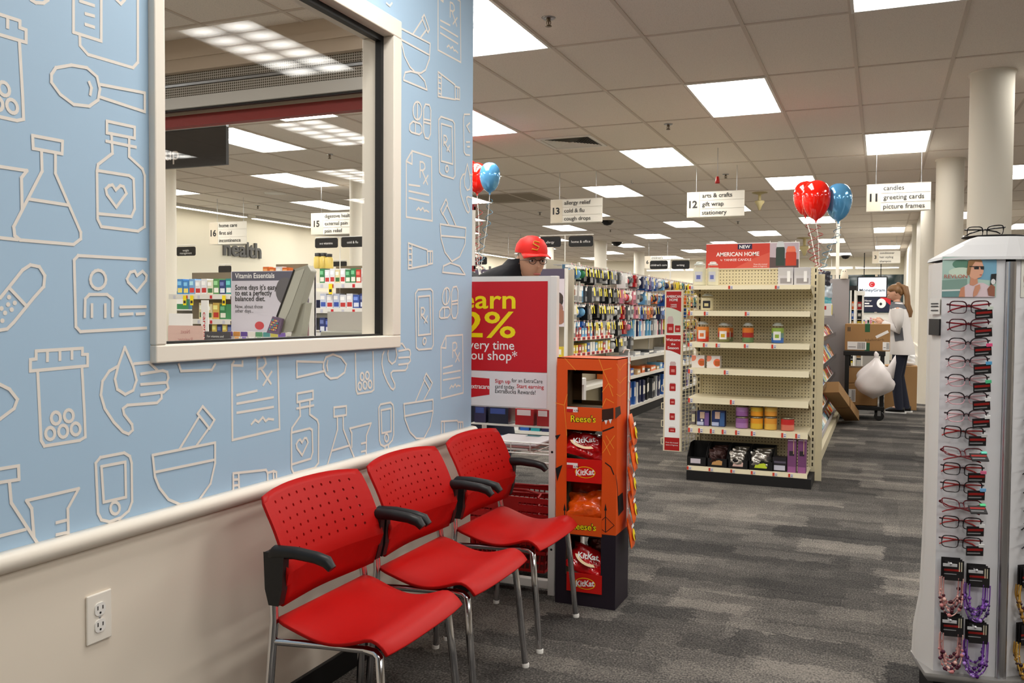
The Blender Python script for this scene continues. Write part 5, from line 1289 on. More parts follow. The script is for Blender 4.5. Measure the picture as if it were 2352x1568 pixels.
# till screen seen from behind
Yt = 4.4
P = lambda u, v, y=Yt: at(u, v, 'y', y)
t = thing('till_terminal', 'grey till terminal tilted back on the counter behind the window', 'till', tuple(P(675, 790))); O = Vector(t.location)
M_TILL = mat('till_grey', (172, 172, 160), .45)
b = MB(O)
side = [P(u, v) for u, v in ((629, 745), (676, 618), (706, 608), (714, 622), (672, 760), (640, 765))]
b.prism([(p.x, p.y, p.z) for p in side], (-.03, .10, 0), M_TILL); b.build('screen_case', t, bevel=.006)
b = MB(O); sc_ = [P(u, v, Yt-.002) for u, v in ((634, 742), (678, 624), (700, 616), (668, 705), (645, 757))]
b.poly([(p.x, p.y, p.z) for p in sc_], mat('till_side', (196, 196, 184), .5)); b.prism([(p.x-.004, p.y-.003, p.z) for p in (P(629, 745), P(676, 618), P(679, 620), P(633, 746))], (-.03, .10, 0), M_BLACK); b.build('screen', t)
b = MB(O); nk = [P(u, v, Yt+.02) for u, v in ((682, 702), (702, 694), (690, 775), (668, 775))]
b.prism([(p.x, p.y, p.z) for p in nk], (-.01, .08, 0), M_TILL); ft = [P(u, v, Yt+.0) for u, v in ((658, 772), (694, 772), (698, 816), (654, 816))]
b.prism([(p.x, p.y, p.z) for p in ft], (-.01, .10, 0), mat('till_foot', (120, 112, 96), .5)); b.build('stand', t, bevel=.004)
b = MB(O); kp = [P(u, v, Yt-.03) for u, v in ((626, 726), (648, 732), (640, 768), (612, 764))]
b.prism([(p.x, p.y, p.z) for p in kp], (0, .02, 0), mat('keypad_violet', (120, 100, 130), .5))
for i in range(4):
    for j in range(5):
        f, g = .2+.16*i, .2+.14*j
        p = (kp[0]*(1-f)+kp[1]*f)*(1-g)+(kp[3]*(1-f)+kp[2]*f)*g
        b.box((p.x-.006, p.y-.004, p.z-.005), (p.x+.006, p.y-.001, p.z+.005), cm([(90, 170, 170), (220, 120, 100), (230, 200, 120), (170, 120, 170)][(i+j) % 4]))
b.build('keypad', t)
a, c = P(735, 775), P(842, 762)
t = thing('desk_printer', 'white desk printer on the counter at the lower window corner', 'printer', ((a.x+c.x)/2, Yt, 1.03)); O = Vector(t.location)
b = MB(O); b.box((a.x, Yt, 1.03), (c.x, Yt+.3, max(1.05, c.z)), M_TILL); b.build('case', t, bevel=.008)
b = MB(O); p0_, p1_ = P(752, 768, Yt+.1), P(842, 716, Yt+.1); b.box((p0_.x, Yt+.1, p0_.z), (p1_.x, Yt+.11, p1_.z), mat('paper_guide', (206, 202, 196), .4)); b.build('paper_guide', t)
# back of the small register sign, its lettering shows mirrored
Yr = 4.32
a, c = at(386, 795, 'y', Yr), at(466, 748, 'y', Yr)
t = thing('register_sign', 'pink see-through register sign with mirrored lettering at the lower window corner', 'sign', ((a.x+c.x)/2, Yr, a.z)); O = Vector(t.location)
b = MB(O); b.prism([(p[0], Yr, p[1]) for p in rrect(a.x, a.z-.05, c.x, c.z, .012)], (0, .006, 0), mat('sign_pink', (232, 196, 186), .4)); b.build('panel', t)
b = MB(O)
for s, dz in (('Next', -.05), ('Register', -.10)): b.text(s, ((a.x+c.x)/2, Yr-.001, c.z+dz), (-1, 0, 0), (0, 0, 1), .026, mat('sign_rose', (206, 150, 146), .5), 'c', .01)
b.build('lettering', t)
a, c = at(388, 752, 'y', 4.6), at(440, 720, 'y', 4.6)
b = MB(); b.box((-(c.x-a.x)/2, 0, 1.03-a.z), ((c.x-a.x)/2, .01, c.z-a.z), M_PAPER); tag(b.build('paper_notice', loc=((a.x+c.x)/2, 4.6, a.z)), 'blank white notice standing behind the pink register sign', 'notice')
# shelves beyond: three end shelves facing the window
def end_shelves(u0, u1, Y, lips, lab, top, goods, boards=None, depth=.35):
    x0, x1 = at(u0, 700, 'y', Y).x, at(u1, 700, 'y', Y).x; um = (u0+u1)/2
    z = lambda v: at(um, v, 'y', Y).z
    t = thing('end_shelf_unit', lab, 'shelf unit', ((x0+x1)/2, Y+depth/2, 0)); O = Vector(t.location)
    b = MB(O); b.box((x0, Y+depth, 0), (x1, Y+depth+.03, z(top)), mat('back_brown', (120, 108, 90), .7)); b.box((x0, Y+.02, 0), (x1, Y+depth, .1), M_BLACKM); b.build('back_panel', t)
    for k, v in enumerate(lips):
        b = MB(O); b.box((x0, Y, z(v)-.015), (x1, Y+depth, z(v)), M_SHELF); b.box((x0, Y-.004, z(v)-.05), (x1, Y, z(v)+.004), M_SHELFW); so = b.build('shelf', t)
        n = 5
        for j in range(n):
            q = MB(O); xx = x0+(x1-x0)*(j+.4)/n; q.box((xx, Y-.006, z(v)-.045), (xx+.03, Y-.0045, z(v)-.01), M_RED if j % 2 else mat('tag_lilac', (200, 200, 214), .5)); q.build('price_tag', so)
    for k, (ua, ub, vt, vb, cols, nm) in enumerate(goods):
        n = len(cols); xa, xb_ = at(ua, vb, 'y', Y).x, at(ub, vb, 'y', Y).x; w = (xb_-xa)/n
        v_ = min(lips, key=lambda q: abs(q-vb)); zb2 = z(v_)
        for j, (cn, cc, dc) in enumerate(cols):
            h = z(vt)-zb2; m = MB(); h *= 1-.08*(j % 2); m.box((-w*.46, 0, 0), (w*.46, .1, h), cm(cc)); m.box((-w*.36, -.001, h*.12), (w*.36, -.0003, h*.42), cm(dc)); m.box((-w*.4, -.001, h*.6), (w*.2, -.0003, h*.85), cm(tuple(min(255, q+70) for q in cc)))
            o = m.build('product_box', loc=(xa+w*(j+.5), Y+.03, zb2+.0005)); tag(o, '%s box, %s of %s, on %s' % (cn, ORD[j], nm, lab.split(' seen')[0].replace('end shelf unit', 'end shelf')), 'box', 'boxes on ' + nm)
    return t
BL, WH, GR, RD, NV, LM, OG = ('blue', (70, 140, 210), (236, 220, 120)), ('white', (228, 230, 236), (190, 50, 50)), ('green', (52, 130, 80), (236, 236, 226)), ('red', (196, 60, 48), (240, 230, 220)), ('navy', (44, 60, 120), (220, 226, 240)), ('cream', (226, 214, 170), (60, 110, 60)), ('orange', (222, 110, 40), (240, 236, 226))
end_shelves(388, 529, 7.4, (676, 733, 778), 'first end shelf seen through the window', 622, [(402, 528, 640, 672, [BL, BL, ('pale blue', (120, 170, 220), (220, 60, 50)), WH, WH, ('ivory', (230, 228, 206), (60, 120, 70)), ('leaf green', (90, 150, 90), (240, 236, 230)), NV, ('teal', (40, 140, 140), (230, 230, 230))], 'the top row'), (452, 516, 695, 728, [LM, LM, ('gold', (214, 180, 90), (190, 50, 40)), GR], 'the middle row'), (482, 530, 742, 775, [('yellow', (226, 200, 90), (40, 70, 150)), NV, ('mustard', (220, 190, 90), (190, 60, 40)), NV], 'the low row')])
end_shelves(727, 850, 7.6, (650, 708, 765), 'second end shelf seen through the window', 606, [(730, 838, 616, 646, [GR, WH, WH, LM, WH, GR, GR, RD, WH], 'the top row'), (731, 838, 674, 703, [('blue white', (206, 214, 232), (60, 90, 180)), WH, ('powder blue', (196, 206, 230), (50, 80, 170)), WH, WH, ('deep blue', (60, 90, 170), (220, 226, 240)), NV], 'the middle row'), (730, 756, 730, 760, [NV, ('royal blue', (40, 60, 140), (220, 220, 236))], 'the low row')])
end_shelves(596, 668, 9.6, (640, 700), 'third end shelf seen through the window', 603, [(600, 660, 612, 638, [OG, OG, WH, OG], 'the upper row')])
for u, v, Y, n in ((424, 690, 7.38, 1), (440, 690, 7.38, 2), (514, 690, 7.38, 3), (759, 664, 7.58, 4)):
    q = at(u, v, 'y', Y); b = MB(); b.box((-.022, 0, -.05), (.022, .002, .055), M_YEL); b.box((-.015, -.0006, -.03), (.015, -.0001, .0), M_INK)
    tag(b.build('sale_tag', loc=tuple(q)), 'yellow sale tag hanging under the shelf lip, %s' % {1: 'outermost on the first window shelf', 2: 'second on the first window shelf', 3: 'beside the vitamin board', 4: 'on the second window shelf'}[n], 'tag', 'yellow sale tags')
# vitamin board
Yv = 6.9
x0_, x1_ = at(531, 700, 'y', Yv).x, at(722, 700, 'y', Yv).x; um = 626
z = lambda v: at(um, v, 'y', Yv).z
t = thing('vitamin_board', 'large grey vitamin advice board behind the till terminal', 'notice board', ((x0_+x1_)/2, Yv, 0)); O = Vector(t.location)
b = MB(O); b.box((x0_, Yv, z(800)), (x1_, Yv+.03, z(622)), mat('board_lilac', (206, 202, 214), .5)); bd = b.build('board', t)
b = MB(O); Y = Yv-.0006
b.poly([(x0_+.01, Y, z(644)), (x1_-.05, Y, z(644)), (x1_-.05, Y, z(623)), (x0_+.01, Y, z(623))], mat('board_slate', (88, 88, 104), .5))
xm_ = (x0_+x1_)/2; W = x1_-x0_
for cx, v, rx, rz, cc in ((.66, 668, .11, .13, (96, 94, 98)), (.84, 740, .15, .30, (110, 100, 116)), (.86, 770, .12, .12, (140, 104, 110)), (.35, 748, .055, .04, (196, 70, 76))):
    b.poly([(x0_+W*cx+rx*math.cos(k*math.pi/9), Y-.0004-cx*.0003, z(v)+rz*math.sin(k*math.pi/9)) for k in range(18)], cm(cc))
b.build('print_pattern', bd)
b = MB(O); Y = Yv-.0022
for s, v, hh, wd, m, bo in (('Vitamin Essentials', 638, .05, .47, M_PAPER, .012), ("Some days it's easy", 665, .05, .50, M_INK, .015), ('to eat a perfectly', 678, .05, .44, M_INK, .015), ('balanced diet.', 691, .05, .36, M_INK, .015), ('Now, about those', 708, .036, .33, M_INK, 0), ('other days...', 718, .036, .22, M_INK, 0)):
    b.text(s, (x0_+.05, Y, z(v)), (1, 0, 0), (0, 0, 1), hh, m, 'l', bo, wd)
b.build('lettering', bd)
b = MB(O); b.box((x0_, Yv+.03, 0), (x1_, Yv+.4, z(800)), M_SHELFW); b.build('cabinet', t)
b = MB(O); b.box((x1_-.045, Yv-.02, 0), (x1_, Yv+.02, z(622)), M_SHELFW); b.build('post', t)
zs_ = z(786)
b = MB(O); b.box((x0_, Yv-.16, zs_-.02), (x1_-.05, Yv, zs_), M_SHELFW); b.build('ledge', t)
for j, cc in enumerate(((110, 80, 150), (206, 140, 70), (96, 70, 150), (230, 226, 220), (90, 150, 110), (80, 150, 150), (200, 190, 90), (120, 90, 170), (214, 210, 204))):
    m = MB(); m.box((-.04, 0, 0), (.04, .06, .10), cm((236, 232, 230))); m.box((-.04, -.001, .055), (.04, -.0002, .10), cm(cc)); m.box((-.025, -.001, .01), (.025, -.0002, .05), cm(tuple(min(255, q+50) for q in cc)))
    o = m.build('vitamin_box', loc=(x0_+.08+j*.088, Yv-.12, zs_+.0005)); tag(o, 'small white vitamin box with a coloured top, %s along the ledge under the board' % ORD[j], 'box', 'vitamin boxes on the ledge')
a, c = at(470, 792, 'y', 6.7), at(527, 762, 'y', 6.7)
t = thing('advice_card', 'dark advice card with small white writing left of the vitamin boxes'.replace('left of', 'beside'), 'sign', ((a.x+c.x)/2, 6.7, a.z)); O = Vector(t.location)
b = MB(O); b.box((a.x, 6.7, a.z-.2), (c.x, 6.72, c.z), mat('card_dark', (70, 68, 74), .5)); b.build('card', t)
b = MB(O)
for k, s in enumerate(('For vitamins and', 'supplements from A-Z')): b.text(s, (a.x+.03, 6.699, c.z-.055-.04*k), (1, 0, 0), (0, 0, 1), .022, M_PAPER)
b.build('lettering', t)
q = at(470, 740, 'y', 6.9)
t = thing('vertical_sign', 'narrow white upright sign with red vertical lettering beside the first window shelf', 'sign', tuple(q)); b = MB()
b.box((-.045, 0, -q.z), (.045, .01, .22), M_PAPER); b.build('panel', t); b = MB(); b.text('carepass', (-.02, -.001, .10), (0, 0, -1), (1, 0, 0), .045, M_RED, 'l', .01, .32); b.build('lettering', t)
for u, hh in ((737, .16), (750, .16), (762, .15)):
    q = at(u, 606, 'y', 7.75); m = MB(); m.lathe([(.045, 0), (.045, hh*.7), (.03, hh*.78), (.03, hh*.8)], (0, 0, 0), cm((206, 180, 90), .3), 14); m.lathe([(.034, hh*.8), (.034, hh), (0, hh)], (0, 0, 0), M_INK, 14)
    o = m.build('vitamin_jar', loc=(q.x, 7.7, q.z-.05)); tag(o, 'amber vitamin jar with dark lid on the second window shelf, %s' % {737: 'outermost', 750: 'middle one', 762: 'beside the black flag'}[u], 'jar', 'amber vitamin jars')
    m = MB()
flag_post(781, 544, 0, 7.85, [('a-z vitamins', 725, 777, 546, 570), ('cold & flu', 785, 838, 543, 568)], 'pole with black vitamins and cold and flu flags behind the window')
flag_post(403, 564, 0, 9.5, [('weight/management', 407, 450, 566, 588)], 'pole with a black weight management flag at the window edge')
flag_post(518, 607, 0, 10.5, [('', 503, 532, 610, 627)], 'small dark flag under the health lettering')
flag_post(780, 598, 0, 11, [('', 765, 797, 600, 612)], 'small dark flag behind the amber vitamin jars')
# wall lettering and wall-washing light strips
def wall_word(s, u0, u1, vb, vt, lab):
    a = at(u0, vb, 'x', X0); c = at(u1, vb, 'x', X0); h = at(u0, vt, 'x', X0).z-a.z
    t = thing('wall_lettering', lab, 'wall lettering', (X0, (a.y+c.y)/2, a.z)); O = Vector(t.location)
    y = a.y; sc = (c.y-a.y)/(text_mesh(s, .02)[3]-text_mesh(s, .02)[2]); x00 = text_mesh(s, .02)[2]
    vs, fs, _, _ = text_mesh(s, .02); b = MB(O); k = h/.72
    P2 = [Vector((X0+.04, a.y+(p.x-x00)*sc, a.z+p.y*k)) for p in vs]
    b.add(P2, fs, mat('letter_grey', (92, 92, 92), .5)); b.add([p-Vector((.04, 0, 0)) for p in P2], fs, MATS['letter_grey'])
    ed = {}
    for f in fs:
        for i in range(len(f)):
            e = tuple(sorted((f[i], f[(i+1) % len(f)]))); ed[e] = ed.get(e, 0)+1
    for (i, j), n in ed.items():
        if n == 1: b.add([P2[i], P2[j], P2[j]-Vector((.04, 0, 0)), P2[i]-Vector((.04, 0, 0))], [(0, 1, 2, 3)], MATS['letter_grey'])
    b.build('letter', t)
wall_word('health', 511, 597, 585, 549, 'large grey health lettering on the white far wall')
wall_word('food & beverage', 1086, 1215, 631, 606, 'large grey food and beverage lettering far behind the man')
M_STRIP = mat('strip_light', (255, 255, 255), .5, emit=(255, 246, 230), es=9.0)
for k in range(10):
    y = 8+k*2.0
    t = thing('strip_light', 'long wall-washing light strip above the health wall, %s along it' % ORD[k], 'strip light', (X0+.35, y, CEIL), 0, 'light strips along the health wall')
    MB().box((-.06, -.9, -.05), (.06, .9, 0), M_FRAME).build('housing', t); MB().box((-.05, -.88, -.056), (.05, .88, -.05), M_STRIP).build('tube', t)
# white shelving along the health wall
t = thing('health_shelf_unit', 'long low white shelving along the health wall', 'shelf unit', (X0+.2, 16, 0)); O = Vector(t.location)
b = MB(O); b.box((X0, 8, 0), (X0+.05, 27, 1.75), M_SHELFW); b.build('back_panel', t)
for z_ in (.15, .55, .95, 1.35): 
    b = MB(O); b.box((X0+.05, 8, z_-.02), (X0+.45, 27, z_), M_SHELFW); b.build('shelf', t)
rnd = random.Random(5)
for k, z_ in enumerate((.95, 1.35)):
    for j in range(24):
        cn = list(PAL)[rnd.randrange(15)]; h = rnd.uniform(.18, .3); y = 9+j*.72
        m = MB(); m.box((0, -.3, 0), (.15, .3, h), cm(PAL[cn])); m.box((.1505, -.25, h*.3), (.151, .25, h*.7), cm((232, 230, 226)))
        o = m.build('product_box', loc=(X0+.2, y, z_)); tag(o, '%s boxes facing the aisle on the health wall, %s shelf, %s along' % (cn, ('upper middle', 'top')[k], ORD[j]), 'box', 'boxes along the health wall')
# ================================================================ people
def skin_mesh(joints, edges, radii, root, levels=2):
    me = bpy.data.meshes.new('skeleton'); me.from_pydata([tuple(j) for j in joints], edges, []); me.update()
    o = bpy.data.objects.new('skeleton', me); COL.objects.link(o)
    m = o.modifiers.new('skin', 'SKIN'); m.use_smooth_shade = True
    for k, r in enumerate(radii):
        d = me.skin_vertices[0].data[k]; d.radius = r if isinstance(r, tuple) else (r, r); d.use_root = (k == root)
    s = o.modifiers.new('sub', 'SUBSURF'); s.levels = levels; s.render_levels = levels
    dg = bpy.context.evaluated_depsgraph_get(); ev = o.evaluated_get(dg); em = ev.to_mesh()
    vs = [v.co.copy() for v in em.vertices]; fs = [tuple(p.vertices) for p in em.polygons]
    ev.to_mesh_clear(); bpy.data.objects.remove(o); bpy.data.meshes.remove(me)
    return vs, fs
def head_shape(female, n=28, k=22):
    vs = []
    for a in range(k+1):
        th = math.pi*a/k
        for j in range(n):
            ph = 2*math.pi*j/n
            x, y, z = math.sin(th)*math.cos(ph), math.sin(th)*math.sin(ph), math.cos(th)
            X, Y, Z = x*.095, y*.074, z*.118
            if z < 0: Y *= 1+.30*z; X *= 1+(.12*z if x > 0 else .38*z)
            if x > 0:
                g = lambda yy, zz, sy, sz: math.exp(-((Y-yy)/sy)**2-((Z-zz)/sz)**2)
                X += .020*g(0, -.022, .013, .016)+.010*g(0, 0, .010, .02)+.005*g(0, .028, .03, .012)+.006*g(0, -.062, .018, .008)+.008*g(0, -.098, .022, .014)
                X -= .011*g(.031, .006, .016, .012)+.011*g(-.031, .006, .016, .012)+.004*g(0, -.078, .02, .007)
            vs.append((X, Y, Z))
    fs = [(a*n+j, (a+1)*n+j, (a+1)*n+(j+1) % n, a*n+(j+1) % n) for a in range(k) for j in range(n)]
    return vs, fs
def hand(mb, p, d, up, m, s=1, curl=.5):
    d = Vector(d).normalized(); up = Vector(up); up = (up-d*up.dot(d)).normalized(); w = d.cross(up)*s; p = Vector(p)
    mb.M = Matrix(((d.x, w.x, up.x, p.x), (d.y, w.y, up.y, p.y), (d.z, w.z, up.z, p.z), (0, 0, 0, 1)))
    mb.tube([(-.02, 0, 0), (.02, 0, 0), (.06, 0, .002), (.085, 0, 0)], [.026, .036, .04, .03], m, 10)
    for k, (y, L) in enumerate(((-.03, .062), (-.01, .072), (.011, .068), (.03, .052))):
        mb.tube([(.075, y, 0), (.075+L*.45, y*1.05, -.012*curl), (.075+L*.75, y*1.05, -.03*curl-.008), (.075+L*.9, y, -.05*curl-.012)], [.0095, .009, .0085, .006], m, 7)
    mb.tube([(.01, -.03, -.005), (.035, -.055, -.018), (.065, -.06, -.03), (.085, -.052, -.04)], [.013, .011, .0095, .007], m, 7)
    mb.M = Matrix.Identity(4)
M_SKIN = mat('skin', (206, 158, 132), .5); M_HAIRB = mat('hair_brown', (126, 92, 58), .5); M_HAIRG = mat('hair_grey', (150, 140, 130), .6); M_LIP = mat('lips', (170, 92, 84), .5); M_EYE = mat('eye_dark', (40, 30, 28), .3)
M_JEAN = mat('jeans_dark', (32, 36, 52), .8); M_JACK = mat('jacket_black', (24, 24, 30), .8); M_COAT = mat('coat_white', (226, 222, 220), .7); M_GREYV = mat('vest_grey', (96, 98, 104), .8)
def loft(mb, rings, m, n=20, cap=False):
    vs = []
    for c, rx, ry in rings: vs += [(c[0]+rx*math.cos(2*math.pi*j/n), c[1]+ry*math.sin(2*math.pi*j/n), c[2]) for j in range(n)]
    fs = [(k*n+j, k*n+(j+1) % n, (k+1)*n+(j+1) % n, (k+1)*n+j) for k in range(len(rings)-1) for j in range(n)]
    mb.add(vs, fs, m, True)
    if cap: mb.add(vs[-n:], [tuple(range(n))], m)
def person(lab, loc, rotz, female, lean, arms, legs, head_pitch, head_yaw, scale=1.0):
    t = thing('person', lab, 'person', loc, rotz); t.scale = (scale,)*3
    L = lambda z: lean*max(0, (z-.9)/.6)
    sh = .155 if female else .19
    HU = .1 if not female else 0
    J = [(0, 0, .95), (L(1.1), 0, 1.1), (L(1.28), 0, 1.28), (L(1.42), 0, 1.42), (L(1.5)+.01+HU*.5, 0, 1.5-HU*.3), (L(1.56)+.02+HU, 0, 1.57-HU)]
    Rd = [(.10, .13), (.085, .11), (.085, .12), (.055, .07), (.045, .045), (.055, .055)]; E = [(k, k+1) for k in range(5)]
    for s, (el, wr) in zip((1, -1), arms):
        b = len(J); J += [(L(1.41), s*sh, 1.41), tuple(el), tuple(wr)]; Rd += [.042, .036, .027]; E += [(3, b), (b, b+1), (b+1, b+2)]
    for s, (kn, an) in zip((1, -1), legs):
        b = len(J); J += [(0, s*.09, .88), tuple(kn), tuple(an), (an[0]+.12, an[1], .035)]; Rd += [.085, .056, .038, .03]; E += [(0, b), (b, b+1), (b+1, b+2), (b+2, b+3)]
    vs, fs = skin_mesh(J, E, Rd, 0)
    body = MB(); body.add(vs, fs, M_SKIN, True)
    hc = Vector((L(1.6)+.035+HU*.8, 0, 1.635-HU*1.15))
    HM = Matrix.Translation(hc) @ Matrix.Rotation(head_yaw, 4, 'Z') @ Matrix.Rotation(head_pitch, 4, 'Y')
    body.M = HM; hv, hf = head_shape(female); body.add(hv, hf, M_SKIN, True)
    for s in (1, -1): body.ball((-.012, s*.074, -.005), (.02, .009, .032), M_SKIN, 10, 7)
    body.M = Matrix.Identity(4)
    for s, (el, wr) in zip((1, -1), arms):
        d = Vector(wr)-Vector(el); hand(body, Vector(wr)+d.normalized()*.02, d, (0, 0, 1) if abs(d.z) < .2 else (1, 0, 0), M_SKIN, s)
    body.build('body', t)
    f = MB(); f.M = HM
    for s in (1, -1):
        f.ball((.083, s*.031, .006), (.008, .014, .007), M_PAPER, 10, 6); f.ball((.089, s*.031, .006), (.004, .006, .006), M_EYE, 8, 5)
        f.tube([(.094, s*.015, .026), (.094, s*.032, .03), (.083, s*.05, .025)], .0035, M_HAIRB if female else M_HAIRG, 6)
    f.ball((.094, 0, -.066), (.006, .024, .006), M_LIP, 10, 5); f.build('face', t)
    return t, HM, L, J
# man in the red cap, walking behind the sign stand
MY = 5.02; mx = at(1100, 700, 'y', MY).x
t, HM, L, J = person('man in a red cap, glasses and dark jacket walking behind the savings sign', (mx, MY, 0), -.25, False, .22, [((.05, .24, 1.13), (.24, .22, .98)), ((.02, -.25, 1.13), (.18, -.24, .95))], [((.10, .1, .50), (-.02, .11, .08)), ((.0, -.1, .5), (-.2, -.11, .1))], .12, -.55, 1.08)
j = MB(); loft(j, [((0, 0, .84), .15, .195), ((L(1.0), 0, 1.0), .15, .19), ((L(1.2), 0, 1.2), .155, .205), ((L(1.36), 0, 1.36), .16, .235), ((L(1.43), 0, 1.43), .14, .21), ((L(1.48)+.02, 0, 1.475), .105, .14), ((L(1.52)+.05, 0, 1.50), .085, .09), ((L(1.54)+.07, 0, 1.53), .078, .08)], M_JACK)
for k in (6, 9): j.tube([J[k], ((J[k][0]+J[k+1][0])/2, (J[k][1]+J[k+1][1])/2, (J[k][2]+J[k+1][2])/2), J[k+1], J[k+2]], [.10, .085, .07, .05], M_JACK, 12)
j.build('jacket', t)
j = MB(); loft(j, [((0, 0, .97), .135, .175), ((0, 0, .86), .145, .185), ((0, 0, .80), .12, .17)], M_JEAN)
for k in (12, 16): j.tube([J[k], J[k+1], J[k+2], (J[k+2][0], J[k+2][1], .05)], [.105, .08, .065, .066], M_JEAN, 12)
j.build('trousers', t)
for k in (12, 16):
    a = J[k+2]; j = MB(); j.tube([(a[0]-.07, a[1], .045), (a[0]+.02, a[1], .045), (a[0]+.12, a[1], .035), (a[0]+.19, a[1], .025)], [.04, .048, .044, .025], M_BLACK, 10); j.build('shoe', t)
c = MB(); c.M = HM
prof = [(.0, .140), (.03, .137), (.07, .118), (.092, .088), (.098, .06), (.098, .045)]
n = 24; vs = []
for r, z in prof: vs += [(r*1.06*math.cos(2*math.pi*q/n)-.006, r*.9*math.sin(2*math.pi*q/n), z) for q in range(n)]
M_CAP = mat('cap_red', (224, 26, 16), .6)
c.add(vs, [(a*n+q, (a+1)*n+q, (a+1)*n+(q+1) % n, a*n+(q+1) % n) for a in range(len(prof)-1) for q in range(n)], M_CAP, True)
c.build('cap', t)
c = MB(); c.M = HM; vs = []
for k in range(9):
    a = -1.15+2.3*k/8
    vs += [(.096*math.cos(a)-.004, .086*math.sin(a), .050-.004*abs(a)), (.096*math.cos(a)+.075*math.cos(a*.8), .088*math.sin(a), .038-.012*abs(a)*abs(a)*1.2)]
c.add(vs, [(2*k, 2*k+1, 2*k+3, 2*k+2) for k in range(8)], M_CAP, True); c.build('cap_brim', t, solid=.004)
c = MB(); c.M = HM
pts = [(.098, -.022+.015*x, .085+.013*z) for x, z in ((2, 1.6), (0, 2), (-.6, 1), (1.6, -.2), (.8, -1.6), (-1.2, -1.2))]
c.tube([(p[0]+.006-abs(p[1])*.12-(p[2]-.06)*.35, p[1], p[2]) for p in pts], .004, mat('emblem_gold', (206, 150, 40), .5), 6); c.build('emblem', t)
c = MB(); c.M = HM
for s in (1, -1):
    c.tube([(.10-.004*abs(math.cos(q*math.pi/8)), s*(.031+.021*math.cos(q*math.pi/8)), .004+.016*math.sin(q*math.pi/8)) for q in range(16)], .0016, M_INK, 5, closed=True)
    c.tube([(.098, s*.052, .008), (.05, s*.072, .008), (-.015, s*.077, .0)], .0016, M_STEEL, 5)
c.tube([(.104, .011, .008), (.106, 0, .01), (.104, -.011, .008)], .0015, M_INK, 5); c.build('glasses', t)
c = MB(); c.M = HM
for s in (1, -1): c.ball((-.03, s*.064, .0), (.042, .016, .04), M_HAIRG, 12, 7)
c.ball((-.062, 0, -.0), (.034, .058, .045), M_HAIRG, 12, 7); c.build('hair', t)
# woman stocking the cart
WY = 13.2; wx = at(2072, 700, 'y', WY).x
t, HM, L, J = person('woman in a white jacket with a long brown ponytail reading beside the black cart', (wx, WY, 0), math.pi-.12, True, .05, [((.02, .2, 1.14), (.22, .10, 1.22)), ((.0, -.19, 1.13), (.24, -.06, 1.24))], [((.05, .09, .50), (-.0, .10, .085)), ((.03, -.08, .50), (-.06, -.10, .085))], .42, .1, 1.0)
j = MB(); loft(j, [((-.02, 0, .80), .16, .20), ((-.01, 0, .92), .155, .195), ((L(1.08), 0, 1.08), .135, .165), ((L(1.25), 0, 1.25), .14, .18), ((L(1.36), 0, 1.36), .128, .195), ((L(1.42), 0, 1.42), .112, .175), ((L(1.455), 0, 1.45), .10, .135), ((L(1.47)+.005, 0, 1.475), .086, .10), ((L(1.50)+.01, 0, 1.51), .072, .076)], M_COAT)
for k in (6, 9): j.tube([J[k], ((J[k][0]+J[k+1][0])/2, (J[k][1]+J[k+1][1])/2, (J[k][2]+J[k+1][2])/2), J[k+1], J[k+2]], [.088, .074, .062, .044], M_COAT, 12)
j.build('jacket', t)
j = MB(); loft(j, [((L(1.42), 0, 1.42), .118, .17), ((L(1.46)+.005, 0, 1.462), .105, .125), ((L(1.5)+.015, 0, 1.50), .075, .08), ((L(1.5)+.02, 0, 1.52), .066, .07)], M_GREYV); j.build('inner_top', t); j = MB(); j.poly([(.09, .165, 1.17), (-.03, .185, 1.17), (-.05, .185, 1.0), (.06, .178, .98)], M_GREYV); j.build('side_panel', t)
j = MB(); loft(j, [((0, 0, .97), .12, .15), ((0, 0, .86), .135, .165), ((0, 0, .79), .11, .15)], M_JEAN)
for k in (12, 16): j.tube([J[k], J[k+1], J[k+2], (J[k+2][0], J[k+2][1], .05)], [.096, .07, .056, .06], M_JEAN, 12)
j.build('trousers', t)
for k in (12, 16):
    a = J[k+2]; j = MB(); j.tube([(a[0]-.07, a[1], .05), (a[0]+.02, a[1], .05), (a[0]+.11, a[1], .04), (a[0]+.17, a[1], .03)], [.036, .044, .038, .02], M_BLACK, 10)
    j.box((a[0]-.09, a[1]-.035, 0), (a[0]+.17, a[1]+.035, .018), M_PAPER); j.build('shoe', t)
c = MB(); c.M = HM
n = 24; vs = []
hp = [(.0, .124), (.05, .114), (.08, .085), (.092, .04), (.092, -.01)]
for r, z in hp: vs += [((r*1.06*math.cos(2*math.pi*q/n)) * (1 if math.cos(2*math.pi*q/n) < .3 or z > .06 else .82)-.012, r*.88*math.sin(2*math.pi*q/n), z) for q in range(n)]
c.add(vs, [(a*n+q, (a+1)*n+q, (a+1)*n+(q+1) % n, a*n+(q+1) % n) for a in range(len(hp)-1) for q in range(n) if not (a == 3 and math.cos(2*math.pi*(q+.5)/n) > -.1)], M_HAIRB, True)
c.ball((-.06, 0, .0), (.052, .066, .062), M_HAIRB, 14, 8); c.ball((-.085, 0, .085), (.035, .03, .04), M_HAIRB, 12, 7)
c.build('hair', t, solid=.004, off=1)
c = MB(); a = HM @ Vector((-.11, 0, .075)); P0 = [a, a+Vector((-.05, 0, -.03)), a+Vector((-.085, .01, -.15)), a+Vector((-.095, .02, -.27)), a+Vector((-.12, .03, -.36)), a+Vector((-.13, .03, -.44))]
for k in range(7):
    o_ = Vector((.016*math.cos(k), .02*math.sin(k*1.7), 0)); c.tube([p+o_*(1 if i else .4)+Vector((.008*math.sin(i*2+k), .008*math.cos(i*1.5+k), 0)) for i, p in enumerate(P0)], [.018, .024, .026, .024, .018, .004], M_HAIRB, 8)
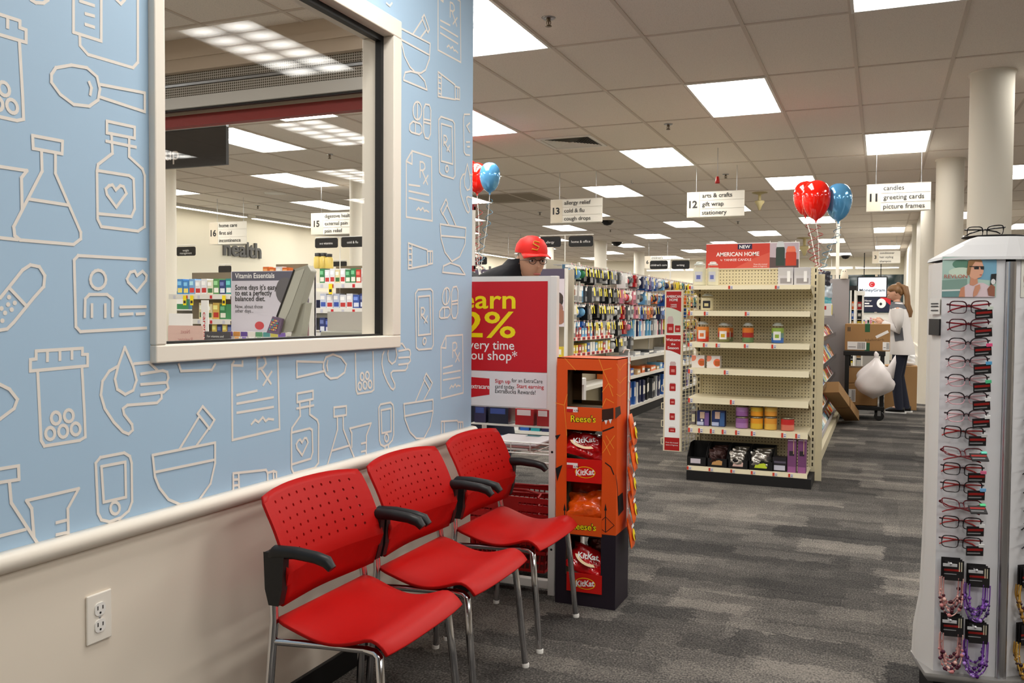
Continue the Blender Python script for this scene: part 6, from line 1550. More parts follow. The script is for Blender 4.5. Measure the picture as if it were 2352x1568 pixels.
c.build('ponytail', t)
q = t.matrix_world
pp = MB(); pp.box((-.10, -.08, 0), (.10, .08, .006), M_PAPER); pp.box((-.08, -.06, .0062), (.06, .05, .0068), mat('print_grey', (180, 180, 186), .6))
wv = Matrix.Rotation(math.pi-.12, 4, 'Z') @ Vector((.36, .02, 1.24)); o = pp.build('paper_sheet', loc=(wx+wv.x, WY+wv.y, wv.z+.015)); o.rotation_euler = (0, .5, .0)
tag(o, 'white sheet of paper held by the woman beside the cart', 'paper')
# ================================================================ cart, boxes and bag
CYF = 12.0
cx0, cx1 = at(1941, 810, 'y', CYF).x, at(2030, 810, 'y', CYF).x
zt_ = at(1985, 806, 'y', CYF).z
t = thing('utility_cart', 'black utility cart carrying a large sealed carton beside the woman', 'cart', ((cx0+cx1)/2, CYF+.3, 0)); O = Vector(t.location)
b = MB(O); b.box((cx0-.02, CYF, zt_-.06), (cx1+.02, CYF+.65, zt_), M_BLACK); b.build('top_shelf', t, bevel=.008)
b = MB(O); b.box((cx0-.02, CYF, .13), (cx1+.02, CYF+.65, .18), M_BLACK); b.build('bottom_shelf', t, bevel=.008)
for x in (cx0, cx1-.04):
    for y in (CYF+.02, CYF+.59): b = MB(O); b.box((x, y, .16), (x+.05, y+.04, zt_-.04), M_BLACK); b.build('post', t)
for x in (cx0+.04, cx1-.04):
    for y in (CYF+.06, CYF+.58):
        b = MB(O); b.lathe([(.055, -.018), (.06, -.01), (.06, .01), (.055, .018)], (x, y, .06), M_BLACK, 16, 'y'); b.box((x-.02, y-.022, .06), (x+.02, y+.022, .135), M_STEEL); b.build('caster', t)
def kraft(lab, c, size, rotz=0, rot=None, tape=None, labels=()):
    t = thing('cardboard_box', lab, 'cardboard box', c, rotz); w, d, h = size
    if rot: t.rotation_euler = rot
    MB().box((-w/2, -d/2, 0), (w/2, d/2, h), M_CARD).build('box', t, bevel=.004)
    b = MB()
    if tape: b.box((-.03, -d/2-.001, h*.7), (.03, -d/2, h), tape); b.box((-.03, -d/2-.001, 0), (.03, -d/2, h*.3), tape); b.box((-.03, -d/2, h), (.03, d/2, h+.001), tape); b.build('tape', t)
    for x0, z0, x1, z1 in labels:
        q = MB(); q.box((x0*w, -d/2-.0015, z0*h), (x1*w, -d/2, z1*h), M_PAPER); n = 7
        for k in range(n): q.box((x0*w+(x1-x0)*w*(.55+.4*k/n), -d/2-.0022, z0*h+.01), (x0*w+(x1-x0)*w*(.55+.4*(k+.45)/n), -d/2-.0016, z1*h-.01), M_INK)
        q.box((x0*w+.01, -d/2-.0022, z0*h+(z1-z0)*h*.3), (x0*w+(x1-x0)*w*.45, -d/2-.0016, z0*h+(z1-z0)*h*.36), M_INK); q.build('shipping_label', t)
    return t
bw = at(2044, 780, 'y', CYF+.02).x-at(1940, 780, 'y', CYF+.02).x; bh = at(1990, 744, 'y', CYF).z-zt_
M_GTAPE = mat('tape_green', (40, 96, 60), .5)
kb = kraft('large brown carton sealed with green tape on top of the black cart', (at(1992, 780, 'y', CYF+.02).x, CYF+.28, zt_+.001), (bw, .5, bh), 0, None, M_GTAPE, ((-.44, .04, -.02, .34), (.34, .04, .49, .34)))
b = MB(); b.box((-bw*.44, -.2515, bh*.72), (-bw*.42, -.2505, bh*.88), M_INK); b.box((-bw*.40, -.2515, bh*.72), (-bw*.38, -.2505, bh*.88), M_INK); b.text('Hallmark', (-.02, -.2512, bh*.36), (1, 0, .05), (0, 0, 1), .03, mat('ink_brown', (96, 72, 46), .7), 'l', 0, .22); b.build('print_pattern', kb)
a = MB(); a.M = Matrix.Rotation(-.5, 4, 'Y'); a.box((-.08, -.2515, 0), (.08, -.2505, .035), M_PAPER); a.M = Matrix.Identity(4)
o = a.build('sticker', kb); o.location = (bw*.34, 0, bh*.58)
kraft('brown carton with a shipping label on the bottom shelf of the cart', ((cx0+cx1)/2-.02, CYF+.3, .185), ((cx1-cx0)*.82, .5, .27), 0, None, None, ((-.48, .15, -.2, .75),))
kraft('smaller brown carton stacked above the labelled one in the cart', ((cx0+cx1)/2-.06, CYF+.34, .459), ((cx1-cx0)*.6, .4, .2))
kraft('plain brown carton on the floor behind the woman', (at(2068, 900, 'y', 13.75).x, 13.8, 0), (.42, .4, .62))
sn = MB(); bag(sn, (0, 0, 0), (1, 0, 0), (0, .4, 1), .26, .16, .10, M_PAPER, 41); o = sn.build('tissue_pack', loc=(at(2080, 850, 'y', 13.7).x, 13.75, .70)); tag(o, 'white wrapped pack lying on the carton behind the woman', 'packet')
# long box leaning on the card shelves
YL = 11.0
p0_, p1_ = at(1964, 968, 'y', YL+.4), at(1905, 858, 'y', YL)
p0_ = at(1966, 965, 'z', .02)
a = Vector((-.40, 11.75, .01)); top = Vector((-.585, 10.35, .47))
d = (top-a); Ln = d.length; d.normalize()
sd_ = Vector((1, .12, 0)); sd_ = (sd_-d*sd_.dot(d)).normalized(); wd_ = .17; nrm = d.cross(sd_).normalized()
if nrm.z < 0: nrm = -nrm
t = thing('cardboard_box', 'long flat brown carton leaning on the greeting card shelves', 'cardboard box', tuple(a))
b = MB(a); P = [a, a+sd_*wd_, a+sd_*wd_+d*Ln, a+d*Ln]; b.prism([tuple(p) for p in P], nrm*.12, M_CARD); b.build('box', t, bevel=.004)
b = MB(a); P = [a+d*Ln*.46, a+sd_*wd_+d*Ln*.46, a+sd_*wd_+d*Ln*.5, a+d*Ln*.5]
b.prism([tuple(p-nrm*.001) for p in P], nrm*.122, mat('tape_tan', (140, 100, 58), .4)); b.build('tape', t)
# white bin bag hanging from the cart
bgY = CYF-.28; c = at(2012, 868, 'y', bgY); wB = at(2052, 868, 'y', bgY).x-at(1966, 868, 'y', bgY).x; hB = at(2010, 818, 'y', bgY).z-at(2010, 906, 'y', bgY).z
t = thing('bin_bag', 'stuffed white plastic bag tied to the front of the black cart', 'plastic bag', tuple(c))
M_BAGW = mat('bag_white', (232, 226, 226), .35, spec=.5)
b = MB(); n, k2 = 22, 16; vs = []; rb = random.Random(3)
for i in range(k2+1):
    f = i/k2
    r = [0, .30, .62, .84, .96, 1.0, 1.0, .99, .95, .90, .83, .74, .62, .48, .33, .18, .08][i]
    cx_ = -.10*math.sin(f*3.0)*0 + (.10 if True else 0)*(1-f)*-.3
    for j in range(n):
        a_ = 2*math.pi*j/n; w_ = 1+.08*math.sin(3*a_+f*7)+.06*math.sin(7*a_-f*12)+.03*math.sin(13*a_+20*f)
        vs.append((cx_+.5*wB*r*w_*math.cos(a_), .19*r*w_*math.sin(a_), -hB*.55+hB*1.1*f))
b.add(vs, [(i*n+j, i*n+(j+1) % n, (i+1)*n+(j+1) % n, (i+1)*n+j) for i in range(k2) for j in range(n)], M_BAGW, True)
b.build('sack', t)
b = MB(); b.tube([(.0, 0, hB*.5), (.0, 0, hB*.62), (-.01, .02, hB*.68)], [.02, .03, .012], M_BAGW, 8); b.build('knot', t)
e = MB(); P = [(.02, -.02, hB*.36), (wB*.3, -.05, hB*.30), (wB*.5, -.04, hB*.62), (wB*.52, 0, hB*.42), (wB*.46, -.02, hB*.0), (wB*.25, -.08, hB*.1)]
e.add(P, [(0, 1, 5), (1, 2, 3), (1, 3, 4), (1, 4, 5)], M_BAGW, True); e.build('flap', t, solid=.006)
# grey divider, post, paper ghost
YD = 12.5
a, c = at(1891, 900, 'y', YD), at(1951, 640, 'y', YD)
t = thing('divider_panel', 'tall plain grey panel at the end of the greeting cards', 'panel', ((a.x+c.x)/2, YD, 0)); O = Vector(t.location)
b = MB(O); b.box((a.x-.1, YD, .0), (c.x, YD+.03, c.z), mat('divider_grey', (156, 152, 154), .5)); b.build('panel', t, bevel=.003)
q = at(1923, 640, 'y', YD+.3)
o = MB((q.x, YD+.3, 0)).box((q.x-.022, YD+.28, 0), (q.x+.022, YD+.32, CEIL), M_COLP).build('support_post'); struct(o); o.name = 'pillar_post'
q = at(1939, 642, 'y', YD+.015); g = MB()
g.lathe([(.05, 0), (.052, .03), (.042, .08), (.034, .11), (.022, .135), (0, .142)], (0, 0, 0), mat('ghost_cream', (226, 216, 196), .6), 16); o = g
t = thing('ghost_ornament', 'small cream ghost ornament standing on the grey divider panel', 'ornament', (q.x, YD+.015, c.z)); o.build('body', t)
g = MB(); g.ball((-.014, -.032, .098), (.006, .006, .008), M_INK, 8, 5); g.ball((.012, -.032, .098), (.006, .006, .008), M_INK, 8, 5); g.build('eyes', t)
# ================================================================ balloons
M_BRED = mat('balloon_red', (232, 24, 10), .08, spec=.6, coat=.4); M_BBLU = mat('balloon_blue', (92, 166, 220), .14, .35, .6, coat=.5)
def balloon(u, vt, vb, Y, m, lab, anchor, curls, grp):
    tp, kn = at(u, vt, 'y', Y), at(u, vb, 'y', Y); Hb = tp.z-kn.z; r = Hb*.37
    t = thing('balloon', lab, 'balloon', (kn.x, Y, kn.z), 0, grp)
    b = MB(); pr = []
    for k in range(19):
        f = k/18; a = math.pi*(1-f)
        z = Hb*(.06+.94*(1+math.cos(a))/2); rr = r*math.sin(a)**.85*(1-.36*(1-f)**1.6)
        pr.append((max(rr, .004), z))
    pr = [(.012, -.004), (.006, .006)]+pr[1:]
    b.lathe(pr, (0, 0, 0), m, 28); b.build('envelope', t)
    A = Vector(anchor)-Vector((kn.x, Y, kn.z)); s = MB()
    s.tube([(0, 0, 0), A*.3+Vector((.01, 0, 0)), A*.7, A], .003, M_WHITE, 6); s.build('ribbon', t)
    c = MB(); n = curls*16; cc = (150, 20, 24) if m is M_BRED else (60, 120, 150)
    c.tube([A*(.05+.85*k/n)+Vector((.03*math.sin(k*.62)+.02*math.sin(k*.11), .03*math.cos(k*.62), .0)) for k in range(n)], .0028, cm(cc, .15), 5); c.build('curl', t)
    return t
YA = 7.75; anc = at(1884, 640, 'y', YA)
balloon(1850, 416, 500, YA+.33, M_BRED, 'red balloon behind the other red one above the candle end shelf', anc, 4, 'balloons above the candle shelf')
balloon(1874, 414, 510, YA, M_BRED, 'front red balloon above the aisle end of the candle shelf', anc, 4, 'balloons above the candle shelf')
balloon(1925, 421, 512, YA+.1, M_BBLU, 'pearly blue balloon beside the two red ones near the aisle eleven sign', anc, 4, 'balloons above the candle shelf')
YA = 7.7; anc = at(1102, 640, 'y', YA)
balloon(1074, 366, 440, YA+.35, M_BRED, 'red balloon cut by the end of the papered wall', anc, 4, 'balloons by the papered wall')
balloon(1096, 374, 448, YA+.1, M_BRED, 'red balloon between the papered wall and the blue balloon', anc, 4, 'balloons by the papered wall')
balloon(1125, 373, 446, YA-.1, M_BBLU, 'pearly blue balloon just past the end of the papered wall', anc, 4, 'balloons by the papered wall')
q = at(1102, 640, 'y', YA); b = MB(); b.lathe([(.05, 0), (.05, q.z-.001), (0, q.z)], (0, 0, 0), M_SHELFW, 16); tag(b.build('balloon_stand', loc=(q.x, YA, 0)), 'slim white stand anchoring the balloons behind the savings sign', 'stand')
# white and red sign edge behind the balloons
a, c = at(1070, 618, 'y', 7.0), at(1089, 474, 'y', 7.0)
t = thing('banner_stand', 'tall white banner edged in dark red just past the papered wall', 'banner', ((a.x+c.x)/2-.15, 7.0, 0)); O = Vector(t.location)
b = MB(O); b.box((a.x-.3, 7.0, a.z), (c.x, 7.03, c.z), M_WHITE); b.box((a.x-.3, 6.998, c.z-.03), (c.x, 7.032, c.z+.02), mat('banner_red', (140, 20, 30), .5)); b.box((a.x-.3, 6.998, a.z-.02), (c.x, 7.032, a.z+.03), MATS['banner_red']); b.build('panel', t)
b = MB(O); b.box((a.x-.06, 7.0, 0), (a.x-.02, 7.03, a.z), M_STEEL); b.build('post', t)
# ================================================================ spinning spectacle stand
GA, GD = Vector((.184, 3.275, 0)), Vector((.372, 3.30, 0))      # front face, from its outer edge to the chrome post
GU = (GD-GA).normalized(); GN = Vector((GU.y, -GU.x, 0))         # along the face; out of it
WA = (GD-GA).length
GL = Vector((.150, 3.45, 0))                                     # rear edge of the side fin
GBD = Vector((math.cos(.62), math.sin(.62), 0)); GB = GD+GU*.032+Vector((0, .012, 0)); GBN = Vector((GBD.y, -GBD.x, 0)); WBB = .36
gz = lambda v: at(2225, v, 'y', 3.29).z
ZB, ZT = gz(1548), gz(588)
GC = Vector((.38, 3.52, 0))
t = thing('eyewear_stand', 'white spinning reading glasses stand with chrome corner posts', 'display stand', tuple(GC)); STAND = t; O = GC
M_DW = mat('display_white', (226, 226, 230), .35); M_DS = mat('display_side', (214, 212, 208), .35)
b = MB(O)
def col(p, z0, z1, e=0): return None
zs = [ZB, ZB+.10, ZB+.22, ZB+.5, ZT-.25, ZT-.02]
fl = [.028, .024, .006, 0, 0, .0]
# side fin, flaring a little at the foot
vs = []
for z, f in zip(zs, fl):
    vs += [GA+Vector((0, 0, z)), (GA*.45+GL*.55)+Vector((-f-.006, 0, z)), GL+Vector((-f, .0, z)), GL+Vector((.1, .06, z))]
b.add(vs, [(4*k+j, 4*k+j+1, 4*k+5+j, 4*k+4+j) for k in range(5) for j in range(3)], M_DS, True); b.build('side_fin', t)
b = MB(O); b.add([GA+Vector((0, 0, ZB)), GD+Vector((0, 0, ZB)), GD+Vector((0, 0, ZT)), GA+Vector((0, 0, ZT))], [(0, 1, 2, 3)], M_DW)
b.add([GB+Vector((0, 0, ZB)), GB+GBD*WBB+Vector((0, 0, ZB)), GB+GBD*WBB+Vector((0, 0, ZT)), GB+Vector((0, 0, ZT))], [(0, 1, 2, 3)], M_DW)
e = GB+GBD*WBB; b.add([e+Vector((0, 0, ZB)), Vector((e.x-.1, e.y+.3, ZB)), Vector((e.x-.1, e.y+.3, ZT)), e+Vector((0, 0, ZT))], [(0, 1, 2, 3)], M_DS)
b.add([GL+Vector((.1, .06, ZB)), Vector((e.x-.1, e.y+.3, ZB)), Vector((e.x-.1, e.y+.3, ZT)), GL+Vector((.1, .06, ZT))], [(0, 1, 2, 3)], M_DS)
b.build('face_panel', t)
b = MB(O); c = (GD+GB)/2+GN*.004
b.tube([c+Vector((0, 0, ZB-.02)), c+Vector((0, 0, ZB+.3)), c+Vector((0, 0, ZT-.02))], .0165, mat('post_satin', (200, 200, 204), .28, 1.), 16); b.build('corner_post', t)
M_CAPW = mat('display_cap', (186, 186, 188), .4)
# cap, sloping up to a small tray
b = MB(O); n = 40; vs = []
rim = [GA+Vector((-.004, -.004, 0)), GD+Vector((.0, -.01, 0)), GB+GBD*.02+Vector((0, -.02, 0)), GB+GBD*(WBB*.5), e+Vector((.02, 0, 0)), Vector((e.x-.08, e.y+.3, 0)), GL+Vector((.1, .07, 0)), GL+Vector((-.006, 0, 0))]
cc = Vector((.42, 3.56, 0)); R = len(rim)
for s, z in ((1.0, ZT-.012), (.985, ZT-.002), (.90, ZT+.012), (.72, ZT+.042), (.56, ZT+.066), (.5, ZT+.074)): vs += [cc+(p-cc)*s+Vector((0, 0, z)) for p in rim]
b.add(vs, [(k*R+j, k*R+(j+1) % R, (k+1)*R+(j+1) % R, (k+1)*R+j) for k in range(5) for j in range(R)], M_CAPW, False); b.add(vs[-R:], [tuple(range(R))], M_CAPW); b.build('cap', t, bevel=.006)
tz = ZT+.088
tc = at(2262, 545, 'z', tz)
b = MB(O); b.lathe([(0, -.012), (.06, -.01), (.105, .0), (.105, .003), (0, .003)], (tc.x+.03, tc.y+.02, tz), M_BLACK, 32); b.build('top_tray', t)
# base plate and foot
b = MB(O); vs = []
for z, s in ((ZB-.03, 1.05), (ZB-.012, 1.10), (ZB, 1.09)): vs += [cc+(p-cc)*s+Vector((0, 0, z)) for p in rim]
b.add(vs, [(k*R+j, k*R+(j+1) % R, (k+1)*R+(j+1) % R, (k+1)*R+j) for k in range(2) for j in range(R)], mat('base_silver', (176, 174, 172), .3, .6), True); b.add(vs[-R:], [tuple(range(R))], MATS['base_silver']); b.add(vs[:R], [tuple(range(R))], MATS['base_silver']); b.build('base_plate', t, bevel=.004)
b = MB(O); vs = []
for z, s in ((0, .98), (ZB-.03, .98)): vs += [cc+(p-cc)*s+Vector((0, 0, z)) for p in rim]
b.add(vs, [(j, (j+1) % R, R+(j+1) % R, R+j) for j in range(R)], M_BLACK); b.build('foot', t)
# posters at the head of the faces
def face(o, u, nrm, s, z, d=0.): return o+u*s+nrm*d+Vector((0, 0, z))
pz0, pz1 = gz(682), gz(590)
p = MB(O)
FA = lambda s, f, d=.002: face(GA, GU, GN, s*WA, pz0+(pz1-pz0)*f, d)
def fp(mb, pts, c, d): mb.poly([FA(a, f, d) for a, f in pts], cm(c) if isinstance(c, tuple) else c)
def fe(mb, cx, cz, rx, rz, c, d): mb.poly([FA(cx+rx*math.cos(k*math.pi/9), cz+rz*math.sin(k*math.pi/9), d) for k in range(18)], cm(c))
fp(p, ((0, 0), (.86, 0), (.86, 1), (0, 1)), (176, 206, 196), .002)
fp(p, ((.55, .45), (.86, .4), (.86, 1), (.55, 1)), (120, 170, 196), .0022); fe(p, .3, .82, .14, .12, (96, 140, 120), .0024); fe(p, .3, .62, .2, .12, (206, 224, 206), .0025)
fp(p, ((0, .18), (.4, .2), (.4, .45), (0, .42)), (130, 160, 150), .0026); fp(p, ((0, .0), (.4, .0), (.4, .15), (0, .15)), (110, 150, 150), .0026); fp(p, ((0, .14), (.4, .16), (.4, .2), (0, .18)), (226, 230, 226), .0028)
fp(p, ((.27, 0), (.30, .22), (.42, .33), (.52, .36), (.66, .35), (.78, .25), (.84, .05), (.84, 0)), (222, 200, 206), .003); fp(p, ((.27, 0), (.30, .22), (.36, .27), (.37, 0)), (204, 140, 110), .0032)
fp(p, ((.44, .3), (.45, .5), (.56, .5), (.57, .34), (.5, .28)), (206, 146, 118), .0034); fp(p, ((.41, .72), (.44, .5), (.52, .44), (.62, .5), (.655, .62), (.65, .78), (.62, .9), (.5, .93), (.43, .85)), (224, 168, 140), .0036)
fp(p, ((.39, .6), (.41, .9), (.5, .98), (.6, .95), (.64, .86), (.52, .88), (.46, .74), (.44, .56), (.41, .54)), (150, 112, 74), .0038)
fp(p, ((.5, .74), (.58, .76), (.58, .69), (.51, .69)), M_INK, .004); fp(p, ((.6, .76), (.66, .75), (.66, .68), (.61, .69)), M_INK, .004); fp(p, ((.43, .77), (.66, .765), (.66, .75), (.43, .75)), M_INK, .0041); fp(p, ((.585, .555), (.635, .56), (.62, .535)), (180, 70, 70), .004)
fp(p, ((.50, .12), (.53, .28), (.60, .32), (.61, .22), (.56, .05), (.5, 0)), (206, 146, 118), .0042); fp(p, ((.72, .2), (.78, .32), (.84, .26), (.84, .02), (.74, .04)), (150, 96, 76), .0042); fp(p, ((.765, .3), (.85, .34), (.86, .58), (.775, .57)), M_INK, .0044); fe(p, .81, .38, .035, .07, (226, 226, 226), .0046)
p.build('poster', t)
p = MB(O); q = FA(.03, .47, .005); p.text('REVLON', q, GU, (0, 0, 1), .0125, mat('logo_rose', (190, 96, 84), .5), 'l', .004, WA*.37); p.build('lettering', t)
FB = lambda s, z, d: face(GB, GBD, GBN, s, z, d)
p = MB(O); p.poly([FB(.02, pz0, .002), FB(WBB-.02, pz0, .002), FB(WBB-.02, pz1, .002), FB(.02, pz1, .002)], cm((222, 222, 214))); p.poly([FB(.035, pz0+.07, .0023), FB(.05, pz0+.07, .0023), FB(.05, pz1-.01, .0023), FB(.035, pz1-.01, .0023)], cm((170, 176, 166))); p.build('poster', t)
p = MB(O); p.text('REVLON', FB(.03, pz0+.052, .004), GBD, (0, 0, 1), .021, MATS['logo_rose'], 'l', .004); p.text('READING GLASSES', FB(.03, pz0+.034, .004), GBD, (0, 0, 1), .006, M_INK); p.build('lettering', t)
# printed slip and dark box on the fin
SN = Vector((-.95, -.3, 0)); SU = (GA-GL).normalized(); SU2 = SU
SM = (GA*.45+GL*.55)+Vector((-.012, 0, 0))
sl = MB(O); zz0, zz1 = gz(722), gz(684)
m0 = SM+(GA-SM)*.10; m1 = SM+(GA-SM)*.98; off = Vector((-.004, -.006, 0))
sl.poly([tuple(m0+off+Vector((0, 0, zz0))), tuple(m1+off+Vector((0, 0, zz0))), tuple(m1+off+Vector((0, 0, zz1))), tuple(m0+off+Vector((0, 0, zz1)))], cm((216, 214, 208)))
for f0, f1 in ((.2, .3), (.45, .5), (.62, .9)):
    P = [m0+(m1-m0)*.15+off*1.3+Vector((0, 0, zz0+(zz1-zz0)*f0)), m0+(m1-m0)*.85+off*1.3+Vector((0, 0, zz0+(zz1-zz0)*f0))]
    sl.poly([tuple(P[0]), tuple(P[1]), tuple(P[1]+Vector((0, 0, (zz1-zz0)*.07))), tuple(P[0]+Vector((0, 0, (zz1-zz0)*.07)))], M_INK)
sl.build('printed_slip', t)
sl = MB(O); z0, z1 = gz(771), gz(733)
sl.prism([tuple(m0+Vector((0, 0, z0))), tuple(m1+Vector((0, 0, z0))), tuple(m1+Vector((0, 0, z1))), tuple(m0+Vector((0, 0, z1)))], (-.006, -.012, 0), M_BLACK); sl.build('test_card_holder', t)
# ---- reading glasses
M_LENS = clear_mat('lens', (1, 1, 1), .02, 1.5, 1.6)
M_TAGB = mat('tag_black', (28, 26, 28), .5); M_TAGR = mat('tag_red2', (150, 28, 24), .5)
def glasses(top, low, temple, style, tagc, tag_=True):
    """one pair of glasses: x across the face, -y out of the display"""
    t = thing('reading_glasses', '', 'glasses', (0, 0, 0), 0, 'reading glasses on the stand')
    W, Hh = .062, .034
    f = MB(); g = MB()
    for s in (-1, 1):
        cx = s*.0335; n = 24; pts = []
        for k in range(n):
            a = 2*math.pi*k/n; e = .55 if style else .72
            x = math.copysign(abs(math.cos(a))**e, math.cos(a))*.0265; z = math.copysign(abs(math.sin(a))**e, math.sin(a))*.0198+(.0025*s*math.cos(a))
            pts.append((cx+x, -.004*abs(cx+x)/.06, z))
        up = [p for p in pts[:13]]; dn = pts[12:]+[pts[0]]
        f.tube(up, .0021, top, 6); f.tube(dn, .0015, low, 6)
        g.poly([(p[0], p[1]+.0005, p[2]) for p in pts], M_LENS)
    f.tube([(-.0085, 0, .004), (0, -.001, .0075), (.0085, 0, .004)], .002, top, 6)
    f.build('frame', t); g.build('lens', t)
    for s in (-1, 1):
        m = MB(); m.tube([(s*.060, -.004, .010), (s*.066, .0, .010), (s*.066, .004, .009)], .0028, top, 6)
        m.tube([(s*.066, .003, .009), (s*.035, .016, .004), (-s*.01, .020, -.001), (-s*.045, .022, -.011), (-s*.058, .021, -.019)], [.0028, .0026, .0024, .0026, .002], temple, 6); m.build('temple', t)
    if tag_:
        m = MB(); m.M = Matrix.Translation((.047, -.002, -.014)) @ Matrix.Rotation(-.08, 4, 'Y') @ Matrix.Scale(1.25, 4)
        m.box((-.024, -.006, -.02), (.018, -.003, .006), M_TAGB); m.box((-.022, -.0066, -.006), (.016, -.006, .0), M_TAGR); m.box((-.022, -.0066, -.014), (.010, -.006, -.011), M_GREY)
        m.box((.006, -.008, .004), (.020, -.004, .012), tagc); m.build('price_tag', t)
    return t
FR = {'burgundy': ((66, 18, 28), (60, 24, 36), (150, 24, 40)), 'pink': ((34, 22, 28), (226, 170, 180), (232, 190, 196)), 'redtemple': ((30, 20, 24), (34, 22, 26), (176, 36, 36)), 'darkred': ((92, 14, 24), (96, 20, 30), (130, 20, 30))}
SEQ = [(705, 'burgundy', 1, (216, 226, 216)), (746, 'burgundy', 1, (206, 206, 206)), (789, 'pink', 0, (240, 90, 140)), (830, 'pink', 0, (90, 170, 220)), (872, 'pink', 0, (90, 206, 150)), (913, 'pink', 0, (236, 236, 236)), (953, 'pink', 0, (236, 236, 236)), (992, 'redtemple', 1, (206, 206, 206)), (1038, 'darkred', 1, (110, 214, 190)), (1076, 'redtemple', 1, (240, 120, 160)), (1116, 'redtemple', 1, (120, 180, 230)), (1157, 'darkred', 1, (90, 206, 140)), (1198, 'redtemple', 1, (236, 236, 236)), (1243, 'redtemple', 1, (226, 226, 226))]
DESC = {'burgundy': 'burgundy framed', 'pink': 'black browed pale pink', 'redtemple': 'black framed red-armed', 'darkred': 'dark red tipped-up'}
rotA = math.atan2(GU.y, GU.x); rotB = math.atan2(GBD.y, GBD.x)
protos = {}
def place_glasses(key, tagc, style, loc, rz, lab, rx=0, ry=0, tag_=True, grp=None):
    k = (key, tagc, tag_)
    if k not in protos:
        c = FR[key]; o = glasses(cm(c[0], .2), cm(c[1], .2), cm(c[2], .25), style, cm(tagc), tag_); protos[k] = o; o.location = loc
    else: o = dup(protos[k], loc)
    o.rotation_euler = (rx, ry, rz); o['label'] = lab
    if grp: o['group'] = grp
    return o
for k, (v, key, st, tg) in enumerate(SEQ):
    z = at(2214, v, 'y', 3.27).z; s = .077-.008*(k > 6)
    p_ = face(GA, GU, GN, s, z, .030)
    up = key == 'darkred'
    place_glasses(key, tg, st, p_, rotA+.10, '%s reading glasses, %s from the top on the white front face' % (DESC[key], ORD[k]), -.9 if up else .12, .05 if k > 6 else -.02)
    m = MB(); m.box((-.012, -.0, -.014), (.012, .024, .010), M_CLEAR); o = m.build('nose_rest', t); o.location = Vector((p_.x, p_.y, p_.z))-O; o.rotation_euler = (0, 0, rotA)
FR['tortoise'] = ((40, 28, 28), (52, 40, 40), (48, 32, 28)); FR['black'] = ((26, 24, 28), (40, 36, 40), (30, 28, 30)); FR['violet'] = ((40, 30, 50), (50, 40, 60), (44, 34, 52))
for k in range(14):
    v = (706, 748, 789, 830, 872, 914, 955, 995, 1038, 1079, 1122, 1164, 1207, 1250)[k]; z = at(2340, v, 'y', 3.33).z; key = ('tortoise', 'tortoise', 'tortoise', 'tortoise', 'tortoise', 'black', 'black', 'violet', 'black', 'black', 'black', 'black', 'black', 'violet')[k]
    p_ = FB(.10+.004*(k % 3), z, .030)
    place_glasses(key, (216, 216, 216), 1, p_, rotB, '%s reading glasses, %s from the top on the face beyond the chrome post' % ({'tortoise': 'dark tortoise', 'black': 'black', 'violet': 'dark violet'}[key], ORD[k]), .1, .04, grp='reading glasses beyond the post')
    m = MB(); m.box((-.012, 0, -.014), (.012, .024, .010), M_CLEAR); o = m.build('nose_rest', t); o.location = Vector(p_)-O; o.rotation_euler = (0, 0, rotB)
q = at(2262, 536, 'y', tc.y+.0)
o = place_glasses('black', (200, 200, 200), 1, (q.x, tc.y, tz+.022), .16, 'black reading glasses lying on the dark tray on top of the stand', .35, -.06, False, 'glasses on top')
# ---- bead chains on black cards
def bead_chain(cs, dark, seed, lab, loc, rz, first={}):
    rb = random.Random(seed)
    t = thing('bead_chain', lab, 'glasses chain', loc, rz, 'bead chains on black cards'); t.scale = (1.12,)*3
    c = MB()
    for j in range(3): c.box((-.026+.004*j, -.012-.006*j, -.030-.003*j), (.026+.004*j, -.0105-.006*j, .030-.003*j), M_TAGB)
    c.box((-.02, -.0248, -.008), (.024, -.0241, -.002), M_TAGR); c.box((-.02, -.0248, -.018), (.014, -.0241, -.0155), M_GREY)
    for j in range(2): c.box((.020+.006*j, -.0252, -.008), (.0225+.006*j, -.0245, .020), cm((214, 206, 180)))
    c.build('card', t)
    h = MB(); h.tube([(-.008, 0, .016), (-.008, -.05, .018), (-.008, -.056, .024)], .003, mat('hook_clear', (206, 206, 208), .15, alpha=.8), 6); h.box((-.028, -.05, .012), (.010, -.046, .020), MATS['hook_clear']); h.build('hook', t)
    for j in range(5):
        w = .026+.003*j*(-1)**j*.6+rb.uniform(-.003, .003); L_ = .075+.009*j+rb.uniform(-.006, .004); y = -.008-.005*j; n = 22
        pts = [(w*math.cos(math.pi+math.pi*k/n)*(1+.12*math.sin(math.pi*k/n)), y+.003*math.sin(k), -.028-L_*math.sin(math.pi*k/n)**.7) for k in range(n+1)]
        s = MB(); s.tube(pts, .0018, cm(cs[j % len(cs)], .2), 5)
        for k in range(2, n-1):
            if rb.random() < .45: s.ball(pts[k], rb.choice((.0036, .0045, .006)), cm(dark if rb.random() < .45 else cs[(j+1) % len(cs)], .12), 8, 5)
        s.build('strand', t)
    return t
PK, PU, GO = [(206, 150, 146), (226, 180, 170), (190, 120, 120)], [(140, 90, 190), (120, 70, 160), (170, 130, 206)], [(190, 140, 50), (214, 170, 80), (150, 106, 40)]
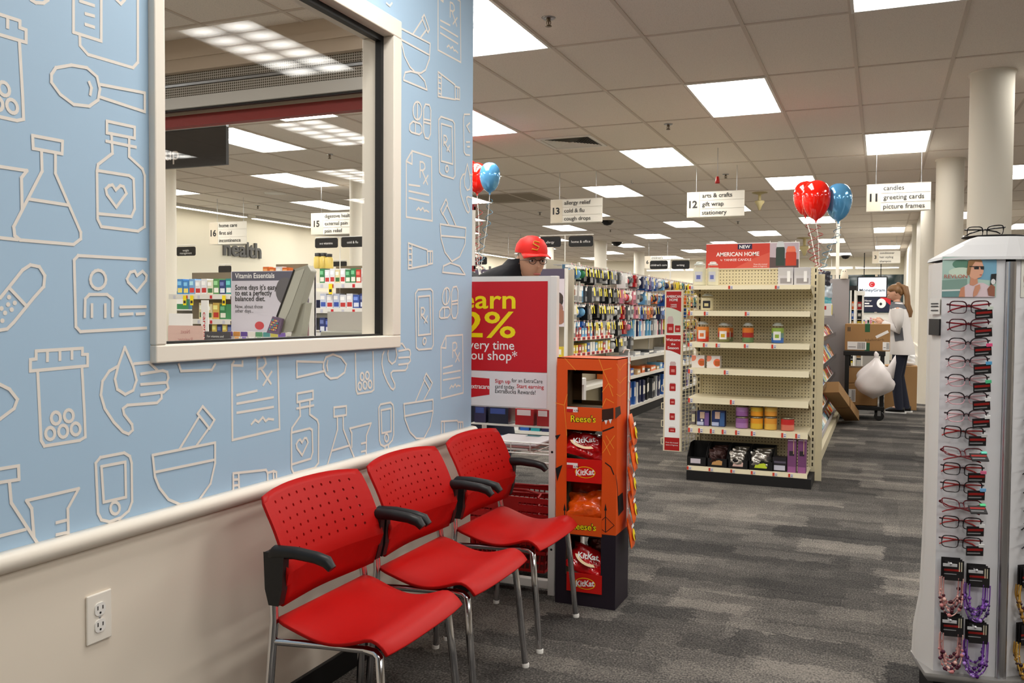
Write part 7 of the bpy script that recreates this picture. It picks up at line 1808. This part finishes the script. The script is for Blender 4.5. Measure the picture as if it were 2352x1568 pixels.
for u, v, cs, dk, s, nm in ((2182, 1302, PK, (70, 24, 36), 1, 'pink bead chains on a black card, upper of the pink pair'), (2241, 1319, PU, (60, 40, 90), 2, 'purple bead chains on a black card, upper of the purple pair'), (2181, 1430, PK, (80, 30, 50), 3, 'pink bead chains on a black card just above the base plate'), (2238, 1448, PU, (70, 20, 100), 4, 'purple bead chains on a black card just above the base plate')):
    q = at(u, v, 'y', 3.265); bead_chain(cs, dk, s, nm, (q.x, GA.y+(q.x-GA.x)*GU.y/GU.x-.004, q.z), rotA)
for u, v, cs, dk, s, nm, sx in ((2326, 1318, GO, (60, 30, 40), 5, 'golden bead chains on a black card, upper one beyond the chrome post', .052), (2326, 1450, GO, (50, 30, 40), 6, 'golden bead chains on a black card, lower one beyond the chrome post', .052), (2352, 1310, PU, (60, 40, 60), 7, 'violet bead chains on a black card behind the upper golden ones', .125), (2352, 1450, PU, (60, 40, 60), 8, 'violet bead chains on a black card behind the lower golden ones', .125)):
    q = at(u, v, 'y', 3.32); p_ = FB(sx, q.z, .004); bead_chain(cs, dk, s, nm, tuple(p_), rotB)
# ================================================================ the far end: entrance front
struct(MB().box((X0, Y1, 2.55), (X1, Y1+.1, CEIL), M_WALLW).build('wall_front'))
struct(MB().box((X0, Y1, 0), (X1, Y1+.1, .5), M_WALL).build('wall_front_base'))
M_NIGHT = mat('night_glass', (22, 52, 58), .05, spec=.8)
wo = struct(MB().box((X0, Y1+.03, .5), (X1, Y1+.05, 2.55), M_NIGHT).build('window_2'))
b = MB()
for k in range(16): b.box((X0+k*1.2, Y1-.03, .5), (X0+k*1.2+.07, Y1+.06, 2.55), M_WALL)
b.build('frame', wo)
struct(MB().box((X0, Y1-.04, 1.95), (-3.1, Y1, 2.55), M_WALLW).build('wall_front_left')); struct(MB().box((X0, Y1-.04, .0), (-3.1, Y1, 1.95), M_WALL).build('wall_front_lower'))
# right-hand stub wall with rails behind the columns
struct(MB().box((.58, 15.6, 0), (.9, Y1, CEIL), M_COLP).build('wall_stub'))
for z in (.80, .62): struct(MB().box((.555, 15.55, z), (.91, Y1, z+.03), M_TRIM).build('trim_2'))
struct(MB().box((.565, 15.57, 0), (.91, Y1, .12), M_BLACK).build('baseboard_right'))
for k in range(6):
    y = Y1-.6; x = -6.4+k*1.25
    t = thing('strip_light', 'bright ceiling strip above the entrance windows, %s from the health wall' % ORD[k], 'strip light', (x, y, 2.72), 0, 'light strips over the entrance')
    MB().box((-.6, -.08, 0), (.6, .08, .05), M_FRAME).build('housing', t); MB().box((-.58, -.085, -.01), (.58, .07, .0), M_STRIP).build('tube', t)
    MB().tube([(0, 0, .05), (0, 0, CEIL-2.72)], .01, M_FRAME, 6).build('rod', t)
# advertising screen
Ys = 26.5; a, c = at(1971, 681, 'y', Ys), at(2036, 637, 'y', Ys)
t = thing('advert_screen', 'lit white advert screen with a red round emblem above the checkout', 'screen', ((a.x+c.x)/2, Ys, a.z)); O = Vector(t.location)
b = MB(O); b.box((a.x-.03, Ys, a.z-.03), (c.x+.03, Ys+.06, c.z+.03), M_BLACK); b.build('bezel', t)
b = MB(O); b.box((a.x, Ys-.004, a.z), (c.x, Ys-.001, c.z), mat('screen_lit', (220, 228, 240), .3, emit=(214, 226, 244), es=1.1)); b.build('screen', t)
W, Hh = c.x-a.x, c.z-a.z; ML = mat('screen_ink', (20, 20, 26), .4); MR = mat('screen_red', (200, 30, 40), .4, emit=(200, 30, 40), es=.5)
b = MB(O); x_, z_ = a.x+W*.49, a.z+Hh*.64
b.poly([(x_+Hh*.15*math.cos(k*math.pi/10), Ys-.006, z_+Hh*.15*math.sin(k*math.pi/10)) for k in range(20)], MR)
b.tube([(x_+Hh*.07*math.cos(.6+k*.45), Ys-.008, z_+Hh*.07*math.sin(.6+k*.45)) for k in range(11)], .007, M_PAPER, 5)
b.text('MoneyGram', (a.x+W*.5, Ys-.006, a.z+Hh*.27), (1, 0, 0), (0, 0, 1), Hh*.15, ML, 'c', .02, W*.92); b.build('lettering', t)
b = MB(O)
for f in (.2, .8): b.tube([(a.x+W*f, Ys+.03, c.z), (a.x+W*f, Ys+.03, CEIL)], .012, M_BLACK, 6)
b.build('hanger', t)
Yn = 25.5; a, c = at(1979, 716, 'y', Yn), at(2046, 683, 'y', Yn)
t = thing('promo_board', 'navy promotion board with a white and red swirl under the advert screen', 'sign', ((a.x+c.x)/2, Yn, 0)); O = Vector(t.location)
b = MB(O); b.box((a.x, Yn, a.z), (c.x, Yn+.04, c.z), mat('promo_navy', (24, 30, 56), .5)); W, Hh = c.x-a.x, c.z-a.z
b.build('board', t)
b = MB(O); b.poly([(a.x+W*f, Yn-.002, a.z+Hh*g) for f, g in ((.62, 1), (1, 1), (1, .45), (.85, .7))], M_RED); b.poly([(a.x+W*(.68+.16*math.cos(k*.35)), Yn-.003, a.z+Hh*(.6+.33*math.sin(k*.35))) for k in range(18)], M_PAPER); b.poly([(a.x+W*(.66+.05*math.cos(k*.7)), Yn-.004, a.z+Hh*(.55+.1*math.sin(k*.7))) for k in range(9)], M_INK); b.build('print_pattern', t)
b = MB(O)
b.text('Never', (a.x+W*.1, Yn-.003, a.z+Hh*.72), (1, 0, 0), (0, 0, 1), Hh*.13, M_PAPER, 'l', .01)
for k, f in enumerate((.16, .28)): b.box((a.x+W*.1, Yn-.003, a.z+Hh*(.54-.18*k)), (a.x+W*(.1+f), Yn-.002, a.z+Hh*(.63-.18*k)), M_PAPER)
b.build('lettering', t)
b = MB(O); b.box((a.x, Yn+.05, 0), (c.x, Yn+.4, a.z-.02), M_SHELFW); b.build('cabinet', t)
# tall white rack ends with magazines before the checkout
for k, (u0, u1, vt, Y) in enumerate(((1953, 1966, 656, 19.0), (1966, 1984, 668, 19.6))):
    a, c = at(u0, vt, 'y', Y), at(u1, vt, 'y', Y)
    t = thing('magazine_rack', 'tall white rack of small goods beside the grey divider, %s of two' % ('first', 'second')[k], 'rack', ((a.x+c.x)/2, Y, 0)); O = Vector(t.location)
    b = MB(O); b.box((a.x, Y, 0), (a.x+.03, Y+.4, a.z), M_WHITE); b.box((c.x-.03, Y, 0), (c.x, Y+.4, a.z), M_WHITE); b.box((a.x, Y+.37, 0), (c.x, Y+.4, a.z), M_GREY)
    b.box((a.x-.02, Y-.01, a.z-.09), (c.x+.02, Y+.4, a.z), M_BLACK if k == 0 else M_WHITE); b.build('frame', t)
    for j in range(7):
        z = .25+j*.2; b = MB(O); b.box((a.x+.03, Y+.02, z-.01), (c.x-.03, Y+.37, z), M_WHITE); b.build('shelf', t)
        cn = ['yellow', 'black', 'red', 'white', 'tan', 'blue', 'orange'][(j+3*k) % 7]; m = MB(); w2 = (c.x-a.x)/2-.035
        m.box((-w2, 0, 0), (w2, .05, .16), cm(PAL[cn])); m.box((-w2*.7, -.001, .06), (w2*.7, -.0003, .12), cm((230, 226, 220)))
        o = m.build('small_pack', loc=((a.x+c.x)/2, Y+.05, z+.0005)); tag(o, '%s pack on the %s shelf of the %s white rack by the divider' % (cn, ORD[j], ('first', 'second')[k]), 'pack', 'packs on the white racks')
a = at(1962, 700, 'y', 21.5); rnd = random.Random(9)
t = thing('checkout_counter', 'far checkout counter crowded with small goods below the promotion board', 'counter', (a.x+.7, 22.2, 0)); O = Vector(t.location)
b = MB(O); b.box((a.x, 21.8, 0), (a.x+.52, 22.6, .95), mat('counter_grey', (150, 146, 142), .5)); b.build('body', t)
for j in range(20):
    cn = list(PAL)[rnd.randrange(15)]; h = rnd.uniform(.1, .34); m = MB(); m.box((-.02, 0, 0), (.02, .1, h), cm(PAL[cn])); m.box((-.015, -.001, h*.4), (.015, -.0003, h*.8), cm(PAL[list(PAL)[rnd.randrange(15)]]))
    o = m.build('counter_item', loc=(a.x+.05+(j % 10)*.05, 21.85+.3*(j//10), .951)); tag(o, '%s small item on the far checkout counter, %s along the %s row' % (cn, ORD[j % 10], ('front', 'rear')[j//10]), 'item', 'items on the far checkout')
